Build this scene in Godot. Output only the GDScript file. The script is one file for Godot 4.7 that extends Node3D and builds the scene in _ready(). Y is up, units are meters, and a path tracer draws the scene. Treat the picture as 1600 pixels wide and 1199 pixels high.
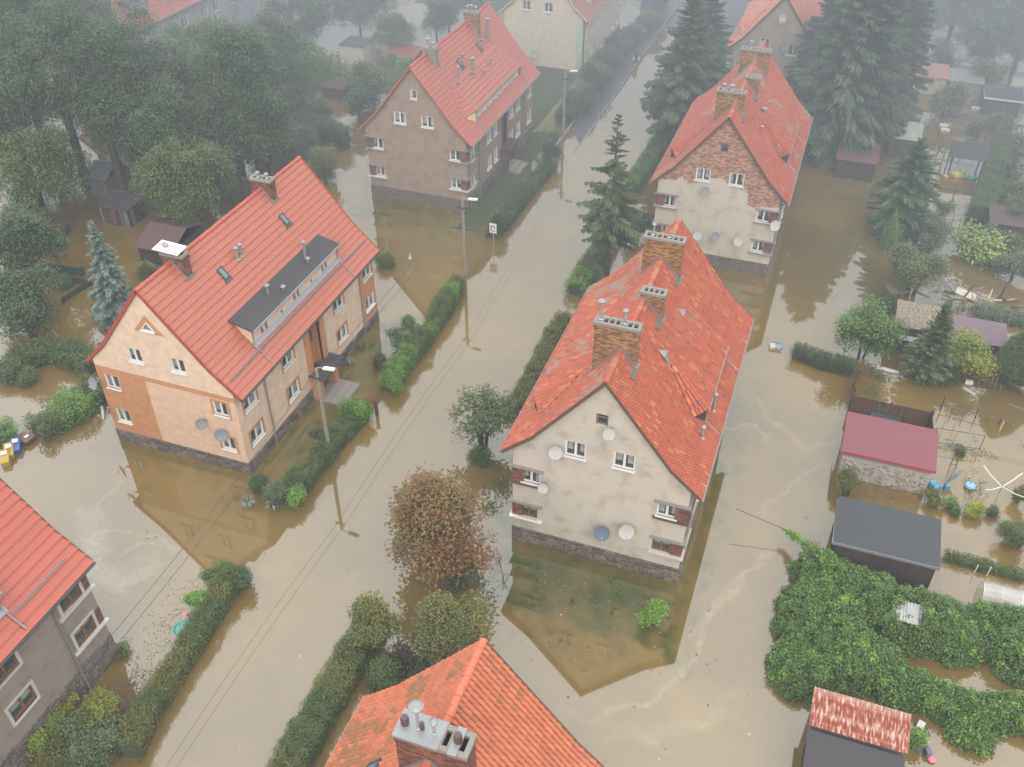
extends Node3D
# A flooded street of pitched-roof houses seen from the air. x runs across the street, y up, -z along the street away from the viewer; metres.

var M := {}
var T := {}
var cache := {}
var used := {}
var rng := RandomNumberGenerator.new()
var eye := Vector3(0, 41.22, 0)

# ---------------------------------------------------------------- mesh helpers
class MB:
	var v := PackedVector3Array()
	var n := PackedVector3Array()
	var c := PackedColorArray()
	var col := Color.WHITE
	var colored := false
	func tri(a: Vector3, b: Vector3, d: Vector3) -> void:
		var m := (d - a).cross(b - a)
		m = m.normalized() if m.length_squared() > 1e-14 else Vector3.UP
		v.append_array([a, b, d]); n.append_array([m, m, m]); c.append_array([col, col, col])
	func quad(a: Vector3, b: Vector3, d: Vector3, e: Vector3) -> void:
		tri(a, b, d); tri(a, d, e)
	func stri(a: Vector3, b: Vector3, d: Vector3, na: Vector3, nb: Vector3, nd: Vector3) -> void:
		v.append_array([a, b, d]); n.append_array([na, nb, nd]); c.append_array([col, col, col])
	func box(lo: Vector3, hi: Vector3, t := Transform3D()) -> void:
		var p := []
		for i in 8:
			p.append(t * Vector3(hi.x if i & 1 else lo.x, hi.y if i & 2 else lo.y, hi.z if i & 4 else lo.z))
		quad(p[4], p[6], p[7], p[5]); quad(p[1], p[3], p[2], p[0]); quad(p[5], p[7], p[3], p[1])
		quad(p[0], p[2], p[6], p[4]); quad(p[6], p[2], p[3], p[7]); quad(p[0], p[4], p[5], p[1])
	func beam(a: Vector3, b: Vector3, w: float, h: float, up := Vector3.UP) -> void:
		var z := (b - a).normalized()
		var x := up.cross(z)
		if x.length() < 0.01:
			x = Vector3.RIGHT.cross(z)
		x = x.normalized()
		box(Vector3(-w / 2, -h / 2, 0), Vector3(w / 2, h / 2, a.distance_to(b)), Transform3D(Basis(x, z.cross(x), z), a))
	func tube(pts: Array, r: Array, sides := 8, cap := true) -> void:
		var rings := []
		for i in pts.size():
			var d: Vector3 = (pts[mini(i + 1, pts.size() - 1)] - pts[maxi(i - 1, 0)]).normalized()
			var x := d.cross(Vector3(0.31, 0.2, 0.93)).normalized()
			var y := d.cross(x)
			var ring := []
			for k in sides:
				ring.append(x * cos(TAU * k / sides) + y * sin(TAU * k / sides))
			rings.append(ring)
		for i in pts.size() - 1:
			for k in sides:
				var k2 := (k + 1) % sides
				var na: Vector3 = rings[i][k]; var nb: Vector3 = rings[i][k2]
				var nc: Vector3 = rings[i + 1][k2]; var nd: Vector3 = rings[i + 1][k]
				var a: Vector3 = pts[i] + na * r[i]; var b: Vector3 = pts[i] + nb * r[i]
				var e: Vector3 = pts[i + 1] + nc * r[i + 1]; var f: Vector3 = pts[i + 1] + nd * r[i + 1]
				stri(a, f, e, na, nd, nc); stri(a, e, b, na, nc, nb)
		if cap:
			for s in [0, pts.size() - 1]:
				for k in sides:
					var p: Vector3 = pts[s]
					tri(p, p + rings[s][k] * r[s], p + rings[s][(k + 1) % sides] * r[s])
	func lathe(prof: Array, sides := 16, t := Transform3D()) -> void:
		for i in prof.size() - 1:
			var p: Vector2 = prof[i]; var q: Vector2 = prof[i + 1]
			var dn := Vector2(q.y - p.y, p.x - q.x).normalized()
			for k in sides:
				var a := TAU * k / sides; var b := TAU * (k + 1) / sides
				var ra := Vector3(cos(a), 0, sin(a)); var rb := Vector3(cos(b), 0, sin(b))
				var A: Vector3 = t * (ra * p.x + Vector3.UP * p.y); var B: Vector3 = t * (rb * p.x + Vector3.UP * p.y)
				var Cc: Vector3 = t * (rb * q.x + Vector3.UP * q.y); var D: Vector3 = t * (ra * q.x + Vector3.UP * q.y)
				var na: Vector3 = t.basis * (ra * dn.x + Vector3.UP * dn.y); var nb: Vector3 = t.basis * (rb * dn.x + Vector3.UP * dn.y)
				stri(A, B, Cc, na, nb, nb); stri(A, Cc, D, na, nb, na)
	func mesh() -> ArrayMesh:
		var m := ArrayMesh.new()
		if v.size() == 0:
			return m
		var arr := []
		arr.resize(Mesh.ARRAY_MAX)
		arr[Mesh.ARRAY_VERTEX] = v; arr[Mesh.ARRAY_NORMAL] = n
		if colored:
			arr[Mesh.ARRAY_COLOR] = c
		m.add_surface_from_arrays(Mesh.PRIMITIVE_TRIANGLES, arr)
		return m

# ---------------------------------------------------------------- object helpers
func numbered(called: String) -> String:
	used[called] = used.get(called, 0) + 1
	return called if used[called] == 1 else "%s_%03d" % [called, used[called] - 1]

func meta(o: Node, label: String, category: String, group := "", kind := "") -> Node:
	if label: o.set_meta("label", label)
	if category: o.set_meta("category", category)
	if group: o.set_meta("group", group)
	if kind: o.set_meta("kind", kind)
	return o

func thing(called: String, label: String, category: String, at: Vector3, group := "", turn := 0.0) -> Node3D:
	var o := Node3D.new()
	o.name = numbered(called); add_child(o)
	o.position = at; o.rotation.y = turn
	meta(o, label, category, group)
	return o

func part(called: String, shape, mat: Material, parent: Node3D, t := Transform3D()) -> MeshInstance3D:
	var o := MeshInstance3D.new()
	o.mesh = shape.mesh() if shape is MB else shape
	o.material_override = mat
	o.transform = t
	var key := "%d/%s" % [parent.get_instance_id(), called]
	used[key] = used.get(key, 0) + 1
	o.name = called if used[key] == 1 else "%s_%03d" % [called, used[key] - 1]
	parent.add_child(o, true)
	return o

func struct(called: String, shape, mat: Material) -> MeshInstance3D:
	var o := MeshInstance3D.new()
	o.name = numbered(called); o.mesh = shape.mesh() if shape is MB else shape
	o.material_override = mat; add_child(o)
	o.set_meta("kind", "structure")
	return o

func copies(called: String, mesh: Mesh, mat: Material, parent: Node3D, xf: Array, cols: Array, stuff := false) -> MultiMeshInstance3D:
	var mm := MultiMesh.new()
	mm.transform_format = MultiMesh.TRANSFORM_3D
	mm.use_colors = cols.size() > 0
	mm.mesh = mesh; mm.instance_count = xf.size()
	for i in xf.size():
		mm.set_instance_transform(i, xf[i])
		if cols.size(): mm.set_instance_color(i, cols[i])
	var o := MultiMeshInstance3D.new()
	o.multimesh = mm; o.material_override = mat; o.name = called if parent != self else numbered(called)
	parent.add_child(o, true)
	if stuff: o.set_meta("kind", "stuff")
	return o

func rnd(a: float, b: float) -> float:
	return rng.randf_range(a, b)

func pick(a: Array):
	return a[rng.randi() % a.size()]

func rdir() -> Vector3:
	var z := rnd(-1, 1); var a := rnd(0, TAU); var r := sqrt(1 - z * z)
	return Vector3(r * cos(a), z, r * sin(a))

# ---------------------------------------------------------------- materials
func lin(r: float, g: float, b: float) -> Color:
	return Color(r, g, b).linear_to_srgb()

func fnoise(sd: int, freq: float, oct := 5, warp := 0.0, kind := FastNoiseLite.TYPE_SIMPLEX_SMOOTH) -> FastNoiseLite:
	var f := FastNoiseLite.new()
	f.seed = sd; f.frequency = freq; f.noise_type = kind
	f.fractal_octaves = oct; f.fractal_gain = 0.55
	if warp > 0:
		f.domain_warp_enabled = true; f.domain_warp_amplitude = warp; f.domain_warp_frequency = freq * 1.3
	return f

func ntex(sd: int, freq: float, stops: Array, oct := 5, warp := 0.0, size := 512, bump := 0.0) -> NoiseTexture2D:
	var t := NoiseTexture2D.new()
	t.width = size; t.height = size; t.seamless = true; t.noise = fnoise(sd, freq, oct, warp)
	if bump > 0:
		t.as_normal_map = true; t.bump_strength = bump
	else:
		var g := Gradient.new()
		g.offsets = PackedFloat32Array(stops.map(func(s): return s[0])); g.colors = PackedColorArray(stops.map(func(s): return s[1]))
		t.color_ramp = g
	return t

func grey(v: float) -> Color:
	return Color(v, v, v)

func mat(c: Color, rough := 0.8, tex: Texture2D = null, scale = 0.25, nrm: Texture2D = null, nscale := 1.0, metal := 0.0) -> StandardMaterial3D:
	var m := StandardMaterial3D.new()
	m.albedo_color = c; m.roughness = rough; m.metallic = metal
	if tex or nrm:
		m.uv1_triplanar = true; m.uv1_world_triplanar = true
		m.uv1_scale = scale if scale is Vector3 else Vector3.ONE * scale
		m.albedo_texture = tex
		if nrm:
			m.normal_enabled = true; m.normal_texture = nrm; m.normal_scale = nscale
	return m

func brick_image(w: int, h: int, rows: int, colsn: int, sd: int, rag: float) -> Image:
	var im := Image.create(w, h, false, Image.FORMAT_RGB8)
	var r := RandomNumberGenerator.new(); r.seed = sd
	im.fill(Color(0.62, 0.6, 0.56))
	var bh := h / rows; var bw := w / colsn
	for j in rows:
		for i in colsn + 1:
			var x0 := i * bw - (bw / 2 if j % 2 else 0)
			var k := 1.0 - rag * r.randf()
			var tone := Color(k, k * r.randf_range(0.84, 1.0), k * r.randf_range(0.78, 1.0))
			im.fill_rect(Rect2i(maxi(x0 + 1, 0), j * bh + 1, mini(bw - 2, w - x0 - 1), bh - 2), tone)
	return im

func water_image() -> Image:
	# albedo of the muddy flood water over 180 x 180 m: silt swirls, thin scum streaks, one painted patch of sky reflection and the turf that shows through where it is shallow
	var S := 2048
	var k := S / 180.0
	var a := fnoise(3, 0.006, 5, 60.0).get_image(S, S).get_data()
	var b := fnoise(8, 0.05, 4).get_image(S, S).get_data()
	var out := PackedByteArray(); out.resize(S * S * 3)
	for i in S * S:
		var t: float = (a[i] - 128) / 128.0 * 0.10 + (b[i] - 128) / 128.0 * 0.03
		out[i * 3] = clampi(int(112 * (1 + t)), 0, 255)
		out[i * 3 + 1] = clampi(int(94 * (1 + t)), 0, 255)
		out[i * 3 + 2] = clampi(int(53 * (1 + t * 0.8)), 0, 255)
	var n1 := fnoise(21, 0.05, 4); var n2 := fnoise(22, 0.35, 3)
	# submerged turf: [x0, x1, s0, s1, strength]
	for g in [[-13.6, -2.2, 30.2, 36.0, 1.0], [-29.9, -26.4, 36, 54, 0.75], [-40, -27, 66, 71.5, 0.55], [-30.5, -26.4, 70, 92, 0.9], [-3.4, -1.6, 36, 53, 0.6], [-16.0, -12.9, 36, 60, 0.8], [-28, -26.3, 14, 22, 0.6], [0, 14, 66, 78, 0.3], [-30, -27.5, 104, 126, 1.0], [-40.5, -30, 33.4, 35, 0.5]]:
		for py in range(int((170 - g[3] - 2) * k), int((170 - g[2] + 2) * k)):
			for px in range(int((g[0] + 130 - 2) * k), int((g[1] + 130 + 2) * k)):
				if px < 0 or py < 0 or px >= S or py >= S: continue
				var x := px / k - 130; var s := 170 - py / k
				var e: float = minf(minf(x - g[0], g[1] - x), minf(s - g[2], g[3] - s)) + n1.get_noise_2d(px, py) * 2.2
				var w: float = clampf(e / 2.4 + 0.2, 0, 1) * g[4] * clampf(0.72 + n2.get_noise_2d(px, py) * 0.3 + n1.get_noise_2d(px * 0.7, py * 0.7 + 400) * 0.7, 0.1, 1)
				var i := (py * S + px) * 3
				out[i] = int(lerpf(out[i], 62, w)); out[i + 1] = int(lerpf(out[i + 1], 74, w)); out[i + 2] = int(lerpf(out[i + 2], 36, w))
	# streaks of floating scum and one painted sky reflection: polylines in (x, s), width, strength
	for q in SCUM_AND_SHEEN:
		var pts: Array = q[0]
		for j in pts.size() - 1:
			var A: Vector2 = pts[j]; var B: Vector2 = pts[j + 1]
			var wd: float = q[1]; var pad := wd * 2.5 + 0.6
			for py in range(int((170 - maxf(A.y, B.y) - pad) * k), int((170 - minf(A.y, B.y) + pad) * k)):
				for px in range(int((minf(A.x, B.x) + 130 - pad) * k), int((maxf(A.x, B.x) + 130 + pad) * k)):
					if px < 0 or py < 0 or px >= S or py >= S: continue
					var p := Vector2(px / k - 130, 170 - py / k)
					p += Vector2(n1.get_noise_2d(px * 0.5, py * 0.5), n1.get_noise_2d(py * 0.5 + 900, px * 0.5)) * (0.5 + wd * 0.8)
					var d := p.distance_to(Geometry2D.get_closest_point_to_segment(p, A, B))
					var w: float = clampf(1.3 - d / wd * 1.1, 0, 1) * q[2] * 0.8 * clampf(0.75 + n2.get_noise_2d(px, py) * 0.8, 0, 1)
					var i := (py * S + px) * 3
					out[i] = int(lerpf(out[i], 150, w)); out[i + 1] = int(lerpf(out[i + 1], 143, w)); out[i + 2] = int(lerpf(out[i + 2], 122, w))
	return Image.create_from_data(S, S, false, Image.FORMAT_RGB8, out)

const SCUM_AND_SHEEN := [
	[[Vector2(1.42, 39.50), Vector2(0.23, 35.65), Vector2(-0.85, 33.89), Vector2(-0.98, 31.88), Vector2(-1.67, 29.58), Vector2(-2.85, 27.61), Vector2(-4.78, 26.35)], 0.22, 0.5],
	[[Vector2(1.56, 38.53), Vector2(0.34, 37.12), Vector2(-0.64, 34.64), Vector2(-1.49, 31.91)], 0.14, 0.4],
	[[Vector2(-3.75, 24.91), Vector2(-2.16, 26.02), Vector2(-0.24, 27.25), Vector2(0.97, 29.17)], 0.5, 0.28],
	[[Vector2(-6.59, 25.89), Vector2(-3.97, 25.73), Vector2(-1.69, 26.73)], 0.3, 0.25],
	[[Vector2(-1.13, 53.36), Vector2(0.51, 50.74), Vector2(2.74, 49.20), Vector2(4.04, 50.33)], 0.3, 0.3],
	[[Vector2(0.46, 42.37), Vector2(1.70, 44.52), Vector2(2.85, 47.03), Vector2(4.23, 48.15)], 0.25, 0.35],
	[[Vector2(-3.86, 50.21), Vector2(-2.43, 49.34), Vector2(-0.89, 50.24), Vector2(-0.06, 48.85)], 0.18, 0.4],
	[[Vector2(-37.07, 28.88), Vector2(-35.46, 26.76), Vector2(-33.60, 25.66), Vector2(-31.67, 25.37), Vector2(-31.38, 26.70)], 1.0, 0.62],  # broad pale patch: sky reflection painted into the water colour
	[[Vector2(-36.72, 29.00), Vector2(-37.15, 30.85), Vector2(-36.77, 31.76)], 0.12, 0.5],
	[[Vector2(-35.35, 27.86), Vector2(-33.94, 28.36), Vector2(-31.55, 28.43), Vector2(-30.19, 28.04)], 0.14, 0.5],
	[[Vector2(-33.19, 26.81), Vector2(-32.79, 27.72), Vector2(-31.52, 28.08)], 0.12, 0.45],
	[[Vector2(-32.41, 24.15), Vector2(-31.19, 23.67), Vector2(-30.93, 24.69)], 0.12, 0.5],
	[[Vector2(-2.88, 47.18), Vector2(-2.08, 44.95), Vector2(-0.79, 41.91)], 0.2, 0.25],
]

func build_materials() -> void:
	T.plaster = ntex(1, 0.012, [[0.2, grey(0.93)], [0.5, grey(0.97)], [0.8, grey(1.0)]], 6)
	T.old = ntex(2, 0.008, [[0.12, Color(0.90, 0.885, 0.87)], [0.4, Color(0.98, 0.977, 0.972)], [0.8, grey(1.0)]], 7, 6.0)
	T.fine = ntex(5, 0.06, [[0.2, grey(0.88)], [0.8, grey(1.0)]], 4)
	T.blotch = ntex(7, 0.02, [[0.3, Color(0.66, 0.63, 0.59)], [0.5, grey(0.88)], [0.7, grey(1.0)]], 6, 15.0)
	T.bump = ntex(9, 0.05, [], 5, 0.0, 512, 3.0)
	var bi := brick_image(512, 512, 32, 8, 4, 0.45)
	T.brick = ImageTexture.create_from_image(bi)
	T.rust = ntex(11, 0.055, [[0.3, Color(0.42, 0.17, 0.11)], [0.5, Color(0.55, 0.26, 0.18)], [0.58, Color(0.54, 0.28, 0.20)], [0.63, Color(0.72, 0.63, 0.57)], [0.85, Color(0.76, 0.70, 0.65)]], 6, 10.0)
	T.ridges = ntex(13, 0.01, [[0.2, grey(0.7)], [0.8, grey(1.0)]], 4)
	M.stone = mat(lin(0.17, 0.14, 0.12), 0.9, T.blotch, 0.6, T.bump, 0.8)
	M.stone_b = mat(lin(0.12, 0.10, 0.09), 0.9, T.blotch, 0.5, T.bump, 0.8)
	M.stone_c = mat(lin(0.24, 0.19, 0.16), 0.9, T.blotch, 0.7, T.bump, 0.8)
	M.mortar = mat(lin(0.22, 0.20, 0.18), 0.95, T.blotch, 0.4)
	M.rub_a = mat(lin(0.33, 0.29, 0.26), 0.9, T.fine, 1.0); M.rub_b = mat(lin(0.26, 0.21, 0.18), 0.9, T.fine, 1.0); M.rub_c = mat(lin(0.40, 0.36, 0.33), 0.9, T.fine, 1.0)
	M.scale_a = mat(lin(0.28, 0.27, 0.25), 0.8, T.fine, 1.0); M.scale_b = mat(lin(0.36, 0.35, 0.33), 0.8, T.fine, 1.0)
	M.dish_grey = mat(lin(0.2, 0.22, 0.25), 0.6)
	M.dish_white = mat(lin(0.46, 0.465, 0.47), 0.5, T.fine, 1.0)
	M.white = mat(lin(0.62, 0.62, 0.615), 0.4)
	M.dirty_white = mat(lin(0.52, 0.5, 0.47), 0.6, T.fine, 0.5)
	M.brown_frame = mat(lin(0.19, 0.075, 0.03), 0.5)
	M.old_frame = mat(lin(0.16, 0.13, 0.11), 0.7)
	M.curtain = mat(lin(0.55, 0.55, 0.54), 0.95, T.ridges, Vector3(6, 0.3, 6))
	M.blind = mat(lin(0.42, 0.48, 0.47), 0.8, T.ridges, Vector3(0.2, 9, 0.2))
	M.cellar = mat(lin(0.13, 0.13, 0.135), 0.15)
	var g := StandardMaterial3D.new()
	g.transparency = BaseMaterial3D.TRANSPARENCY_ALPHA; g.albedo_color = Color(0.55, 0.6, 0.62, 0.14); g.roughness = 0.03
	g.metallic_specular = 0.6
	M.glass = g
	var pl := StandardMaterial3D.new()
	pl.transparency = BaseMaterial3D.TRANSPARENCY_ALPHA; pl.albedo_color = Color(0.82, 0.84, 0.85, 0.38); pl.roughness = 0.3
	M.plastic_film = pl
	M.zinc = mat(lin(0.30, 0.31, 0.33), 0.45, T.fine, 0.6, null, 1.0, 0.4)
	M.bright_zinc = mat(lin(0.30, 0.31, 0.32), 0.45, T.fine, 0.8, null, 1.0, 0.3)
	M.steel = mat(lin(0.45, 0.45, 0.46), 0.35, T.fine, 0.8, null, 1.0, 0.5)
	M.dark_metal = mat(lin(0.05, 0.05, 0.055), 0.5)
	M.felt = mat(lin(0.058, 0.053, 0.058), 0.85, T.fine, 0.5)
	M.felt_grey = mat(lin(0.058, 0.064, 0.071), 0.85, T.fine, 0.3)
	M.wood_dark = mat(lin(0.07, 0.045, 0.035), 0.85, T.ridges, Vector3(4, 0.4, 4))
	M.wood_grey = mat(lin(0.2, 0.18, 0.16), 0.85, T.ridges, Vector3(4, 0.4, 4))
	M.wood_red = mat(lin(0.14, 0.06, 0.045), 0.85, T.ridges, Vector3(4, 0.4, 4))
	M.concrete = mat(lin(0.25, 0.235, 0.215), 0.9, T.fine, 0.5)
	M.pole = mat(lin(0.26, 0.235, 0.2), 0.9, T.fine, 0.6)
	M.asphalt = mat(lin(0.10, 0.10, 0.105), 0.55, T.blotch, 0.25)
	M.bark = mat(lin(0.075, 0.058, 0.045), 0.95, T.blotch, 1.2, T.bump, 1.0)
	M.core = mat(lin(0.075, 0.07, 0.04), 1.0, T.blotch, 1.0)
	M.brick = mat(lin(0.30, 0.135, 0.075), 0.9, T.brick, 0.5)
	M.brick_pale = mat(lin(0.55, 0.36, 0.28), 0.9, T.brick, 0.5)
	M.brick_dark = mat(lin(0.26, 0.13, 0.09), 0.9, T.brick, 0.5)
	M.brick_yellow = mat(lin(0.41, 0.26, 0.125), 0.9, T.brick, 0.5)
	M.sheathing = mat(lin(0.12, 0.055, 0.035), 0.9)
	# roof coverings; the tint of each clay tile comes with its copy
	M.metal_red = mat(lin(0.43, 0.132, 0.084), 0.5, T.fine, 0.7)
	M.metal_red_far = mat(lin(0.40, 0.115, 0.077), 0.45, T.fine, 0.7)
	M.metal_a = mat(lin(0.43, 0.105, 0.066), 0.5, T.fine, 0.7)
	var clay := StandardMaterial3D.new()
	clay.vertex_color_use_as_albedo = true; clay.roughness = 0.72
	clay.uv1_triplanar = true; clay.uv1_world_triplanar = true; clay.uv1_scale = Vector3.ONE * 0.9; clay.albedo_texture = T.fine
	M.clay = clay
	var leaf := StandardMaterial3D.new()
	leaf.vertex_color_use_as_albedo = true; leaf.roughness = 0.5
	leaf.backlight_enabled = true; leaf.backlight = Color(0.12, 0.15, 0.05)
	M.leaf = leaf
	var w := StandardMaterial3D.new()
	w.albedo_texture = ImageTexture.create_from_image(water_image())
	w.roughness = 0.03; w.metallic_specular = 0.75
	w.clearcoat_enabled = true; w.clearcoat = 0.6; w.clearcoat_roughness = 0.03
	M.water = w
	M.lawn = mat(lin(0.07, 0.085, 0.03), 0.95, T.blotch, 0.5)

# ---------------------------------------------------------------- houses
func wall_panel(mb: MB, tr: Transform3D, u0: float, u1: float, vb: float, prof: Array, holes: Array, depth := 0.15) -> void:
	# a wall from u0 to u1, from vb up to the polyline prof (in u), with rectangular openings and their reveals
	var us := [u0, u1]
	for p in prof:
		if p.x > u0 + 0.01 and p.x < u1 - 0.01: us.append(p.x)
	for h in holes:
		for u in [h.position.x, h.end.x]:
			if u > u0 + 0.001 and u < u1 - 0.001: us.append(u)
	us.sort()
	for i in us.size() - 1:
		var a: float = us[i]; var b: float = us[i + 1]
		if b - a < 0.0005: continue
		var m := (a + b) / 2
		var ta := along(prof, a + 0.0001); var tb := along(prof, b - 0.0001)
		var v := vb
		var hs := holes.filter(func(h): return h.position.x < m and h.end.x > m)
		hs.sort_custom(func(p, q): return p.position.y < q.position.y)
		for h in hs:
			if h.position.y > minf(ta, tb) or h.end.y < v: continue
			if h.position.y > v + 0.001:
				mb.quad(tr * Vector3(a, v, 0), tr * Vector3(a, h.position.y, 0), tr * Vector3(b, h.position.y, 0), tr * Vector3(b, v, 0))
			v = h.end.y
		if minf(ta, tb) > v - 0.2:
			mb.quad(tr * Vector3(a, v, 0), tr * Vector3(a, maxf(ta, v), 0), tr * Vector3(b, maxf(tb, v), 0), tr * Vector3(b, v, 0))
	for h in holes:
		var hm: Vector2 = h.get_center()
		if hm.x < u0 or hm.x > u1 or hm.y < vb or hm.y > along(prof, hm.x): continue
		var p: Vector2 = h.position; var q: Vector2 = h.end
		var z := Vector3(0, 0, -depth)
		var A := Vector3(p.x, p.y, 0); var B := Vector3(p.x, q.y, 0); var C := Vector3(q.x, q.y, 0); var D := Vector3(q.x, p.y, 0)
		for e in [[A, B], [B, C], [C, D], [D, A]]:
			mb.quad(tr * e[0], tr * (e[0] + z), tr * (e[1] + z), tr * e[1])

func along(prof: Array, u: float) -> float:
	if u <= prof[0].x: return prof[0].y
	for i in prof.size() - 1:
		if u <= prof[i + 1].x:
			return lerpf(prof[i].y, prof[i + 1].y, (u - prof[i].x) / maxf(prof[i + 1].x - prof[i].x, 1e-6))
	return prof[-1].y

func frame_mesh(w: float, h: float, lights: int, cross: bool, bar := 0.09) -> void:
	var key := "frame%.2f/%.2f/%d/%s" % [w, h, lights, cross]
	if not cache.has(key):
		var mb := MB.new()
		var z0 := -0.03; var z1 := 0.035
		mb.box(Vector3(-w / 2, -h / 2, z0), Vector3(-w / 2 + bar, h / 2, z1)); mb.box(Vector3(w / 2 - bar, -h / 2, z0), Vector3(w / 2, h / 2, z1))
		mb.box(Vector3(-w / 2 + bar, h / 2 - bar, z0), Vector3(w / 2 - bar, h / 2, z1 - 0.003)); mb.box(Vector3(-w / 2 + bar, -h / 2, z0), Vector3(w / 2 - bar, -h / 2 + bar, z1 - 0.003))
		for i in range(1, lights):
			var x := -w / 2 + w * i / lights
			mb.box(Vector3(x - bar * 0.7, -h / 2 + bar, z0), Vector3(x + bar * 0.7, h / 2 - bar, z1 + 0.01))
		for e in [[-w / 2, -w / 2 + 0.025], [w / 2 - 0.025, w / 2]]:
			mb.box(Vector3(e[0], -h / 2, z1), Vector3(e[1], h / 2, 0.097))
		mb.box(Vector3(-w / 2 + 0.025, h / 2 - 0.025, z1), Vector3(w / 2 - 0.025, h / 2, 0.095))
		if cross: mb.box(Vector3(-w / 2 + bar, 0.08, z0), Vector3(w / 2 - bar, 0.08 + bar * 0.6, z1 - 0.006))
		cache[key] = mb.mesh()

func window(parent: Node3D, tr: Transform3D, w: float, h: float, style: String) -> void:
	var lights := 1 if w < 0.8 else 2
	var old := style == "old"
	frame_mesh(w, h, lights, old)
	var fm: Material = M.brown_frame if style == "brown" else M.old_frame if old else M.white
	var f := part("window", cache["frame%.2f/%.2f/%d/%s" % [w, h, lights, old]], fm, parent, tr * Transform3D(Basis(), Vector3(0, 0, -0.10)))
	var pk := "pane%.2f/%.2f/%d" % [w, h, lights]
	var pw := w / lights - 0.12
	if not cache.has(pk):
		var mb := MB.new()
		mb.quad(Vector3(-pw / 2, -h / 2 + 0.07, 0), Vector3(-pw / 2, h / 2 - 0.07, 0), Vector3(pw / 2, h / 2 - 0.07, 0), Vector3(pw / 2, -h / 2 + 0.07, 0))
		cache[pk] = mb.mesh()
		var sb := MB.new()
		sb.box(Vector3(-w / 2 - 0.06, -0.06, -0.06), Vector3(w / 2 + 0.06, 0.0, 0.19))
		cache[pk + "s"] = sb.mesh()
		var rb := MB.new()
		rb.quad(Vector3(-w / 2 - 0.3, -h / 2 - 0.3, -0.5), Vector3(-w / 2 - 0.3, h / 2 + 0.3, -0.5), Vector3(w / 2 + 0.3, h / 2 + 0.3, -0.5), Vector3(w / 2 + 0.3, -h / 2 - 0.3, -0.5))
		cache[pk + "r"] = rb.mesh()
	for i in lights:
		part("pane", cache[pk], M.glass, f, Transform3D(Basis(), Vector3(-w / 2 + w * (i + 0.5) / lights, 0, 0.0)))
	if style != "old":
		part("sill", cache[pk + "s"], M.dirty_white if style == "brown" else M.white, f, Transform3D(Basis(), Vector3(0, -h / 2, 0.03)))
	if style == "blind" or style == "brown":
		var b := MB.new(); var bh := h * rnd(0.35, 0.75)
		b.quad(Vector3(-w / 2, h / 2 - bh, -0.06), Vector3(-w / 2, h / 2, -0.06), Vector3(w / 2, h / 2, -0.06), Vector3(w / 2, h / 2 - bh, -0.06))
		part("blind", b, M.blind, f)
	elif style == "net":
		var b := MB.new()
		for k in 10:
			b.quad(Vector3(-w / 2 + w * k / 10, -h / 2, -0.12 - 0.03 * (k % 2)), Vector3(-w / 2 + w * k / 10, h / 2, -0.12 - 0.03 * (k % 2)), Vector3(-w / 2 + w * (k + 1) / 10, h / 2, -0.12 - 0.03 * ((k + 1) % 2)), Vector3(-w / 2 + w * (k + 1) / 10, -h / 2, -0.12 - 0.03 * ((k + 1) % 2)))
		part("curtain", b, M.curtain, f)
	elif style == "white":
		for s in [-1, 1]:
			var b := MB.new(); var cw := w * rnd(0.2, 0.42); var drop := h * rnd(0.6, 0.98)
			for k in 5:
				var xa: float = s * (w / 2 - cw * k / 5.0); var xb: float = s * (w / 2 - cw * (k + 1) / 5.0)
				var za := -0.12 - 0.03 * (k % 2); var zb := -0.12 - 0.03 * ((k + 1) % 2)
				b.quad(Vector3(xa, h / 2 - drop, za), Vector3(xa, h / 2, za), Vector3(xb, h / 2, zb), Vector3(xb, h / 2 - drop, zb))
			part("curtain", b, M.curtain, f)

func tile_mesh() -> ArrayMesh:
	if not cache.has("tile"):
		var mb := MB.new()
		var xs := [0.0, 0.05, 0.11, 0.20, 0.25]; var ys := [0.01, 0.055, 0.05, 0.012, -0.02]
		for i in 4:
			var a := Vector3(xs[i], ys[i] + 0.065, 0); var b := Vector3(xs[i + 1], ys[i + 1] + 0.065, 0)
			var d := Vector3(xs[i + 1], ys[i + 1], -0.40); var e := Vector3(xs[i], ys[i], -0.40)
			mb.quad(a, e, d, b)
			mb.quad(Vector3(a.x, -0.02, -0.06), a, b, Vector3(b.x, -0.02, -0.06))
		mb.quad(Vector3(0, -0.02, -0.4), Vector3(0, ys[0], -0.4), Vector3(0, ys[0] + 0.035, 0), Vector3(0, -0.02, 0))
		mb.colored = false
		cache.tile = mb.mesh()
	return cache.tile

func course_mesh(ln: float, ex: float) -> ArrayMesh:
	var key := "course%.2f/%.2f" % [ln, ex]
	if not cache.has(key):
		var mb := MB.new()
		var n := int(ln / 0.055)
		for i in n:
			var xa := ln * i / n; var xb := ln * (i + 1) / n
			var ya := 0.018 * absf(sin(PI * i / 4.0)); var yb := 0.018 * absf(sin(PI * (i + 1) / 4.0))
			mb.quad(Vector3(xa, ya + 0.075, 0), Vector3(xa, ya + 0.0, -ex - 0.03), Vector3(xb, yb + 0.0, -ex - 0.03), Vector3(xb, yb + 0.075, 0))
			mb.quad(Vector3(xa, -0.01, -0.09), Vector3(xa, ya + 0.075, 0), Vector3(xb, yb + 0.075, 0), Vector3(xb, -0.01, -0.09))
		cache[key] = mb.mesh()
	return cache[key]

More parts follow.
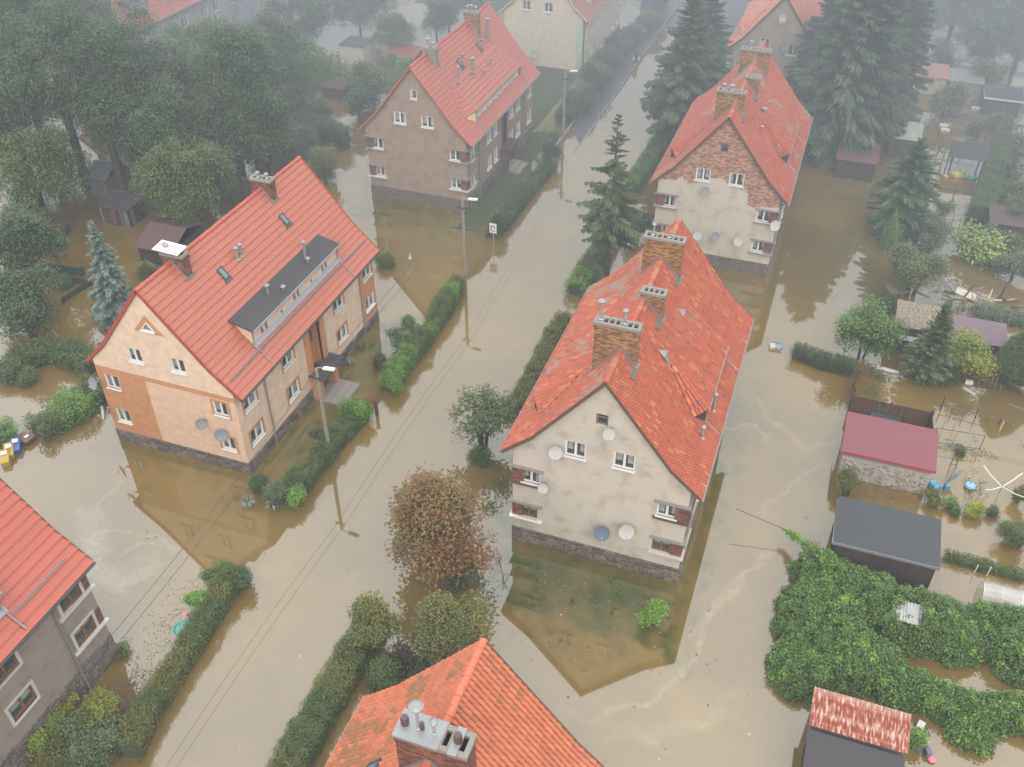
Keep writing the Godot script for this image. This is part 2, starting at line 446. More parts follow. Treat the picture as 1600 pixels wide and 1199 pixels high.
func span(poly: Array, v: float) -> Vector2:
	var lo := 1e9; var hi := -1e9
	for i in poly.size():
		var a: Vector2 = poly[i]; var b: Vector2 = poly[(i + 1) % poly.size()]
		if (a.y - v) * (b.y - v) <= 0 and absf(a.y - b.y) > 1e-6:
			var u := lerpf(a.x, b.x, (v - a.y) / (b.y - a.y))
			lo = minf(lo, u); hi = maxf(hi, u)
	return Vector2(lo, hi)

func roof_plane(c: Dictionary, roof: Node3D, O: Vector3, U: Vector3, V: Vector3, poly: Array) -> void:
	var N := U.cross(V)
	var B := Basis(U, N, -V)
	var top := 0.0
	for p in poly: top = maxf(top, p.y)
	if c.roof == "clay":
		var ex: float = c.get("ex", 0.37); var tw: float = c.get("tw", 0.225)
		var rows := int(round(top / ex))
		var e := top / rows
		for r in rows:
			var s := span(poly, (r + 0.5) * e)
			var n := int(round((s.y - s.x) / tw))
			for i in n:
				var w := (s.y - s.x) / n
				var p := O + U * (s.x + w * i) + V * (r * e) + N * 0.0
				var bb := B * Basis.from_euler(Vector3(rnd(-0.015, 0.015), rnd(-0.012, 0.012), rnd(-0.012, 0.012)))
				c.tiles.append(Transform3D(bb * Basis.from_scale(Vector3(w / 0.25 * 0.955, 1, e / 0.37)), p + N * rnd(-0.004, 0.006)))
	else:
		var ex := 0.43
		var rows := maxi(1, int(round(top / ex)))
		var e := top / rows
		for r in rows:
			var s := span(poly, (r + 0.5) * e)
			if s.y - s.x < 0.1: continue
			part("tile_course", course_mesh(snappedf(s.y - s.x, 0.05), snappedf(e, 0.01)), c.roofmat, roof, Transform3D(B, O + U * s.x + V * (r * e)))

func tile_tint(c: Dictionary, p: Vector3) -> Color:
	var n: FastNoiseLite = cache.tint
	var a := n.get_noise_3d(p.x * 2.0, p.y * 2.0, p.z * 2.0); var b := n.get_noise_3d(p.x * 9 + 50, p.y * 9, p.z * 9)
	var pal: Array = c.tints
	var q := pal[0] as Color
	var r := rng.randf()
	if r < c.odd: q = pick(pal.slice(1))
	var lx: float = p.x - c.xc
	var lim: float = c.moss - (0.22 if lx < 0 else 0.0) - (0.2 if absf(lx) < 1.3 else 0.0)
	if a + b * 0.5 + rnd(-0.15, 0.15) > lim: q = q.lerp(c.mosscol, rnd(0.45, 0.9))
	return q * rnd(0.9, 1.1)

func lay_tiles(c: Dictionary, roof: Node3D, hroot: Node3D) -> void:
	var arr: Array = c.tiles
	var at := hroot.position
	if c.get("singles", 0) > 0:
		var near := []
		for i in arr.size():
			near.append([(arr[i].origin + at).distance_to(c.near), i])
		near.sort_custom(func(a, b): return a[0] < b[0])
		var taken := {}
		var mats := []
		for k in 14:
			var m: StandardMaterial3D = M.clay.duplicate()
			m.vertex_color_use_as_albedo = false
			m.albedo_color = tile_tint(c, at + Vector3(k * 3.3, 5, k * 2.1)).linear_to_srgb()
			mats.append(m)
		for k in mini(c.singles, near.size()):
			var i: int = near[k][1]
			taken[i] = true
			part("tile", tile_mesh(), pick(mats), roof, arr[i])
		var rest := []
		for i in arr.size():
			if not taken.has(i): rest.append(arr[i])
		arr = rest
	var cols := []
	for t in arr: cols.append(tile_tint(c, t.origin + at))
	copies("tiles", tile_mesh(), M.clay, roof, arr, cols, true)

func pipe(called: String, parent: Node3D, base: Vector3, h: float, r: float, m: Material, cowl := 1.0) -> void:
	var mb := MB.new()
	mb.tube([base - Vector3(0, 0.5, 0), base + Vector3(0, h, 0)], [r, r], 10)
	mb.lathe([Vector2(r * 1.7, -0.01), Vector2(r * 1.8, 0.06), Vector2(r, 0.1)], 10, Transform3D(Basis(), base))
	var o := part(called, mb, m, parent)
	if cowl > 0:
		var cb := MB.new()
		cb.lathe([Vector2(0, 0.0), Vector2(r * 1.9 * cowl, -0.02), Vector2(r * 2.0 * cowl, 0.03), Vector2(r * 1.1 * cowl, 0.10), Vector2(0, 0.14)], 14, Transform3D(Basis(), base + Vector3(0, h + 0.1, 0)))
		for k in 3:
			var d := Vector3(cos(k * TAU / 3), 0, sin(k * TAU / 3)) * r * 0.9
			cb.tube([base + d + Vector3(0, h - 0.02, 0), base + d + Vector3(0, h + 0.12, 0)], [0.012, 0.012], 4)
		part("cowl", cb, M.bright_zinc, o)

func chimney(c: Dictionary, parent: Node3D, x0: float, x1: float, ds: float, d: float, top: float, flues: int, m: Material, base: float, pipes := []) -> Node3D:
	var b := MB.new()
	var z1 := -ds; var z0 := -ds - d
	# open at the top: the flues run down inside
	var P := [Vector3(x0, base, z1), Vector3(x1, base, z1), Vector3(x1, base, z0), Vector3(x0, base, z0)]
	var up := Vector3(0, top - 0.16 - base, 0)
	for i in 4: b.quad(P[i], P[i] + up, P[(i + 1) % 4] + up, P[(i + 1) % 4])
	for e in [[Vector3(x0 - 0.04, top - 0.36, z1), Vector3(x1 + 0.04, top - 0.24, z1 + 0.04)], [Vector3(x0 - 0.04, top - 0.36, z0 - 0.04), Vector3(x1 + 0.04, top - 0.24, z0)], [Vector3(x0 - 0.04, top - 0.36, z0), Vector3(x0, top - 0.24, z1)], [Vector3(x1, top - 0.36, z0), Vector3(x1 + 0.04, top - 0.24, z1)]]:
		b.box(e[0], e[1])
	var o := part("chimney", b, m, parent)
	var cap := MB.new()
	var fw := (x1 - x0 - 0.12) / flues
	var y0 := top - 0.16; var y1 := top
	# cap slab with a square opening per flue
	cap.box(Vector3(x0 - 0.06, y0, z0 - 0.06), Vector3(x1 + 0.06, y1, z0 + 0.13)); cap.box(Vector3(x0 - 0.06, y0, z1 - 0.13), Vector3(x1 + 0.06, y1, z1 + 0.06))
	for i in flues + 1:
		var x := x0 + 0.06 + fw * i
		cap.box(Vector3(x - (0.12 if i == 0 else 0.05), y0, z0 + 0.13), Vector3(x + (0.12 if i == flues else 0.05), y1 - 0.002, z1 - 0.13))
	part("chimney_cap", cap, M.concrete, o)
	# the withes between the flues
	for i in range(1, flues):
		var fl := MB.new()
		var x := x0 + 0.06 + fw * i
		fl.box(Vector3(x - 0.04, base, z0 + 0.01), Vector3(x + 0.04, y0 - 0.003, z1 - 0.01))
		part("flue_wall", fl, m, o)
	for p in pipes:
		pipe("flue_pipe", o, Vector3(lerpf(x0, x1, p[0]), top - 0.05, (z0 + z1) / 2), p[1], p[2], M.steel, p[3])
	# lead apron where the stack meets the slopes
	var fb := MB.new()
	for zz in [z1 + 0.02, z0 - 0.02]:
		var l := Vector3(x0 - 0.03, rooftop(c, x0) + 0.12, zz); var r := Vector3(x1 + 0.03, rooftop(c, x1) + 0.12, zz)
		var apex := Vector3(0, c.ha + 0.10, zz)
		if x0 < 0 and x1 > 0:
			fb.beam(l, apex, 0.05, 0.2); fb.beam(apex, r, 0.05, 0.2)
		else:
			fb.beam(l, r, 0.05, 0.2)
	fb.beam(Vector3(x1 + 0.03, rooftop(c, x1) + 0.1, z0 - 0.1), Vector3(x1 + 0.03, rooftop(c, x1) + 0.1, z1 + 0.1), 0.14, 0.1)
	fb.beam(Vector3(x0 - 0.03, rooftop(c, x0) + 0.1, z0 - 0.1), Vector3(x0 - 0.03, rooftop(c, x0) + 0.1, z1 + 0.1), 0.14, 0.1)
	part("flashing", fb, M.zinc, o)
	return o

func rooftop(c: Dictionary, x: float) -> float:
	x = absf(x)
	var ky: float = c.ha - 1.25 * c.k
	return c.ha - 1.25 * x if x < c.k else lerpf(ky, c.he, (x - c.k) / (c.w + c.ov - c.k))

func skylight(c: Dictionary, parent: Node3D, x: float, ds: float, w := 0.5, l := 0.8) -> void:
	var y := rooftop(c, x)
	var V := Vector3(-signf(x) * 0.6247, 0.7809, 0)
	var U := Vector3(0, 0, -signf(x))
	var tr := Transform3D(Basis(U, U.cross(V), -V), Vector3(x, y, -ds))
	var mb := MB.new()
	for q in [[Vector3(-w / 2, 0.02, -l / 2), Vector3(-w / 2 + 0.07, 0.15, l / 2)], [Vector3(w / 2 - 0.07, 0.02, -l / 2), Vector3(w / 2, 0.15, l / 2)], [Vector3(-w / 2 + 0.07, 0.02, -l / 2), Vector3(w / 2 - 0.07, 0.147, -l / 2 + 0.07)], [Vector3(-w / 2 + 0.07, 0.02, l / 2 - 0.07), Vector3(w / 2 - 0.07, 0.147, l / 2)]]:
		mb.box(q[0], q[1])
	mb.box(Vector3(-w / 2 - 0.12, 0.06, l / 2), Vector3(w / 2 + 0.12, 0.085, l / 2 + 0.22))
	var o := part("skylight", mb, M.dark_metal, parent, tr)
	var g := MB.new()
	g.box(Vector3(-w / 2 + 0.07, 0.1, -l / 2 + 0.07), Vector3(w / 2 - 0.07, 0.12, l / 2 - 0.07))
	part("pane", g, M.skyglass, o)

func stones(c: Dictionary, plinth: Node3D, tr: Transform3D, ln: float, y0: float, y1: float, single: bool, sx := 0.52) -> void:
	if not cache.has("stone0"):
		for k in 3:
			var mb := MB.new()
			var b := 0.07 + 0.03 * k
			# a rough squared block: unit size, worn edges
			var f := [Vector3(-0.5 + b, -0.5 + b, 0.5), Vector3(-0.5 + b * 0.8, 0.5 - b, 0.5), Vector3(0.5 - b, 0.5 - b * 0.7, 0.5), Vector3(0.5 - b, -0.5 + b, 0.5)]
			var g := [Vector3(-0.5, -0.5, 0.0), Vector3(-0.5, 0.5, 0.0), Vector3(0.5, 0.5, 0.0), Vector3(0.5, -0.5, 0.0)]
			mb.quad(f[0], f[1], f[2], f[3])
			for i in 4:
				var j := (i + 1) % 4
				mb.quad(g[i], g[j], f[j], f[i])
			cache["stone%d" % k] = mb.mesh()
	var rows := int(round((y1 - y0) / 0.3))
	var rh := (y1 - y0) / rows
	var xf := []; var st := [M.stone, M.stone, M.stone_b, M.stone_c]
	for r in rows:
		var x := -rnd(0, 0.3)
		while x < ln - 0.05:
			var w := rnd(sx * 0.65, sx * 1.5)
			var a := maxf(x, 0); var b := minf(x + w, ln)
			if b - a > 0.08:
				var t := tr * Transform3D(Basis.from_scale(Vector3(b - a - 0.025, rh - 0.025, 0.06 + rnd(0, 0.05))), Vector3((a + b) / 2, y0 + rh * (r + 0.5), 0))
				if single: part("stone", cache["stone%d" % (rng.randi() % 3)], pick(st), plinth, t)
				else: xf.append(t)
			x += w
	if not single:
		copies("stones", cache.stone1, M.stone, plinth, xf, [], true)

func dish(label: String, at: Vector3, n: Vector3, r: float, m: Material, face := Vector3(0.25, 0.25, 1)) -> void:
	# n: outward normal of the wall that carries it; the bowl looks along face
	var o := thing("satellite_dish", label, "satellite dish", at, "satellite dishes on the house walls")
	var z := face.normalized(); var x := Vector3.UP.cross(z).normalized()
	var tr := Transform3D(Basis(x, z.cross(x), z), n * 0.42)
	var mb := MB.new()
	var prof := []
	for i in 7:
		var q := r * i / 6.0
		prof.append(Vector2(q, 0.16 * r * (q / r) * (q / r)))
	prof.append(Vector2(r, 0.16 * r + 0.02))
	mb.lathe(prof, 24, tr * Transform3D(Basis(Vector3.RIGHT, PI / 2), Vector3.ZERO) * Transform3D(Basis.from_scale(Vector3(1, 1, 1.08)), Vector3.ZERO))
	part("dish", mb, m, o)
	var a := MB.new()
	a.tube([Vector3.ZERO, n * 0.3 + Vector3(0, -0.25, 0), n * 0.36 + Vector3(0, 0.05, 0)], [0.02, 0.02, 0.02], 6)
	a.box(Vector3(-0.09, -0.09, -0.02), Vector3(0.09, 0.09, 0.03), Transform3D(Basis(Vector3.UP.cross(n), Vector3.UP, n), Vector3.ZERO))
	part("bracket", a, M.steel, o)
	var f := MB.new()
	var tip: Vector3 = tr * Vector3(0, -r * 0.35, r * 0.9)
	f.tube([tr * Vector3(0, -r, 0.1), tip], [0.014, 0.014], 5)
	f.tube([tip, tip - z * 0.12], [0.035, 0.025], 8)
	part("receiver_arm", f, M.dirty_white, o)

func dormer_flat(c: Dictionary, o: Node3D, s0: float, s1: float, wins: Array) -> void:
	# long shed dormer under dark felt, on the right slope
	var xf := 4.30; var yb := rooftop(c, 4.30) - 0.05; var xt := 2.95; var yt: float = rooftop(c, xt) + 0.06
	var ye := yt - 0.36
	var w := MB.new()
	var tr := Transform3D(Basis(Vector3(0, 0, -1), Vector3.UP, Vector3.RIGHT), Vector3(xf, 0, -s0))
	var holes := []
	for q in wins: holes.append(Rect2(q[0] - s0 - q[2] / 2, q[1] - q[3] / 2, q[2], q[3]))
	wall_panel(w, tr, 0, s1 - s0, yb, [Vector2(0, ye), Vector2(s1 - s0, ye)], holes, 0.15)
	for zz in [-s0, -s1]:
		var p := [Vector3(xf, yb, zz), Vector3(xf, ye, zz), Vector3(xt, yt - 0.05, zz)]
		w.tri(p[0], p[1], p[2]) if zz == -s1 else w.tri(p[0], p[2], p[1])
	var d := part("dormer", w, c.dormermat, o)
	for q in wins:
		window(d, tr * Transform3D(Basis(), Vector3(q[0] - s0, q[1], 0)), q[2], q[3], "net")
	var r := MB.new()
	var e := xf + 0.28
	var yy := ye - 0.28 * 0.27
	var P := [Vector3(xt - 0.15, yt + 0.12, -s0 + 0.2), Vector3(xt - 0.15, yt + 0.12, -s1 - 0.2), Vector3(e, yy + 0.1, -s1 - 0.2), Vector3(e, yy + 0.1, -s0 + 0.2)]
	var dn := Vector3(0, -0.11, 0)
	r.quad(P[0], P[1], P[2], P[3])
	for i in 4:
		r.quad(P[(i + 1) % 4], P[i], P[i] + dn, P[(i + 1) % 4] + dn)
	r.quad(P[3] + dn, P[2] + dn, P[1] + dn, P[0] + dn)
	part("dormer_roof", r, M.felt, d)
	var g := MB.new()
	g.tube([Vector3(e + 0.05, yy + 0.06, -s0 + 0.22), Vector3(e + 0.05, yy + 0.06, -s1 - 0.22)], [0.055, 0.055], 8)
	part("gutter", g, M.zinc, d)
	for zz in [-s0 + 0.02, -s1 - 0.02]:
		var dp := MB.new()
		dp.tube([Vector3(e, yy, zz), Vector3(xf + 0.06, yy - 0.3, zz), Vector3(xf + 0.1, yb + 0.12, zz), Vector3(c.w + c.ov, c.he + 0.14, zz)], [0.045, 0.045, 0.045, 0.045], 8)
		part("drainpipe", dp, M.zinc, d)
	var ap := MB.new()
	ap.beam(Vector3(xf + 0.1, yb + 0.12, -s0 + 0.15), Vector3(xf + 0.1, yb + 0.12, -s1 - 0.15), 0.4, 0.04, Vector3(0.6, 0.75, 0))
	part("flashing", ap, M.zinc, d)

func dormer_hip(c: Dictionary, o: Node3D, roof: Node3D, side: int, s0: float, s1: float, wins: Array, xt := 2.1, t0 := 0.3, t1 := 0.1, hip := 1.15) -> void:
	# long tiled dormer with hipped ends; side +1 right slope, -1 left
	var xf := 4.40; var xe := 4.56
	var yt: float = rooftop(c, xt) + 0.10
	var ye = 8.5 + (c.ha - 12.93)
	var yb := rooftop(c, xf) - 0.05
	var yw = ye + 0.1
	var S := Vector3(side, 1, 1)
	var w := MB.new()
	var tr := Transform3D(Basis(Vector3(0, 0, -side), Vector3.UP, Vector3(side, 0, 0)), Vector3(side * xf, 0, -s0 if side > 0 else -s1))
	var holes := []
	for q in wins: holes.append(Rect2((q[0] - s0 if side > 0 else s1 - q[0]) - q[2] / 2, q[1] - q[3] / 2, q[2], q[3]))
	wall_panel(w, tr, 0, s1 - s0, yb, [Vector2(0, yw), Vector2(s1 - s0, yw)], holes, 0.12)
	var d := part("dormer", w, c.dormermat, o)
	for i in wins.size():
		var q: Array = wins[i]
		window(d, tr * Transform3D(Basis(), Vector3(holes[i].get_center().x, q[1], 0)), q[2], q[3], "net")
	var E0 := Vector3(xe, ye, -s0) * S; var E1 := Vector3(xe, ye, -s1) * S
	var T0 := Vector3(xt, yt, -s0 - t0) * S; var T1 := Vector3(xt, yt, -s1 + t1) * S
	var xb := 3.9
	var B0 := Vector3(xb, rooftop(c, xb) + 0.05, -s0 + hip) * S; var B1 := Vector3(xb, rooftop(c, xb) + 0.05, -s1 - hip) * S
	var deck := MB.new()
	var dn := Vector3(0, -0.05, 0)
	deck.quad(E0 + dn, T0 + dn, T1 + dn, E1 + dn)
	deck.tri(B0 + dn, T0 + dn, E0 + dn); deck.tri(E1 + dn, T1 + dn, B1 + dn)
	deck.quad(E0 + dn * 4, E0, E1, E1 + dn * 4)
	var dr := part("dormer_roof", deck, M.sheathing, d)
	# cheeks under the hips
	var ck := MB.new()
	for q in [[E0, B0], [E1, B1]]:
		ck.tri(q[0] + dn, q[1] + dn, Vector3(q[0].x, rooftop(c, q[0].x), q[0].z)); ck.tri(q[1] + dn, q[0] + dn, Vector3(xf * side, yb, q[0].z))
	part("dormer_cheek", ck, c.dormermat, d)
	var keep: Node3D = roof
	if side > 0:
		face_tiles(c, keep, E0, E1, T1, T0)
		face_tiles(c, keep, B0, E0, T0, T0)
		face_tiles(c, keep, E1, B1, T1, T1)
	else:
		face_tiles(c, keep, E1, E0, T0, T1)
		face_tiles(c, keep, E0, B0, T0, T0)
		face_tiles(c, keep, B1, E1, T1, T1)
	for q in [[T0, E0, B0], [T1, E1, B1]]:
		var rg := MB.new()
		rg.tube([q[0] + Vector3(0, 0.03, 0), q[1] + Vector3(0, 0.03, 0)], [0.06, 0.06], 8)
		part("hip_cap", rg, c.capmat, d)
		var vl := MB.new()
		vl.tube([q[0], q[2]], [0.035, 0.035], 6)
		part("valley", vl, M.dark_metal if c.roof == "clay" else M.zinc, d)
	var g := MB.new()
	g.tube([E0 + Vector3(side * 0.06, -0.03, 0.1), E1 + Vector3(side * 0.06, -0.03, -0.1)], [0.055, 0.055], 8)
	part("gutter", g, c.get("guttermat", M.zinc), d)
	for q in [E0, E1]:
		var dp := MB.new()
		dp.tube([q + Vector3(0, -0.05, 0), Vector3(side * 4.5, rooftop(c, 4.5) + 0.12, q.z), Vector3(side * (c.w + c.ov), c.he + 0.12, q.z)], [0.05, 0.05, 0.05], 8)
		part("drainpipe", dp, M.zinc, d)

func face_tiles(c: Dictionary, roof: Node3D, a: Vector3, b: Vector3, d: Vector3, e: Vector3) -> void:
	# covers the plane a-b (eave, left to right from outside), d, e (top right, top left)
	var U := (b - a).normalized()
	var N := U.cross(e - a).normalized()
	var V := N.cross(U)
	var poly := []
	for p in [a, b, d, e]: poly.append(Vector2((p - a).dot(U), (p - a).dot(V)))
	roof_plane(c, roof, a, U, V, poly)

func house(c: Dictionary) -> Node3D:
	for k in [["w", 4.8], ["ov", 0.55], ["he", 6.87], ["ha", 12.93], ["k", 3.7], ["gb", 0.25], ["dy", 0.0], ["plinth", 1.1], ["sd", 0.25]]:
		if not c.has(k[0]): c[k[0]] = k[1]
	c.tiles = []
	var L: float = c.L; var w: float = c.w
	var o := thing("apartment_house", c.label, "house", Vector3(c.xc, c.dy, -c.s0), "rows of pitched roof houses in the flood")
	var ky: float = c.ha - 1.25 * c.k
	var ex: float = w + c.ov
	var under := 0.16
	var gp := [Vector2(-w, rooftop(c, w) - under), Vector2(-c.k, ky - under), Vector2(0, c.ha - under), Vector2(c.k, ky - under), Vector2(w, rooftop(c, w) - under)]
	var eh: float = rooftop(c, w) - under
	# front gable, right facade, rear gable, left facade: [transform, length, profile, windows]
	var F := Transform3D(Basis(), Vector3.ZERO)
	var R := Transform3D(Basis(Vector3(0, 0, -1), Vector3.UP, Vector3.RIGHT), Vector3(w, 0, 0))
	var Bk := Transform3D(Basis(Vector3.LEFT, Vector3.UP, Vector3(0, 0, -1)), Vector3(0, 0, -L))
	var Lf := Transform3D(Basis(Vector3(0, 0, 1), Vector3.UP, Vector3.LEFT), Vector3(-w, 0, -L))
	var flat := [Vector2(0, eh), Vector2(L, eh)]
	var sides := [["gable_wall", F, -w, w, gp, c.front], ["facade_wall", R, 0.0, L, flat, c.right], ["gable_wall", Bk, -w, w, gp, c.get("back", [])], ["facade_wall", Lf, 0.0, L, flat, []]]
	for q in sides:
		var wins: Array = q[5]
		var holes := []
		for h in wins: holes.append(Rect2(h[0] - h[2] / 2, h[1] - h[3] / 2, h[2], h[3]))
		if q[1] == R and c.has("recess"): holes.append(c.recess)
		var zones: Array = [[q[2], q[3], c.plinth, q[4], c.wall]]
		if c.has("zones") and q[1] == F: zones = c.zones
		if c.has("zones_r") and q[1] == R: zones = c.zones_r
		for z in zones:
			var mb := MB.new()
			wall_panel(mb, q[1], z[0], z[1], z[2], z[3], holes)
			part(q[0], mb, z[4], o)
		for h in wins:
			window(o, q[1] * Transform3D(Basis(), Vector3(h[0], h[1], 0)), h[2], h[3], h[4] if h.size() > 4 else "white")
			if h.size() > 5:
				var tb := MB.new()
				var a: float = h[2] / 2; var b: float = h[3] / 2; var tw := 0.16
				for e in [[Vector3(-a - tw, -b - tw, 0.004), Vector3(-a, b + tw, 0.03)], [Vector3(a, -b - tw, 0.004), Vector3(a + tw, b + tw, 0.03)], [Vector3(-a, b, 0.004), Vector3(a, b + tw, 0.028)], [Vector3(-a, -b - tw, 0.004), Vector3(a, -b - 0.05, 0.028)]]:
					tb.box(e[0], e[1])
				part("window_surround", tb, h[5], o, q[1] * Transform3D(Basis(), Vector3(h[0], h[1], 0)))
	# attic floor closes the inside; plinth of squared stone
	var pb := MB.new()
	for q in [[F, 2 * w + 0.08, -w - 0.04], [R, L + 0.08, -0.04], [Bk, 2 * w + 0.08, -w - 0.04], [Lf, L + 0.08, -0.04]]:
		wall_panel(pb, q[0] * Transform3D(Basis(), Vector3(0, 0, 0.04)), q[2], q[2] + q[1], -0.8 - c.dy, [Vector2(-99, c.plinth), Vector2(99, c.plinth)], [])
	pb.quad(Vector3(-w - 0.04, c.plinth, 0.04), Vector3(-w - 0.04, c.plinth, -L - 0.04), Vector3(w + 0.04, c.plinth, -L - 0.04), Vector3(w + 0.04, c.plinth, 0.04))
	pb.quad(Vector3(-w, eh - 0.4, -0.2), Vector3(-w, eh - 0.4, -L + 0.2), Vector3(w, eh - 0.4, -L + 0.2), Vector3(w, eh - 0.4, -0.2))
	var plinth := part("plinth", pb, M.mortar, o)
	if c.get("stone", 0) > 0:
		stones(c, plinth, F * Transform3D(Basis(), Vector3(-w - 0.03, 0, 0.04)), 2 * w + 0.06, -0.35 - c.dy, c.plinth - 0.02, c.stone == 2)
		stones(c, plinth, R * Transform3D(Basis(), Vector3(0, 0, 0.04)), L, -0.35 - c.dy, c.plinth - 0.02, c.stone == 2)
	for q in c.get("cellar", []):
		var cb := MB.new()
		cb.box(Vector3(-0.32, -0.2, 0.03), Vector3(0.32, 0.2, 0.13))
		part("cellar_window", cb, c.cellarmat if c.has("cellarmat") else M.cellar, o, R * Transform3D(Basis(), Vector3(q, c.plinth - 0.38, 0)))
	# roof deck
	var db := MB.new()
	var g: float = c.gb
	var prof := [Vector2(-ex, c.he), Vector2(-c.k, ky), Vector2(0, c.ha), Vector2(c.k, ky), Vector2(ex, c.he)]
	for i in 4:
		var a: Vector2 = prof[i]; var b: Vector2 = prof[i + 1]
		var A := Vector3(a.x, a.y - 0.03, g); var Bq := Vector3(b.x, b.y - 0.03, g)
		var z := Vector3(0, 0, -L - 2 * g); var dn := Vector3(0, -0.16, 0)
		db.quad(A, A + z, Bq + z, Bq)
		db.quad(A + dn, Bq + dn, Bq + z + dn, A + z + dn)
		db.quad(A + dn, A, Bq, Bq + dn)
		db.quad(Bq + z + dn, Bq + z, A + z, A + z + dn)
	for s in [-1, 1]:
		var A := Vector3(s * ex, c.he - 0.03, g); var z := Vector3(0, 0, -L - 2 * g); var dn := Vector3(0, -0.16, 0)
		db.quad(A, A + dn, A + z + dn, A + z)
	var roof := part("roof", db, M.sheathing, o)
	var ln := L + 2 * g
	var ml := Vector2(c.k, ky).distance_to(Vector2(0, c.ha)); var fl := Vector2(ex + 0.05, c.he - 0.045).distance_to(Vector2(c.k, ky))
	for s in [1, -1]:
		var U := Vector3(0, 0, -s); var z0: float = g if s > 0 else -L - g
		var V1 := Vector3(-s * c.k, c.ha - ky, 0).normalized(); var V0 := Vector3(s * (c.k - ex - 0.05), ky - c.he + 0.045, 0).normalized()
		roof_plane(c, roof, Vector3(s * (ex + 0.05), c.he - 0.045, z0), U, V0, [Vector2(0, 0), Vector2(ln, 0), Vector2(ln, fl), Vector2(0, fl)])
		roof_plane(c, roof, Vector3(s * c.k, ky, z0), U, V1, [Vector2(0, 0), Vector2(ln, 0), Vector2(ln, ml), Vector2(0, ml)])
	# ridge, one cap tile after another
	if not cache.has("ridge"):
		var rb := MB.new()
		for k in 6:
			var a := PI * (k / 6.0) - 0.2 + 0.06 * k; var b := PI * ((k + 1) / 6.0) - 0.2 + 0.06 * (k + 1)
			var A := Vector3(cos(a) * 0.15, sin(a) * 0.13, 0); var Bq := Vector3(cos(b) * 0.15, sin(b) * 0.13, 0)
			var z := Vector3(0, 0, -0.43); var dn := Vector3(0, -0.02, 0)
			rb.quad(A, A + z + dn, Bq + z + dn, Bq)
			rb.tri(Vector3.ZERO, A, Bq)
		cache.ridge = rb.mesh()
	var nr := int(ln / 0.4)
	for i in nr:
		part("ridge_tile", cache.ridge, pick(c.ridgemats), roof, Transform3D(Basis.from_euler(Vector3(0, rnd(-0.02, 0.02), rnd(-0.03, 0.03))), Vector3(rnd(-0.01, 0.01), c.ha - 0.01 + rnd(0, 0.012), g - ln * i / nr)))
	for z in [g, -L - g]:
		var vb := MB.new()
		for i in 4:
			var a: Vector2 = prof[i]; var b: Vector2 = prof[i + 1]
			vb.beam(Vector3(a.x, a.y + 0.0, z), Vector3(b.x, b.y + 0.0, z), 0.06, c.get("verge", 0.13))
		part("verge_board", vb, c.get("vergemat", M.sheathing), roof)
	for s in [-1, 1]:
		var gb := MB.new()
		gb.tube([Vector3(s * (ex + 0.11), c.he - 0.1, g), Vector3(s * (ex + 0.11), c.he - 0.1, -L - g)], [0.07, 0.07], 8)
		part("gutter", gb, c.get("guttermat", M.zinc), o)
	for q in c.get("pipes", []):
		var dp := MB.new()
		var X := Vector3(ex + 0.08, c.he - 0.12, -q)
		dp.tube([X, Vector3(w + 0.09, c.he - 0.75, -q), Vector3(w + 0.09, 0.1, -q), Vector3(w + 0.2, -0.4 - c.dy, -q)], [0.055, 0.055, 0.055, 0.055], 8)
		part("drainpipe", dp, c.get("pipemat", M.zinc), o)
	if c.has("corner"):
		for q in c.corner: corner_bay(c, o, q)
	c.roof_node = roof; c.node = o
	return o

func corner_bay(c: Dictionary, o: Node3D, q: Array) -> void:
	# the brick pier between two windows that meet at a corner, with the lintel and sill bands round it. q: side, height, sill material
	var s: float = q[0]; var y: float = q[1]; var w: float = c.w
	var d: float = c.get("sd", 0.25)
	var b := MB.new()
	var x0: float = s * (w - 0.62); var x1: float = s * (w + 0.025)
	b.box(Vector3(minf(x0, x1), y - 0.5, -0.5), Vector3(maxf(x0, x1), y + 0.5, 0.025))
	part("brick_pier", b, c.get("piermat", M.brick_dark), o)
	var lb := MB.new()
	var xa: float = s * (w - 1.75); var xb: float = s * (w + 0.16)
	lb.box(Vector3(minf(xa, xb), y + 0.52, 0.0), Vector3(maxf(xa, xb), y + 0.62, 0.17)); lb.box(Vector3(minf(s * (w + 0.003), xb), y + 0.521, -2.3), Vector3(maxf(s * (w + 0.003), xb), y + 0.619, 0.0))
	part("lintel_band", lb, c.get("bandmat", M.concrete), o)
	var sb := MB.new()
	sb.box(Vector3(minf(xa, xb), y - 0.63, 0.0), Vector3(maxf(xa, xb), y - 0.54, 0.2)); sb.box(Vector3(minf(s * (w + 0.003), xb), y - 0.629, -2.3), Vector3(maxf(s * (w + 0.003), xb), y - 0.541, 0.0))
	part("sill_band", sb, q[2], o)

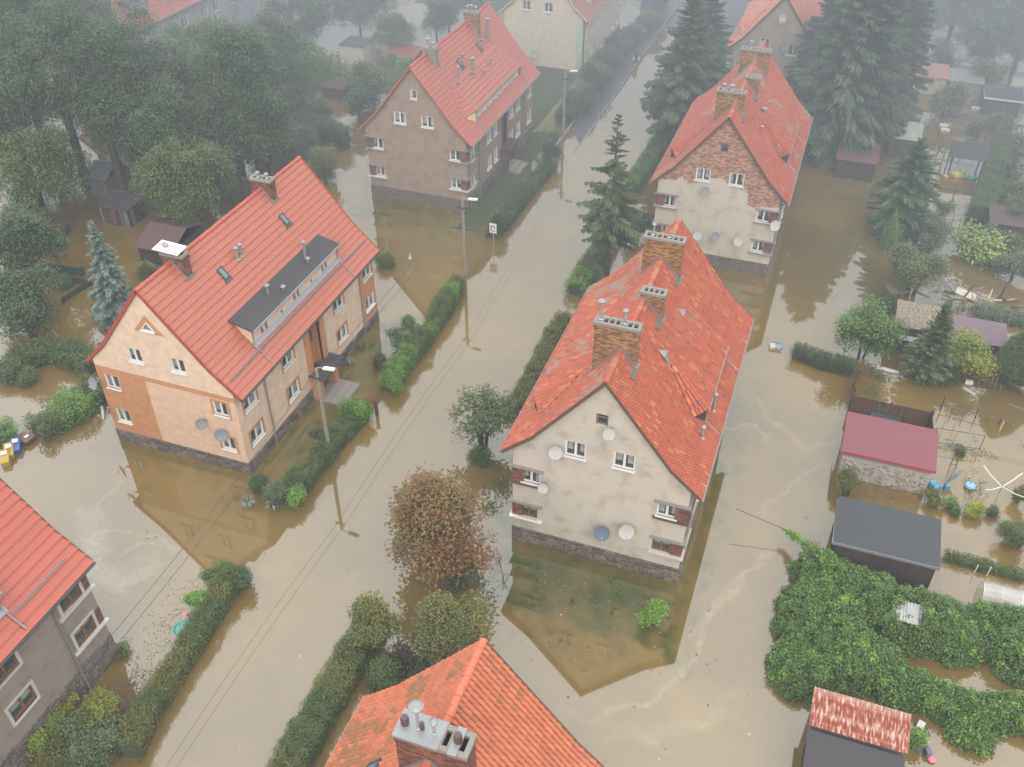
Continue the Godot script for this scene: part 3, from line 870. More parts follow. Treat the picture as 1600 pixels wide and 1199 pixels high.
# ---------------------------------------------------------------- plants
func leaf_cluster(n: int, l: float, rad: float, wid := 0.5, seedv := 1) -> ArrayMesh:
	var key := "leaf%d/%.2f/%.2f/%.2f/%d" % [n, l, rad, wid, seedv]
	if not cache.has(key):
		var r := RandomNumberGenerator.new(); r.seed = seedv
		var mb := MB.new(); mb.colored = true
		for i in n:
			var p := Vector3(r.randf_range(-1, 1), r.randf_range(-0.7, 0.7), r.randf_range(-1, 1)) * rad
			var d := Vector3(r.randf_range(-1, 1), r.randf_range(-0.7, 0.35), r.randf_range(-1, 1)).normalized()
			var s := d.cross(Vector3(r.randf_range(-0.4, 0.4), 1, r.randf_range(-0.4, 0.4))).normalized() * l * wid * 0.5
			var ll := l * r.randf_range(0.7, 1.25)
			mb.col = Color.WHITE * r.randf_range(0.75, 1.2)
			mb.quad(p, p + d * ll * 0.5 - s, p + d * ll + Vector3(0, -0.15 * ll, 0), p + d * ll * 0.5 + s)
		cache[key] = mb.mesh()
	return cache[key]

func tint_of(cols: Array) -> Color:
	var a: Color = pick(cols); var b: Color = pick(cols)
	var q := a.lerp(b, rng.randf()) * rnd(0.75, 1.25)
	return Color(q.r * 1.42, q.g * 1.52, q.b * 0.95)

const GREEN := [Color(0.052, 0.075, 0.022), Color(0.04, 0.062, 0.02), Color(0.07, 0.095, 0.03)]
const DEEP := [Color(0.026, 0.045, 0.018), Color(0.032, 0.055, 0.022), Color(0.042, 0.06, 0.025)]
const FRESH := [Color(0.075, 0.14, 0.025), Color(0.10, 0.17, 0.035), Color(0.055, 0.11, 0.022)]
const BRIGHT := [Color(0.095, 0.18, 0.028), Color(0.12, 0.21, 0.038), Color(0.07, 0.135, 0.026)]
const RUST := [Color(0.125, 0.058, 0.02), Color(0.155, 0.075, 0.026), Color(0.09, 0.066, 0.024), Color(0.16, 0.055, 0.02), Color(0.075, 0.078, 0.028)]
const OLIVE := [Color(0.085, 0.09, 0.028), Color(0.06, 0.07, 0.022), Color(0.12, 0.105, 0.03)]
const YELLOW := [Color(0.24, 0.22, 0.03), Color(0.14, 0.16, 0.03), Color(0.18, 0.2, 0.035)]
const LIME := [Color(0.13, 0.18, 0.045), Color(0.10, 0.155, 0.04), Color(0.19, 0.22, 0.075)]
const BLUEGREEN := [Color(0.14, 0.18, 0.26), Color(0.18, 0.22, 0.32), Color(0.10, 0.135, 0.18)]
const GREYGREEN := [Color(0.066, 0.088, 0.062), Color(0.085, 0.11, 0.08), Color(0.052, 0.072, 0.046)]
const PURPLE := [Color(0.05, 0.03, 0.025), Color(0.07, 0.04, 0.03), Color(0.045, 0.035, 0.02)]

func crown(o: Node3D, c: Vector3, r: Vector3, cols: Array, dens: float, leaf: float, lumps: int, flat := 0.0, called := "crown", top := 0.0, small := 1.0) -> Array:
	# leaves on the shells of many uneven boughs; returns the middles of the boughs
	var rad := (r.x + r.y + r.z) / 3.0
	var mids := []
	var rads := []
	for i in lumps:
		var d := rdir()
		if top == 0: d.y = d.y * 0.85 + 0.1
		var f := rnd(0.5, 0.82) if i > 1 else 0.1
		var mp := c + d * r * f
		if top > 0 and i > lumps * 0.72:   # a leading top narrower than the skirt
			mp = c + Vector3(d.x * r.x * 0.35, r.y * 0.5 + top * rng.randf() * 0.75, d.z * r.z * 0.35)
		mids.append(mp); rads.append(rad * rnd(0.2, 0.42) * small * (1.5 if i < 2 else 1.0))
	var n := int(clampf(dens * 2.0 * 4 * PI * rad * rad / pow(leaf / 0.13, 1.6), 80, 9000))
	var xf := []; var cs := []
	var bough_tint := []
	for i in lumps: bough_tint.append(tint_of(cols))
	for i in n:
		var k := rng.randi() % lumps
		var d := rdir()
		if d.y < -0.35 and rng.randf() < 0.6: d.y = -d.y
		var p: Vector3 = mids[k] + d * rads[k] * rnd(0.72, 1.08) * Vector3(1, 1 - flat, 1)
		if p.y < 0.05: continue
		var b := Basis.from_euler(Vector3(rnd(-0.5, 0.5), rnd(0, TAU), rnd(-0.5, 0.5))).scaled(Vector3.ONE * rnd(0.75, 1.3))
		xf.append(Transform3D(b, p))
		cs.append((bough_tint[k] as Color).lerp(tint_of(cols), 0.6))
	copies(called, leaf_cluster(12, leaf, leaf * 2.3, 0.6, 1 + int(leaf * 100)), M.leaf, o, xf, cs, true)
	return mids

func tree(called: String, label: String, cat: String, c: Vector3, r: Vector3, cols: Array, q := {}) -> Node3D:
	var o := thing(called, label, cat, Vector3(c.x, 0, c.z), q.get("group", "trees standing in the flood"))
	var cc := Vector3(0, c.y, 0)
	var base := Vector3(q.get("lean", 0.0), -0.6, 0)
	var rad := (r.x + r.y + r.z) / 3
	var mids := crown(o, cc, r, cols, q.get("dens", 9.0), q.get("leaf", 0.15), q.get("lumps", int(clampf(rad * 7, 7, 34))), 0.0, "crown", q.get("top", 0.0), q.get("small", 1.0))
	var mb := MB.new()
	var tr: float = q.get("trunk", rad * 0.065 + 0.04)
	var fork := cc - Vector3(0, r.y * 0.55, 0)
	if q.get("stems", 1) > 1:
		for k in q.stems:
			var a = TAU * k / q.stems
			mb.tube([base + Vector3(cos(a), 0, sin(a)) * tr * 1.5, Vector3(cos(a) * r.x * 0.15, maxf(fork.y, 0.3), sin(a) * r.z * 0.15), cc + Vector3(cos(a) * r.x * 0.4, 0, sin(a) * r.z * 0.4)], [tr, tr * 0.8, tr * 0.4], 7)
	else:
		mb.tube([base, base.lerp(fork, 0.5) + Vector3(rnd(-0.1, 0.1), 0, rnd(-0.1, 0.1)), fork, cc], [tr * 1.15, tr, tr * 0.85, tr * 0.4], 9)
	part("trunk", mb, M.bark, o)
	var lb := MB.new()
	for i in mini(mids.size(), 14):
		var m: Vector3 = mids[i]
		var st := fork.lerp(cc, rnd(0, 0.6))
		lb.tube([st, st.lerp(m, 0.55) + Vector3(0, 0.1 * rad * 0.3, 0), m], [tr * 0.42, tr * 0.28, tr * 0.1], 5)
	part("limbs", lb, M.bark, o)
	return o

func shrub(label: String, c: Vector3, r: Vector3, cols: Array, q := {}) -> Node3D:
	# c: middle of the foliage
	var o := thing(q.get("name", "shrub"), label, q.get("cat", "shrub"), Vector3(c.x, 0, c.z), q.get("group", "shrubs in the flooded gardens"))
	var cc := Vector3(0, c.y, 0)
	var rad := (r.x + r.y + r.z) / 3
	crown(o, cc, r, cols, q.get("dens", 14.0), q.get("leaf", 0.11), q.get("lumps", int(clampf(rad * 10, 6, 24))), 0.0, "foliage")
	var mb := MB.new()
	for k in 7:
		var a := TAU * k / 7 + rnd(0, 0.5)
		var e := cc + Vector3(cos(a) * r.x, rnd(-0.2, 0.5) * r.y, sin(a) * r.z) * 0.7
		mb.tube([Vector3(cos(a) * 0.08, -0.4, sin(a) * 0.08), Vector3(e.x * 0.5, e.y * 0.6, e.z * 0.5), e], [0.03, 0.022, 0.01], 5)
	part("stems", mb, M.bark, o)
	return o

func hedge(label: String, pts: Array, w: float, h: float, cols: Array, q := {}) -> Node3D:
	var o := thing("hedge", label, "hedge", Vector3(pts[0].x, 0, pts[0].z), q.get("group", "hedges along the flooded gardens"))
	var org: Vector3 = Vector3(pts[0].x, 0, pts[0].z)
	var core := MB.new()
	var xf := []; var cs := []
	var nz := fnoise(rng.randi() % 1000, 0.5, 3)
	var leaf: float = q.get("leaf", 0.1)
	var dens: float = q.get("dens", 55.0) * pow(0.1 / leaf, 1.6)
	for i in pts.size() - 1:
		var A: Vector3 = pts[i] - org; var B: Vector3 = pts[i + 1] - org
		A.y = 0; B.y = 0
		var ln := A.distance_to(B); var d := (B - A) / ln; var s := d.cross(Vector3.UP)
		core.beam(A + Vector3(0, h * 0.42 - 0.2, 0), B + Vector3(0, h * 0.42 - 0.2, 0), w * 0.72, h * 0.84 + 0.2)
		var n := int(ln * (w + 2 * h) * dens)
		for k in n:
			var t := rnd(-0.15, ln + 0.15)
			var gp := A + d * t
			var bump = nz.get_noise_2d(gp.x + org.x, gp.z + org.z) * q.get("wave", 0.22)
			var hh = h * (1 + bump); var ww = w * (1 + bump * 0.6)
			var f = rng.randf() * (ww + 2 * hh)
			var p: Vector3
			if f < ww: p = gp + s * (f - ww / 2) + Vector3(0, hh, 0)
			elif f < ww + hh: p = gp + s * ww / 2 + Vector3(0, f - ww, 0)
			else: p = gp - s * ww / 2 + Vector3(0, f - ww - hh, 0)
			p += Vector3(rnd(-1, 1), rnd(-1, 1), rnd(-1, 1)) * 0.07
			if p.y < 0.02: continue
			xf.append(Transform3D(Basis.from_euler(Vector3(rnd(-0.6, 0.6), rnd(0, TAU), rnd(-0.6, 0.6))).scaled(Vector3.ONE * rnd(0.7, 1.25)), p))
			var tc := tint_of(cols)
			if q.has("alt") and nz.get_noise_2d(gp.x * 0.5 + org.x + 300, gp.z * 0.5 + org.z) > 0.12: tc = tint_of(q.alt)
			cs.append(tc)
	part("twigs", core, M.core, o)
	copies("foliage", leaf_cluster(12, leaf, leaf * 2.0, 0.55, 3), M.leaf, o, xf, cs, true)
	return o

func needle_branch(kind: int) -> ArrayMesh:
	var key := "branch%d" % kind
	if not cache.has(key):
		var r := RandomNumberGenerator.new(); r.seed = 77 + kind
		var mb := MB.new(); mb.colored = true
		for i in 34:
			var t := 0.08 + 0.92 * i / 33.0
			var y := -0.10 * t * t + 0.06 * t
			var p := Vector3(t, y, 0)
			for s in [-1, 1]:
				for rep in 2:
					var l := (0.36 * (1.05 - t) + 0.10) * r.randf_range(0.6, 1.15)
					var d := Vector3(0.55, -0.28 if kind == 0 else r.randf_range(-0.05, 0.3), s * 0.85).normalized()
					d = (d + Vector3(r.randf_range(-0.2, 0.2), r.randf_range(-0.3, 0.2), r.randf_range(-0.2, 0.2))).normalized()
					var e := p + d * l
					var w := d.cross(Vector3(r.randf_range(-0.6, 0.6), 1, r.randf_range(-0.6, 0.6))).normalized() * 0.026
					mb.col = Color.WHITE * r.randf_range(0.7, 1.25)
					mb.quad(p, p.lerp(e, 0.55) - w, e + Vector3(0, -0.03, 0), p.lerp(e, 0.55) + w)
		mb.col = Color(0.8, 0.55, 0.4)
		mb.tube([Vector3.ZERO, Vector3(0.5, 0.02, 0), Vector3(1, -0.04, 0)], [0.018, 0.012, 0.004], 4, false)
		cache[key] = mb.mesh()
	return cache[key]

func conifer(label: String, at: Vector3, h: float, rb: float, cols: Array, q := {}) -> Node3D:
	var o := thing(q.get("name", "spruce_tree"), label, "conifer", Vector3(at.x, 0, at.z), "conifers standing in the flood")
	var mb := MB.new()
	var tr: float = q.get("trunk", 0.02 * h + 0.03)
	mb.tube([Vector3(0, -0.8, 0), Vector3(0, h * 0.5, 0), Vector3(0, h * 0.99, 0)], [tr, tr * 0.6, 0.02], 9)
	part("trunk", mb, M.bark, o)
	var xf := []; var cs := []
	var y: float = q.get("clear", 0.12) * h
	var kind: int = q.get("kind", 0)
	var step: float = q.get("step", 0.3)
	while y < h * 0.985:
		var f = (y - q.get("clear", 0.12) * h) / (h * (1 - q.get("clear", 0.12)))
		var R := rb * pow(1 - f, q.get("pow", 0.85)) * (0.75 + 0.25 * clampf(f * 9, 0, 1)) + 0.12
		var n := int(q.get("per", 8) * clampf(R / rb * 1.4, 0.55, 1.0) * rnd(0.8, 1.2))
		var a0 := rnd(0, TAU)
		for k in n:
			var a := a0 + TAU * k / n + rnd(-0.3, 0.3)
			if rng.randf() < q.get("gap", 0.08): continue
			var rr := R * rnd(0.55, 1.15)
			var el = lerpf(-0.28, 0.45, pow(f, 1.3)) + rnd(-0.1, 0.1) + q.get("lift", 0.0)
			var bs := Basis.from_euler(Vector3(0, a, 0)) * Basis.from_euler(Vector3(rnd(-0.3, 0.3), 0, el + rnd(-0.12, 0.12))) * Basis.from_scale(Vector3(rr, maxf(rr, 0.8), maxf(rr * 0.85, 0.6)))
			xf.append(Transform3D(bs, Vector3(0, y + rnd(-0.12, 0.12), 0)))
			cs.append(tint_of(cols))
		y += step * (0.55 + 0.45 * (1 - f))
	copies("crown", needle_branch(kind), M.leaf, o, xf, cs, true)
	return o

func topiary(label: String, at: Vector3, prof: Array, cols: Array, q := {}) -> Node3D:
	# clipped or naturally tight evergreen: prof holds (radius, height)
	var o := thing(q.get("name", "clipped_evergreen"), label, q.get("cat", "evergreen"), Vector3(at.x, 0, at.z), "evergreens in the gardens")
	var core := MB.new()
	var inner := []
	for p in prof: inner.append(Vector2(p.x * 0.8, p.y))
	core.lathe(inner, 12)
	core.tube([Vector3(0, -0.5, 0), Vector3(0, prof[0].y + 0.3, 0)], [0.1, 0.08], 7)
	part("trunk", core, M.core, o)
	var xf := []; var cs := []
	var leaf: float = q.get("leaf", 0.09)
	for i in prof.size() - 1:
		var a: Vector2 = prof[i]; var b: Vector2 = prof[i + 1]
		var n := int(TAU * (a.x + b.x) / 2 * a.distance_to(b) * q.get("dens", 55.0))
		for k in n:
			var t := rng.randf()
			var r := lerpf(a.x, b.x, t) * rnd(0.86, 1.07); var an := rnd(0, TAU)
			xf.append(Transform3D(Basis.from_euler(Vector3(rnd(-0.6, 0.6), rnd(0, TAU), rnd(-0.6, 0.6))).scaled(Vector3.ONE * rnd(0.7, 1.3)), Vector3(r * cos(an), lerpf(a.y, b.y, t), r * sin(an))))
			cs.append(tint_of(cols))
	copies("foliage", leaf_cluster(14, leaf, leaf * 1.8, 0.4, 5), M.leaf, o, xf, cs, true)
	return o

func blades(label: String, at: Vector3, r: float, h: float, n: int, cols: Array, wd := 0.05, cat := "plant") -> Node3D:
	# a clump of arching sword leaves
	var o := thing("sword_leaf_plant", label, cat, Vector3(at.x, 0, at.z), "clumps of sword leaves")
	var mb := MB.new(); mb.colored = true
	for i in n:
		var a := rnd(0, TAU); var l := r * rnd(0.6, 1.1); var d := Vector3(cos(a), 0, sin(a))
		var s := Vector3(-sin(a), 0, cos(a)) * wd * 0.5
		var p0 := d * 0.04 + Vector3(0, -0.1, 0); var p1 := d * l * 0.55 + Vector3(0, h * rnd(0.6, 1.0), 0); var p2 := d * l + Vector3(0, h * rnd(0.2, 0.6), 0)
		mb.col = tint_of(cols)
		mb.quad(p0 - s, p1 - s, p1 + s, p0 + s)
		mb.tri(p1 - s, p2, p1 + s)
	part("leaves", mb, M.leaf, o)
	return o

# ---------------------------------------------------------------- sheds, fences, small things
func roof_sheets(o: Node3D, x0: float, x1: float, za: float, ya: float, zb: float, yb: float, m: Material, corr: float, each: float, along_z := true) -> void:
	# a slope from (za, ya) to (zb, yb) covered with sheets laid side by side along x, ribs running down the slope
	var n := maxi(1, int(round((x1 - x0) / each)))
	var w := (x1 - x0) / n
	var key := "sheet%.2f/%.2f/%.2f/%.2f" % [w, corr, absf(zb - za), yb - ya]
	if not cache.has(key):
		var mb := MB.new()
		var k := maxi(2, int(w / 0.045)) if corr > 0 else 1
		for i in k:
			var a := (w - 0.004) * i / k; var b := (w - 0.004) * (i + 1) / k
			var ha := corr * sin(a / 0.18 * TAU); var hb := corr * sin(b / 0.18 * TAU)
			var A := Vector3(a, ha, 0); var B := Vector3(b, hb, 0)
			var z := Vector3(0, yb - ya, zb - za); var t := Vector3(0, -0.035, 0)
			mb.quad(A, A + z, B + z, B); mb.quad(A + t, B + t, B + z + t, A + z + t)
			mb.quad(A + t, A, B, B + t); mb.quad(B + z + t, B + z, A + z, A + z + t)
			if i == 0: mb.quad(A + z + t, A + z, A, A + t)
			if i == k - 1: mb.quad(B + t, B, B + z, B + z + t)
		cache[key] = mb.mesh()
	for i in n:
		part("roof_sheet", cache[key], m, o, Transform3D(Basis.from_euler(Vector3(0, 0, 0)), Vector3(x0 + w * i, ya + 0.003 * (i % 2), za)))

func plank_wall(o: Node3D, a: Vector3, b: Vector3, h0: float, h1: float, m: Array, w := 0.16, thick := 0.03) -> void:
	var ln := a.distance_to(b); var n := maxi(1, int(round(ln / w)))
	var d := (b - a) / ln
	for i in n:
		var hh := lerpf(h0, h1, (i + 0.5) / n) + rnd(-0.015, 0.015)
		var key := "plank%.2f/%.1f" % [ln / n, hh]
		if not cache.has(key):
			var mb := MB.new()
			mb.box(Vector3(-ln / n / 2 + 0.006, 0, -thick / 2), Vector3(ln / n / 2 - 0.006, snappedf(hh, 0.1), thick / 2))
			cache[key] = mb.mesh()
		part("plank", cache[key], pick(m), o, Transform3D(Basis(d, Vector3.UP, d.cross(Vector3.UP)), a + d * (ln * (i + 0.5) / n) + Vector3(0, -0.5, 0)))

func shed(label: String, cat: String, x0: float, x1: float, s0: float, s1: float, hf: float, hb: float, q := {}) -> Node3D:
	# mono-pitch: hf at the near side (s0), hb at the far side (s1); gabled when q.ridge is set
	var o := thing(q.get("name", "garden_shed"), label, cat, Vector3((x0 + x1) / 2, 0, -(s0 + s1) / 2), q.get("group", "sheds and roofs in the flooded gardens"))
	var X := (x1 - x0) / 2; var Z := (s1 - s0) / 2
	var ov: float = q.get("over", 0.2)
	var planks: Array = q.get("planks", [])
	if q.get("open", false):
		for sx in [-1, 1]:
			for sz in [-1, 1]:
				var pb := MB.new()
				pb.box(Vector3(-0.06, -0.5, -0.06), Vector3(0.06, (hf if sz > 0 else hb) - 0.04, 0.06))
				part("post", pb, q.get("postmat", M.wood_dark), o, Transform3D(Basis(), Vector3(sx * (X - 0.1), 0, sz * (Z - 0.1))))
	elif planks.size():
		plank_wall(o, Vector3(-X, 0, Z), Vector3(X, 0, Z), hf + 0.42, hf + 0.42, planks)
		plank_wall(o, Vector3(X, 0, Z), Vector3(X, 0, -Z), hf + 0.42, hb + 0.42, planks)
		plank_wall(o, Vector3(-X, 0, -Z), Vector3(-X, 0, Z), hb + 0.42, hf + 0.42, planks)
		plank_wall(o, Vector3(X, 0, -Z), Vector3(-X, 0, -Z), hb + 0.42, hb + 0.42, planks, 0.5)
	else:
		var mb := MB.new()
		for e in [[Vector3(-X, 0, Z), Vector3(X, 0, Z), hf, hf], [Vector3(X, 0, Z), Vector3(X, 0, -Z), hf, hb], [Vector3(X, 0, -Z), Vector3(-X, 0, -Z), hb, hb], [Vector3(-X, 0, -Z), Vector3(-X, 0, Z), hb, hf]]:
			mb.quad(e[0] - Vector3(0, 0.5, 0), e[0] + Vector3(0, e[2] - 0.05, 0), e[1] + Vector3(0, e[3] - 0.05, 0), e[1] - Vector3(0, 0.5, 0))
		part("wall", mb, q.get("wall", M.concrete), o)
	if q.has("ridge"):
		var rh: float = q.ridge
		roof_sheets(o, -X - ov, X + ov, Z + ov, hf, 0, rh, q.roof, q.get("corr", 0.02), q.get("each", 0.9))
		roof_sheets(o, -X - ov, X + ov, 0, rh, -Z - ov, hb, q.roof, q.get("corr", 0.02), q.get("each", 0.9))
	else:
		roof_sheets(o, -X - ov, X + ov, Z + ov, hf, -Z - ov, hb, q.roof, q.get("corr", 0.0), q.get("each", 0.9))
	if q.has("fascia"):
		var fb := MB.new()
		fb.box(Vector3(-X - ov, hf - 0.17, Z + ov), Vector3(X + ov, hf + 0.015, Z + ov + 0.03))
		fb.box(Vector3(-X - ov - 0.03, hf - 0.17, -Z - ov), Vector3(-X - ov, hf + 0.02, Z + ov + 0.03), Transform3D())
		part("fascia", fb, q.fascia, o)
	return o

func fence(label: String, pts: Array, h: float, mats: Array, q := {}) -> Node3D:
	var o := thing("garden_fence", label, "fence", Vector3(pts[0].x, 0, pts[0].z), "fences of the flooded gardens")
	for i in pts.size() - 1:
		var A: Vector3 = pts[i] - Vector3(pts[0].x, 0, pts[0].z); var B: Vector3 = pts[i + 1] - Vector3(pts[0].x, 0, pts[0].z)
		var ln := A.distance_to(B); var n := int(maxf(1, ln / 2.0)); var d := (B - A) / ln
		for k in n + 1:
			var pb := MB.new()
			pb.box(Vector3(-0.06, -0.5, -0.06), Vector3(0.06, h + 0.1, 0.06))
			part("post", pb, mats[0], o, Transform3D(Basis(d, Vector3.UP, d.cross(Vector3.UP)), A + d * ln * k / n - d.cross(Vector3.UP) * 0.07))
		if q.get("mesh", false):
			var mb := MB.new()
			mb.box(Vector3(0, -0.3, -0.012), Vector3(ln, h, 0.012), Transform3D(Basis(d, Vector3.UP, d.cross(Vector3.UP)), A))
			part("screen", mb, mats[1], o)
		else:
			plank_wall(o, A, B, h + 0.5, h + 0.5, mats, q.get("w", 0.14), 0.025)
			var rb := MB.new()
			rb.beam(A + Vector3(0, h * 0.8, 0) - d.cross(Vector3.UP) * 0.03, B + Vector3(0, h * 0.8, 0) - d.cross(Vector3.UP) * 0.03, 0.04, 0.09)
			part("rail", rb, mats[0], o)
	return o

func lamp_post(label: String, at: Vector3, h: float) -> Node3D:
	var o := thing("street_lamp", label, "street lamp", at, "street lamps along the flooded road")
	var mb := MB.new()
	mb.tube([Vector3(0, -0.8, 0), Vector3(0, h - 0.1, 0)], [0.15, 0.105], 10)
	part("pole", mb, M.pole, o)
	var ab := MB.new()
	ab.tube([Vector3(0.02, h - 0.9, 0), Vector3(0.02, h - 0.1, 0), Vector3(0.12, h + 0.02, 0), Vector3(0.55, h + 0.08, 0)], [0.035, 0.035, 0.03, 0.03], 7)
	part("arm", ab, M.steel, o)
	var hb := MB.new()
	hb.box(Vector3(0, -0.05, -0.13), Vector3(0.75, 0.06, 0.13), Transform3D(Basis.from_euler(Vector3(0, 0, 0.1)), Vector3(0.5, h + 0.08, 0)))
	part("lamp_head", hb, M.white, o)
	var cb := MB.new()
	cb.box(Vector3(-0.35, -0.05, -0.05), Vector3(0.35, 0.05, 0.05), Transform3D(Basis(), Vector3(0, h - 0.75, 0.1)))
	for k in [-0.28, 0.28]:
		cb.lathe([Vector2(0.0, 0.0), Vector2(0.045, 0.02), Vector2(0.045, 0.12), Vector2(0.0, 0.15)], 8, Transform3D(Basis(), Vector3(k, h - 0.7, 0.1)))
	part("crossarm", cb, M.dark_metal, o)
	return o

func wire(label: String, a: Vector3, b: Vector3, sag: float, r := 0.014) -> void:
	var mb := MB.new()
	var pts := []; var rs := []
	for i in 13:
		var t := i / 12.0
		pts.append((b - a) * t + Vector3(0, -4 * sag * t * (1 - t), 0)); rs.append(r)
	mb.tube(pts, rs, 5)
	var o := part("overhead_wire", mb, M.dark_metal, self, Transform3D(Basis(), a))
	o.name = numbered("overhead_wire")
	meta(o, label, "wire", "overhead wires between the street lamps")

func bin(label: String, at: Vector3, m: Material, turn: float, lab: Color) -> void:
	# a wheeled bin floating tipped on its back
	var o := thing("wheeled_bin", label, "bin", at, "floating wheeled bins", turn)
	var b := MB.new()
	var lo := [Vector3(-0.24, 0, -0.26), Vector3(0.24, 0, -0.26), Vector3(0.24, 0, 0.22), Vector3(-0.24, 0, 0.22)]
	var hi := [Vector3(-0.29, 1.0, -0.33), Vector3(0.29, 1.0, -0.33), Vector3(0.29, 1.0, 0.3), Vector3(-0.29, 1.0, 0.3)]
	for i in 4:
		var j := (i + 1) % 4
		b.quad(lo[j], hi[j], hi[i], lo[i])
	b.quad(lo[0], lo[3], lo[2], lo[1])
	var tr := Transform3D(Basis.from_euler(Vector3(-PI / 2 + 0.12, 0, 0)), Vector3(0, 0.16, 0.5))
	part("body", b, m, o, tr)
	var l := MB.new()
	l.box(Vector3(-0.31, 1.0, -0.35), Vector3(0.31, 1.07, 0.33)); l.box(Vector3(-0.29, 0.98, 0.33), Vector3(0.29, 1.05, 0.37))
	l.tube([Vector3(-0.28, 0.97, -0.4), Vector3(0.28, 0.97, -0.4)], [0.025, 0.025], 8)
	part("lid", l, m, o, tr)
	var s := MB.new()
	s.box(Vector3(-0.17, 0.62, 0.285), Vector3(0.17, 0.92, 0.30), Transform3D(Basis.from_euler(Vector3(0.06, 0, 0)), Vector3(0, 0.0, 0.02)))
	part("sticker", s, mat(lab, 0.6), o, tr)
	for sx in [-1, 1]:
		var w := MB.new()
		w.tube([Vector3(sx * 0.2, 0.06, -0.28), Vector3(sx * 0.27, 0.06, -0.28)], [0.1, 0.1], 12)
		part("wheel", w, M.dark_metal, o, tr)

func lump(called: String, label: String, cat: String, shape: MB, m: Material, at: Vector3, turn := 0.0, group := "") -> MeshInstance3D:
	var o := part(called, shape, m, self, Transform3D(Basis.from_euler(Vector3(0, turn, 0)), at))
	o.name = numbered(called)
	meta(o, label, cat, group)
	return o

func boxmb(x: float, y: float, z: float, b := 0.02) -> MB:
	# a box with chamfered upper edges, resting on its base
	var m := MB.new()
	m.box(Vector3(-x / 2, 0, -z / 2), Vector3(x / 2, y - b, z / 2))
	var A := [Vector3(-x / 2, y - b, z / 2), Vector3(x / 2, y - b, z / 2), Vector3(x / 2, y - b, -z / 2), Vector3(-x / 2, y - b, -z / 2)]
	var B := []
	for p in A: B.append(Vector3(p.x - signf(p.x) * b, y, p.z - signf(p.z) * b))
	for i in 4: m.quad(A[i], B[i], B[(i + 1) % 4], A[(i + 1) % 4])
	m.quad(B[0], B[3], B[2], B[1])
	return m

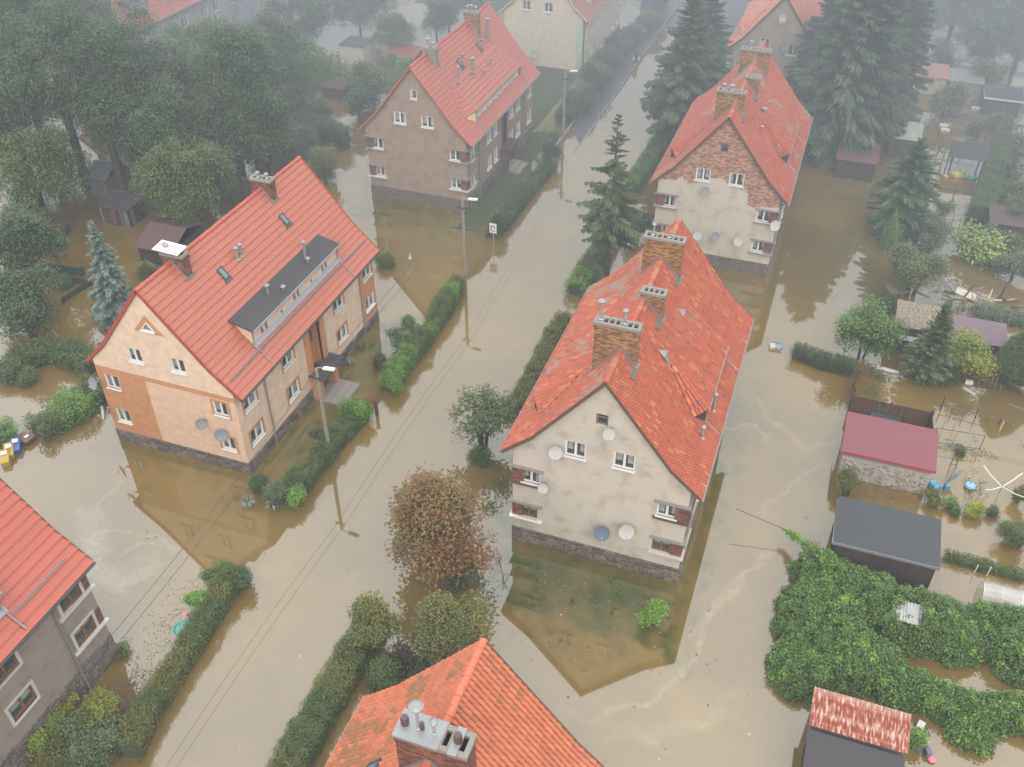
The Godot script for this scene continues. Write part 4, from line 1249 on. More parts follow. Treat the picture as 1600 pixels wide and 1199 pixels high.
func person(label: String, at: Vector3, turn: float) -> void:
	# one continuous body: tapered limbs joined by a smooth minimum and meshed as surface nets
	var o := thing("person", label, "person", at, "", turn)
	var J := {"pel": Vector3(0, 0.93, 0), "chest": Vector3(0, 1.3, 0.02), "neck": Vector3(0, 1.5, 0.01), "head": Vector3(0, 1.64, 0.03),
		"hl": Vector3(-0.09, 0.9, 0), "kl": Vector3(-0.11, 0.48, 0.1), "fl": Vector3(-0.11, 0.08, 0.06), "tl": Vector3(-0.12, 0.04, 0.22),
		"hr": Vector3(0.09, 0.9, 0), "kr": Vector3(0.11, 0.48, 0.0), "fr": Vector3(0.11, 0.08, -0.16), "tr": Vector3(0.12, 0.04, 0.0),
		"sl": Vector3(-0.19, 1.41, 0), "el": Vector3(-0.26, 1.13, -0.02), "wl": Vector3(-0.27, 0.88, 0.05), "gl": Vector3(-0.27, 0.79, 0.07),
		"sr": Vector3(0.19, 1.41, 0), "er": Vector3(0.26, 1.13, -0.02), "wr": Vector3(0.27, 0.88, 0.05), "gr": Vector3(0.27, 0.79, 0.07)}
	var bones := [["pel", "chest", 0.155, 0.165], ["chest", "neck", 0.13, 0.06], ["neck", "head", 0.055, 0.105], ["hl", "kl", 0.095, 0.07], ["kl", "fl", 0.068, 0.048], ["fl", "tl", 0.05, 0.038], ["hr", "kr", 0.095, 0.07], ["kr", "fr", 0.068, 0.048], ["fr", "tr", 0.05, 0.038],
		["chest", "sl", 0.12, 0.075], ["sl", "el", 0.068, 0.052], ["el", "wl", 0.05, 0.036], ["wl", "gl", 0.034, 0.03], ["chest", "sr", 0.12, 0.075], ["sr", "er", 0.068, 0.052], ["er", "wr", 0.05, 0.036], ["wr", "gr", 0.034, 0.03]]
	var cell := 0.03
	var lo := Vector3(-0.42, -0.03, -0.3); var nx := 28; var ny := 62; var nz := 21
	var f := PackedFloat32Array(); f.resize(nx * ny * nz)
	for k in nz:
		for j in ny:
			for i in nx:
				var p := lo + Vector3(i, j, k) * cell
				var d := 9.0
				for b in bones:
					var A: Vector3 = J[b[0]]; var B: Vector3 = J[b[1]]
					var t := clampf((p - A).dot(B - A) / (B - A).length_squared(), 0, 1)
					var e: float = p.distance_to(A.lerp(B, t)) - lerpf(b[2], b[3], t)
					var hh := clampf(0.5 + 0.5 * (d - e) / 0.04, 0, 1)
					d = lerpf(d, e, hh) - 0.04 * hh * (1 - hh)
				f[(k * ny + j) * nx + i] = d
	var at_ := func(i: int, j: int, k: int) -> float: return f[(k * ny + j) * nx + i]
	var vert := {}
	for k in nz - 1:
		for j in ny - 1:
			for i in nx - 1:
				var s := Vector3.ZERO; var n := 0
				for e in [[0, 1], [0, 2], [0, 4], [1, 3], [1, 5], [2, 3], [2, 6], [3, 7], [4, 5], [4, 6], [5, 7], [6, 7]]:
					var pa := Vector3(e[0] & 1, (e[0] >> 1) & 1, (e[0] >> 2) & 1); var pb := Vector3(e[1] & 1, (e[1] >> 1) & 1, (e[1] >> 2) & 1)
					var da: float = at_.call(i + int(pa.x), j + int(pa.y), k + int(pa.z)); var db: float = at_.call(i + int(pb.x), j + int(pb.y), k + int(pb.z))
					if (da < 0) != (db < 0):
						s += pa.lerp(pb, da / (da - db)); n += 1
				if n > 0: vert[Vector3i(i, j, k)] = lo + (Vector3(i, j, k) + s / n) * cell
	var mb := MB.new(); mb.colored = true
	for k in range(1, nz - 1):
		for j in range(1, ny - 1):
			for i in range(1, nx - 1):
				var d0: float = at_.call(i, j, k)
				for ax in 3:
					var dv := Vector3i(int(ax == 0), int(ax == 1), int(ax == 2))
					var d1: float = at_.call(i + dv.x, j + dv.y, k + dv.z)
					if (d0 < 0) == (d1 < 0): continue
					var u := Vector3i(int(ax == 2), int(ax == 0), int(ax == 1)); var w := Vector3i(int(ax == 1), int(ax == 2), int(ax == 0))
					var c0 := Vector3i(i, j, k)
					var q := [c0 - u - w, c0 - w, c0, c0 - u]
					if not (vert.has(q[0]) and vert.has(q[1]) and vert.has(q[2]) and vert.has(q[3])): continue
					var y: float = vert[q[0]].y; var hx: float = absf(vert[q[0]].x)
					mb.col = Color(0.36, 0.22, 0.17) if (y > 1.5 and vert[q[0]].z > 0.05) or (y < 0.86 and hx > 0.2) else Color(0.03, 0.022, 0.016) if y > 1.52 else Color(0.03, 0.06, 0.14) if y > 0.86 else Color(0.02, 0.024, 0.035) if y > 0.1 else Color(0.015, 0.015, 0.015)
					if d0 < 0: mb.quad(vert[q[0]], vert[q[3]], vert[q[2]], vert[q[1]])
					else: mb.quad(vert[q[0]], vert[q[1]], vert[q[2]], vert[q[3]])
	var bm := StandardMaterial3D.new()
	bm.vertex_color_use_as_albedo = true; bm.roughness = 0.8
	part("body", mb, bm, o)

# ---------------------------------------------------------------- the scene
func _ready() -> void:
	rng.seed = 20240917
	var cam := Camera3D.new()
	cam.name = "camera"; cam.fov = 43.95; cam.near = 0.5; cam.far = 2000.0
	cam.position = eye
	cam.rotation = Vector3(deg_to_rad(-38.38), deg_to_rad(19.69), deg_to_rad(0.06))
	add_child(cam)
	var sky := ProceduralSkyMaterial.new()
	sky.sky_top_color = Color(0.93, 0.945, 0.96); sky.sky_horizon_color = Color(0.87, 0.89, 0.91); sky.sky_curve = 0.35
	sky.ground_horizon_color = Color(0.55, 0.56, 0.56); sky.ground_bottom_color = Color(0.3, 0.29, 0.26)
	sky.sun_angle_max = 1.0
	var env := Environment.new()
	env.background_mode = Environment.BG_SKY
	env.sky = Sky.new(); env.sky.sky_material = sky
	env.background_energy_multiplier = 1.15
	env.tonemap_mode = Environment.TONE_MAPPER_LINEAR
	env.tonemap_exposure = 2.65
	env.fog_enabled = true; env.fog_density = 0.0011; env.fog_light_color = Color(0.80, 0.85, 0.90)
	env.volumetric_fog_enabled = true; env.volumetric_fog_density = 0.0
	env.sdfgi_enabled = true; env.ssao_enabled = true; env.ssil_enabled = true
	var we := WorldEnvironment.new()
	we.name = "environment"; we.environment = env; add_child(we)
	var sun := DirectionalLight3D.new()
	sun.name = "sun"; sun.light_energy = 0.4; sun.light_angular_distance = 60.0; sun.light_color = Color(1.0, 0.97, 0.93)
	sun.shadow_enabled = true; sun.rotation_degrees = Vector3(-44, 25, 0); add_child(sun)

	# banks of mist that thicken up the street
	for q in [[55.0, 0.0037], [90.0, 0.0042]]:
		var mist := FogVolume.new()
		mist.name = numbered("mist"); mist.shape = RenderingServer.FOG_VOLUME_SHAPE_BOX
		mist.size = Vector3(300, 60, 240); mist.position = Vector3(-40, 28, -q[0] - 120)
		var fmt := FogMaterial.new()
		fmt.density = q[1]; fmt.albedo = Color(0.90, 0.94, 0.99); mist.material = fmt
		add_child(mist); mist.set_meta("kind", "stuff"); mist.set_meta("label", "bank of pale mist over the far end of the street")
	cache.tint = fnoise(31, 0.06, 4)
	build_materials()
	M.skyglass = mat(lin(0.16, 0.18, 0.2), 0.08)
	build_water()
	build_houses()
	build_left()
	build_middle()
	build_right()

func build_water() -> void:
	var st := SurfaceTool.new()
	st.begin(Mesh.PRIMITIVE_TRIANGLES)
	var x0 := -490.0; var x1 := 410.0; var s0 := -370.0; var s1 := 530.0
	for q in [[x0, s0], [x0, s1], [x1, s1], [x0, s0], [x1, s1], [x1, s0]]:
		st.set_normal(Vector3.UP); st.set_uv(Vector2((q[0] + 130) / 180.0, (170 - q[1]) / 180.0))
		st.add_vertex(Vector3(q[0], 0, -q[1]))
	st.generate_tangents()
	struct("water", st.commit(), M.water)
	# the pavement and road that climb out of the water up the street
	var p := MB.new()
	p.quad(Vector3(-26.3, -0.05, -86), Vector3(-26.5, 0.5, -150), Vector3(-24.3, 0.5, -150), Vector3(-24.4, -0.02, -86))
	struct("pavement", p, M.asphalt)
	var kb := MB.new()
	kb.beam(Vector3(-24.3, -0.06, -86), Vector3(-24.2, 0.47, -150), 0.16, 0.14); kb.beam(Vector3(-26.4, 0.1, -86), Vector3(-26.6, 0.62, -150), 0.2, 0.3)
	struct("kerb", kb, M.concrete)
	var r := MB.new()
	r.quad(Vector3(-24.1, -0.35, -110), Vector3(-24.1, 1.2, -175), Vector3(-15, 1.2, -175), Vector3(-15.5, -0.35, -110))
	struct("road", r, M.asphalt)
	var l := MB.new()
	for q in [[-29.6, -26.9, 68, 90], [-38.5, -26.9, 90.2, 106.5], [-29.4, -26.9, 106.7, 126], [-60, -27, 126.2, 160]]:
		l.quad(Vector3(q[0], 0.06, -q[2]), Vector3(q[0], 0.06, -q[3]), Vector3(q[1], -0.02, -q[3]), Vector3(q[1], -0.02, -q[2]))
	struct("lawn", l, M.lawn)
	var gx := []; var gc := []
	for i in 5200:
		var s := rnd(68, 150)
		var x := rnd(-29.4, -27.0) if s < 90 else rnd(-38.2, -27.0) if s < 106 else rnd(-29.2, -27.0) if s < 126 else rnd(-50, -27)
		if cache.tint.get_noise_2d(x * 8, s * 8) < -0.12: continue
		gx.append(Transform3D(Basis.from_euler(Vector3(0, rnd(0, TAU), 0)).scaled(Vector3.ONE * rnd(0.7, 1.5)), Vector3(x, 0.05, -s)))
		gc.append(tint_of([Color(0.045, 0.06, 0.02), Color(0.06, 0.075, 0.025), Color(0.085, 0.08, 0.035)]))
	meta(copies("grass", leaf_cluster(9, 0.16, 0.2, 0.25, 12), M.leaf, self, gx, gc, true), "wet grass of the lawns that rise out of the water up the street", "grass")

func wins_front(dx := 0.0, style := "white", dy := 0.0, cx := 3.74) -> Array:
	return [[-1.36 + dx, 7.97 + dy, 1.12, 1.05, style], [1.24 + dx, 7.97 + dy, 1.14, 1.05, style], [-cx + dx, 5.27 + dy, 1.05, 1.0, style], [cx + dx, 5.27 + dy, 1.05, 1.0, style], [-cx + dx, 2.57 + dy, 1.0, 0.95, style], [cx + dx, 2.57 + dy, 1.0, 0.95, style]]

func wins_right(L: float, style := "white") -> Array:
	var a := []
	for y in [5.2, 2.5]:
		for u in [[1.25, 1.2], [5.3, 1.3], [7.1, 0.9], [L - 5.4, 1.3], [L - 7.3, 0.9], [L - 1.25, 1.2]]:
			a.append([u[0], y, u[1], 1.1, style])
	return a

func build_houses() -> void:
	var cream: Material = mat(lin(0.64, 0.49, 0.38), 0.92, T.plaster, 0.2)
	var salmon: Material = mat(lin(0.47, 0.23, 0.11), 0.92, T.plaster, 0.25)
	var pinkish: Material = mat(lin(0.60, 0.42, 0.31), 0.92, T.plaster, 0.25)
	var beige: Material = mat(lin(0.455, 0.42, 0.372), 0.95, T.old, 0.16)
	var taupe: Material = mat(lin(0.27, 0.205, 0.165), 0.95, T.old, 0.18)
	var greyb: Material = mat(lin(0.25, 0.21, 0.18), 0.95, T.old, 0.2)
	var pale: Material = mat(lin(0.60, 0.53, 0.41), 0.92, T.plaster, 0.2)
	var grey_h: Material = mat(lin(0.36, 0.37, 0.38), 0.92, T.plaster, 0.2)
	var tan: Material = mat(lin(0.36, 0.30, 0.24), 0.95, T.old, 0.18)
	var yellow: Material = mat(lin(0.62, 0.54, 0.33), 0.9, T.plaster, 0.3)
	var ridge_old: Array = [mat(lin(0.42, 0.11, 0.06), 0.8, T.fine, 1.0), mat(lin(0.48, 0.16, 0.09), 0.8, T.fine, 1.0), mat(lin(0.36, 0.19, 0.13), 0.8, T.fine, 1.0)]
	var ridge_new: Array = [mat(lin(0.45, 0.10, 0.065), 0.5, T.fine, 1.0), mat(lin(0.42, 0.09, 0.06), 0.5, T.fine, 1.0)]
	var red_tints := [Color(0.42, 0.10, 0.05), Color(0.47, 0.12, 0.058), Color(0.37, 0.085, 0.048), Color(0.50, 0.18, 0.085), Color(0.30, 0.09, 0.058), Color(0.42, 0.135, 0.08)]
	var lichen := Color(0.27, 0.21, 0.165)

	# --- right row, middle: beige house with three brick stacks
	var c := {"label": "beige house with mottled clay tile roof, three yellow brick chimneys and five gable dishes", "xc": -7.83, "s0": 35.44, "L": 16.7, "wall": beige, "front": wins_front().slice(0, 4) + [[-3.84, 2.57, 1.0, 0.95, "brown"], [3.7, 2.57, 1.0, 0.95, "brown"], [-0.07, 10.38, 0.62, 0.7, "old"]], "right": wins_right(16.7),
		"roof": "clay", "tints": red_tints, "odd": 0.28, "moss": 0.52, "mosscol": lichen, "singles": 300, "near": Vector3(-3, 8, -34), "ridgemats": ridge_old, "dormermat": M.wood_dark, "capmat": ridge_old[0], "stone": 2, "piermat": M.brick_dark,
		"corner": [[-1, 5.27, M.wood_red], [1, 5.27, M.wood_red], [-1, 2.57, M.white], [1, 2.57, M.dirty_white]], "pipes": [0.7, 15.9]}
	house(c)
	dormer_hip(c, c.node, c.roof_node, 1, 4.9, 10.9, [], 1.6, 1.2, -0.3, 0.5)
	dormer_hip(c, c.node, c.roof_node, -1, 2.9, 13.6, [], 2.1)
	lay_tiles(c, c.roof_node, c.node)
	chimney(c, c.node, -1.4, 0.86, 2.5, 0.62, 14.4, 7, M.brick_yellow, 10.4, [[0.1, 1.0, 0.07, 1.5], [0.64, 0.7, 0.06, 1.3]])
	chimney(c, c.node, -0.15, 1.12, 7.5, 0.62, 13.4, 4, M.brick_yellow, 10.6)
	chimney(c, c.node, -1.14, 1.14, 12.0, 0.62, 14.2, 7, M.brick_yellow, 10.6, [[0.2, 0.6, 0.06, 1.2], [0.62, 0.3, 0.05, 0.6]])
	for q in [[1.75, 5.6], [1.85, 10.0]]: hatch(c, q[0], q[1])
	skylight(c, c.node, -2.4, 8.6, 0.5, 0.7)
	pipe("roof_vent", c.node, Vector3(4.75, rooftop(c, 4.75), -6.2), 1.1, 0.07, M.steel)
	pipe("roof_vent", c.node, Vector3(4.6, rooftop(c, 4.6), -3.6), 0.7, 0.08, M.steel)
	pipe("roof_vent", c.node, Vector3(-4.6, rooftop(c, 4.6), -6.6), 0.6, 0.06, M.steel)
	pipe("roof_vent", c.node, Vector3(-4.2, rooftop(c, 4.2), -9.6), 0.5, 0.09, ridge_old[1], 0.0)
	for q in [[0.28, 2.75], [0.45, 7.7], [0.5, 12.4]]: walkway(c, q[0], q[1])

	# --- right row, far: bare brick gable
	c = {"label": "house with bare brick at the top of its rendered gable", "xc": -7.61, "s0": 69.3, "L": 17.17, "ha": 12.9, "he": 6.71, "wall": M.brick_pale, "front": wins_front() + [[-0.03, 10.35, 0.62, 0.7, "old"]], "right": wins_right(17.17),
		"roof": "clay", "tints": [Color(0.38, 0.09, 0.05), Color(0.42, 0.105, 0.06), Color(0.33, 0.085, 0.055), Color(0.29, 0.105, 0.075), Color(0.43, 0.14, 0.08)], "odd": 0.3, "moss": 0.48, "mosscol": Color(0.28, 0.225, 0.185), "ridgemats": ridge_old, "dormermat": M.wood_dark, "capmat": ridge_old[0], "stone": 1, "piermat": M.brick_dark,
		"corner": [[-1, 5.27, M.concrete], [1, 5.27, M.concrete], [-1, 2.57, M.concrete], [1, 2.57, M.concrete]], "pipes": [0.7, 16.3]}
	house(c)
	dormer_hip(c, c.node, c.roof_node, 1, 5.1, 11.1, [], 1.6, 1.2, -0.3, 0.5)
	dormer_hip(c, c.node, c.roof_node, -1, 3.0, 14.0, [], 2.1)
	lay_tiles(c, c.roof_node, c.node)
	chimney(c, c.node, -1.45, 0.65, 2.3, 0.62, 13.9, 7, M.brick_yellow, 10.4, [[0.2, 0.3, 0.07, 1.2], [0.5, 0.3, 0.09, 1.2]])
	chimney(c, c.node, 0.0, 1.12, 7.5, 0.62, 13.3, 4, M.brick_yellow, 10.6)
	chimney(c, c.node, -1.2, 1.18, 12.4, 0.62, 13.8, 7, M.brick_yellow, 10.6, [[0.3, 0.5, 0.06, 1.2]])
	pipe("roof_vent", c.node, Vector3(1.9, rooftop(c, 1.9), -6.6), 0.6, 0.11, M.bright_zinc, 1.2)
	pipe("roof_vent", c.node, Vector3(2.1, rooftop(c, 2.1), -4.4), 0.25, 0.08, M.bright_zinc, 1.2)
	pipe("roof_vent", c.node, Vector3(2.0, rooftop(c, 2.0), -9.4), 0.25, 0.08, M.bright_zinc, 1.2)
	for q in [[0.28, 2.6], [0.45, 7.7]]: walkway(c, q[0], q[1])
	render_coat(c, beige)

	# --- right row, beyond: only its gable and tiles show
	c = {"label": "tan house with orange pantile roof half hidden behind the big conifers", "xc": -7.5, "s0": 103.4, "L": 17.0, "dy": -0.65, "wall": tan, "front": [[-1.36, 7.97, 1.12, 1.05], [1.6, 7.6, 1.3, 1.2], [-3.6, 5.27, 1.05, 1.0], [-3.6, 2.57, 1.0, 0.95], [0.0, 10.6, 0.6, 0.9]], "right": [],
		"roof": "clay", "tw": 0.3, "ex": 0.36, "tints": [Color(0.60, 0.20, 0.12), Color(0.56, 0.17, 0.1), Color(0.64, 0.24, 0.15)], "odd": 0.5, "moss": 0.9, "mosscol": lichen, "ridgemats": ridge_new, "dormermat": pale, "capmat": ridge_new[0], "pipes": []}
	house(c)
	dormer_hip(c, c.node, c.roof_node, -1, 3.0, 12.0, [], 2.1)
	lay_tiles(c, c.roof_node, c.node)

	# --- right row, near: only the far half of its roof is in view
	c = {"label": "near house with bright orange tile roof and metal capped brick chimney", "xc": -7.99, "s0": 2.12, "L": 17.0, "ha": 12.94, "he": 6.64, "wall": beige, "front": [], "right": wins_right(17.0), "back": wins_front(),
		"roof": "clay", "tints": [Color(0.52, 0.155, 0.075), Color(0.55, 0.175, 0.085), Color(0.49, 0.14, 0.068), Color(0.50, 0.165, 0.085)], "odd": 0.35, "moss": 0.42, "mosscol": Color(0.26, 0.13, 0.05), "singles": 300, "near": Vector3(-6.5, 12, -16.5), "ridgemats": [mat(lin(0.58, 0.16, 0.085), 0.6, T.fine, 1.0), mat(lin(0.55, 0.15, 0.08), 0.6, T.fine, 1.0)], "dormermat": beige, "capmat": ridge_new[0], "pipes": [], "stone": 0}
	house(c)
	lay_tiles(c, c.roof_node, c.node)
	var ch := chimney(c, c.node, -1.1, 1.32, 12.3, 0.8, 14.0, 8, M.brick_dark, 10.6, [[0.27, 1.15, 0.055, 2.2], [0.5, 0.6, 0.05, 1.6]])
	metal_caps(ch, -1.1, 1.32, -12.3, -13.1, 14.0)
	skylight(c, c.node, -2.6, 13.0, 0.6, 0.9)
	for q in [[-0.45, 11.6], [1.5, 11.6]]: walkway(c, q[0], q[1])

	# --- left row, middle: orange and cream house
	var gp := func(w: float, c2: Dictionary) -> Array:
		var ky: float = c2.ha - 1.25 * c2.k
		return [Vector2(-w, rooftop(c2, w) - 0.16), Vector2(-c2.k, ky - 0.16), Vector2(0, c2.ha - 0.16), Vector2(c2.k, ky - 0.16), Vector2(w, rooftop(c2, w) - 0.16)]
	c = {"label": "orange and cream house with red metal tile roof and long dark felted dormer", "xc": -34.7, "s0": 34.95, "L": 18.0, "w": 4.92, "ov": 0.55, "dy": -0.2, "ha": 12.67, "he": 6.37, "k": 3.7, "gb": 0.08,
		"wall": cream, "front": [[-1.5, 7.78, 0.98, 1.02, "white"], [1.5, 7.78, 0.98, 1.02, "white"], [-3.92, 5.15, 1.0, 1.05, "white"], [3.82, 5.15, 1.0, 1.05, "white", salmon], [-3.92, 2.4, 1.0, 1.05, "white"], [3.78, 2.4, 1.0, 1.05, "white", salmon]],
		"right": [], "roof": "metal", "roofmat": M.metal_red, "ridgemats": ridge_new, "dormermat": cream, "capmat": ridge_new[0], "guttermat": M.dark_metal, "verge": 0.22, "vergemat": mat(lin(0.30, 0.055, 0.035), 0.5), "stone": 2, "pipes": [3.0, 15.7], "cellar": [2.4, 5.3, 12.4, 16.9], "cellarmat": M.wood_red}
	for q in [[1.4, 1.35], [5.85, 1.35], [12.65, 1.35], [17.0, 1.3]]:
		for y in [5.1, 2.45]:
			if q[0] < 13 and q[0] > 1.0: c.right.append([q[0], y, q[1], 1.1, "white", salmon])
			else: c.right.append([q[0], y, q[1], 1.1, "white"])
	var P: Array = gp.call(4.92, {"ha": 12.67, "k": 3.7, "w": 4.92, "ov": 0.55, "he": 6.37})
	var band := [Vector2(-99, 6.25), Vector2(99, 6.25)]; var band2 := [Vector2(-99, 5.9), Vector2(99, 5.9)]
	c.zones = [[-4.92, 4.92, 6.25, P, cream], [-1.35, 4.92, 5.9, band, salmon], [-4.92, -1.35, 1.1, band, salmon], [-1.35, 4.92, 1.1, band2, pinkish]]
	c.zones_r = [[0.0, 15.75, 1.1, [Vector2(-1, 6.6), Vector2(99, 6.6)], cream], [15.75, 18.0, 1.1, [Vector2(-1, 6.6), Vector2(99, 6.6)], salmon]]
	c.recess = Rect2(8.35, 0.5, 1.5, 5.6)
	house(c)
	dormer_flat(c, c.node, 3.6, 14.2, [[5.0, 7.78, 1.0, 0.85], [7.05, 7.72, 0.45, 0.6], [8.9, 7.78, 1.0, 0.85], [10.85, 7.72, 0.45, 0.6], [12.6, 7.78, 1.0, 0.85]])
	chimney(c, c.node, -0.6, 0.85, 3.2, 0.62, 13.2, 4, M.brick_dark, 10.8, [[0.2, 0.3, 0.06, 1.2], [0.1, 0.35, 0.06, 1.2]])
	var capb := boxmb(1.7, 0.05, 1.0, 0.01)
	part("cap_plate", capb, M.white, c.node, Transform3D(Basis.from_euler(Vector3(0.08, 0, -0.06)), Vector3(-0.1, 13.42, -3.5)))
	chimney(c, c.node, -0.7, 0.75, 13.0, 0.62, 13.35, 4, M.brick_dark, 10.8, [[0.3, 0.25, 0.07, 1.1], [0.75, 0.25, 0.07, 1.1]])
	skylight(c, c.node, 1.5, 5.6); skylight(c, c.node, 1.5, 12.8)
	for q in [[1.5, 7.3], [1.5, 7.75]]: pipe("roof_vent", c.node, Vector3(q[0], rooftop(c, q[0]), -q[1]), 0.75, 0.09, M.steel)
	for q in [[3.5, 7.0, 0.9], [4.05, 7.9, 0.4], [3.55, 11.6, 1.5], [3.9, 11.3, 0.5]]: pipe("dormer_vent", c.node, Vector3(q[0], 8.55, -q[1]), q[2], 0.09, M.bright_zinc)
	snow_guard(c, 0.4, 17.6)
	porch(c, salmon)
	tri_window(c, salmon)

	# --- left row, far: brown house with hipped dormer
	c = {"label": "brown house with red metal tile roof and long hipped dormer", "xc": -34.54, "s0": 71.28, "L": 18.1, "ha": 12.66, "he": 6.46, "wall": taupe, "front": wins_front() + [[0.1, 10.26, 0.56, 0.84, "white"]], "right": [],
		"roof": "metal", "roofmat": M.metal_red_far, "ridgemats": ridge_new, "dormermat": yellow, "capmat": M.metal_red_far, "vergemat": M.metal_red_far, "stone": 1, "piermat": M.brick_dark, "corner": [[-1, 5.27, M.concrete], [1, 5.27, M.concrete], [-1, 2.57, M.dirty_white], [1, 2.57, M.dirty_white]], "pipes": [0.6, 2.9, 15.0], "cellar": [2.2, 6.0, 12.8], "recess": Rect2(8.75, 0.6, 1.9, 5.4)}
	for q in [[1.25, 1.2], [5.45, 1.15], [7.15, 0.95], [11.5, 1.1], [13.4, 1.2], [16.8, 1.2]]:
		for y in [5.05, 2.4]: c.right.append([q[0], y, q[1], 1.3, "white"])
	house(c)
	var dw := []
	for k in 8: dw.append([3.9 + k * 1.42, 7.85, 0.8, 0.62])
	dormer_hip(c, c.node, c.roof_node, 1, 3.05, 14.9, dw, 2.1)
	chimney(c, c.node, -0.3, 0.9, 3.2, 0.6, 13.2, 3, M.concrete, 10.8, [[0.3, 0.6, 0.1, 1.2], [0.7, 0.3, 0.1, 1.2]])
	chimney(c, c.node, -0.3, 1.1, 12.6, 0.6, 13.5, 4, M.brick_yellow, 10.8, [[0.2, 0.35, 0.08, 1.2], [0.5, 0.45, 0.08, 1.2], [0.8, 0.35, 0.08, 1.2]])
	skylight(c, c.node, 1.5, 6.9); skylight(c, c.node, 1.5, 11.6)
	for q in [[2.5, 4.3, 1.3, 0.09], [2.6, 7.4, 1.2, 0.13], [1.6, 13.8, 1.9, 0.13], [3.2, 8.6, 0.5, 0.07], [3.0, 10.8, 0.5, 0.07], [1.4, 8.0, 0.2, 0.08], [1.5, 12.6, 0.2, 0.08]]: pipe("roof_vent", c.node, Vector3(q[0], rooftop(c, q[0]) + (0.5 if q[0] > 2.2 else 0.0), -q[1]), q[2], q[3], M.bright_zinc)
	porch_plain(c)

	# --- left row, beyond
	c = {"label": "pale cream house with a mint corner strip beyond the brown house", "xc": -34.5, "s0": 107.0, "L": 18.0, "dy": -0.6, "ha": 13.0, "he": 6.9, "wall": pale, "front": [[-2.05, 7.97, 1.12, 1.1], [0.62, 7.97, 1.14, 1.1]], "right": [], "zones_r": [], "roof": "metal", "roofmat": mat(lin(0.34, 0.12, 0.095), 0.6, T.fine, 0.7), "ridgemats": ridge_new, "dormermat": yellow, "capmat": ridge_new[0], "stone": 1, "pipes": [0.3], "pipemat": M.dark_metal, "vergemat": pale}
	for q in [[1.6, 1.0], [4.2, 0.9], [6.6, 0.9], [11.5, 0.9], [14.2, 1.0], [16.5, 1.0]]:
		for y in [5.1, 2.4]: c.right.append([q[0], y, q[1], 1.25, "white"])
	c.zones_r = [[0.0, 18.0, 1.1, [Vector2(-1, 6.8), Vector2(99, 6.8)], pale]]
	house(c)
	dormer_hip(c, c.node, c.roof_node, 1, 4.2, 14.5, [[5.2, 8.0, 0.8, 0.6], [7.2, 8.0, 0.8, 0.6]], 2.1)
	var mint := MB.new()
	mint.box(Vector3(4.05, 1.1, 0.0), Vector3(4.83, 6.6, 0.012))
	part("corner_strip", mint, mat(lin(0.42, 0.50, 0.38), 0.9, T.plaster, 0.3), c.node)

	# --- left row, near: bottom left corner of the view
	c = {"label": "grey brown house at the lower left with wooden framed windows", "xc": -33.83, "s0": 3.9, "L": 17.2, "dy": 0.6, "ha": 12.6, "he": 6.5, "wall": greyb, "front": [], "right": [], "back": wins_front(), "roof": "metal", "roofmat": M.metal_a, "ridgemats": ridge_new, "dormermat": yellow, "capmat": ridge_new[0], "guttermat": M.dark_metal, "stone": 2, "plinth": 1.15, "pipes": [14.95], "cellar": [16.0, 12.0], "piermat": M.brick_dark}
	for q in [[16.05, 1.3], [11.85, 1.4], [8.2, 1.4]]:
		for y in [5.28, 2.72]: c.right.append([q[0], y, q[1], 1.05, "brown", M.dirty_white])
	house(c)
	dormer_flat(c, c.node, 3.0, 13.2, [[11.6, 7.75, 1.0, 0.85], [9.5, 7.75, 1.0, 0.85]])
	snow_guard(c, 13.4, 16.6)
	for y in [5.28, 2.72]:
		var pb := MB.new()
		pb.box(Vector3(4.2, y - 0.5, -17.225), Vector3(4.83, y + 0.5, -16.85))
		part("brick_pier", pb, M.brick_dark, c.node)
		var sb := MB.new()
		sb.box(Vector3(4.806, y - 0.64, -17.4), Vector3(5.0, y - 0.55, -15.0))
		part("sill_band", sb, M.dirty_white, c.node)

	# --- the grey block behind the big trees
	c = {"label": "long grey house behind the big trees, faded red roof with dark capped dormers", "xc": -80.0, "s0": 84.5, "L": 30.0, "w": 5.2, "wall": grey_h, "front": [[-1.4, 7.97, 1.1, 1.05], [1.2, 7.97, 1.1, 1.05]], "right": [], "roof": "metal", "roofmat": mat(lin(0.42, 0.14, 0.11), 0.6, T.fine, 0.7), "ridgemats": ridge_new, "dormermat": grey_h, "capmat": ridge_new[0], "pipes": [8.0, 22.0]}
	for q in [2.5, 6.0, 10.0, 14.0, 16.5, 20.0, 24.0, 27.5]:
		for y in [5.1, 2.4]: c.right.append([q, y, 1.2, 1.3, "white"])
	house(c)
	for q in [[2.2, 5.2], [8.0, 11.0], [15.0, 18.0]]: dormer_flat(c, c.node, q[0], q[1], [[(q[0] + q[1]) / 2, 7.85, 1.3, 0.9]])
	var bay := MB.new()
	bay.box(Vector3(5.2, -0.3, -22.6), Vector3(6.3, 6.6, -20.4))
	part("stair_bay", bay, mat(lin(0.27, 0.32, 0.38), 0.9, T.plaster, 0.2), c.node)

	for q in [["white dish left of the upper left window on the beige gable", -2.3, 7.85, 0.37, M.dish_white], ["white dish just below the barred attic window of the beige gable", 0.42, 9.95, 0.32, M.dish_white], ["small white dish beside the upper left corner window of the beige gable", -2.93, 5.05, 0.29, M.dish_white], ["blue grey dish, the darker of the pair low on the beige gable", 0.48, 2.8, 0.43, mat(lin(0.13, 0.17, 0.24), 0.6, T.fine, 1.0)], ["large white dish low on the beige gable beside the blue grey one", 1.82, 3.4, 0.43, M.dish_white]]:
		dish(q[0], Vector3(-7.83 + q[1], q[2], -35.44), Vector3(0, 0, 1), q[3], q[4], Vector3(0.3, 0.3, 1))
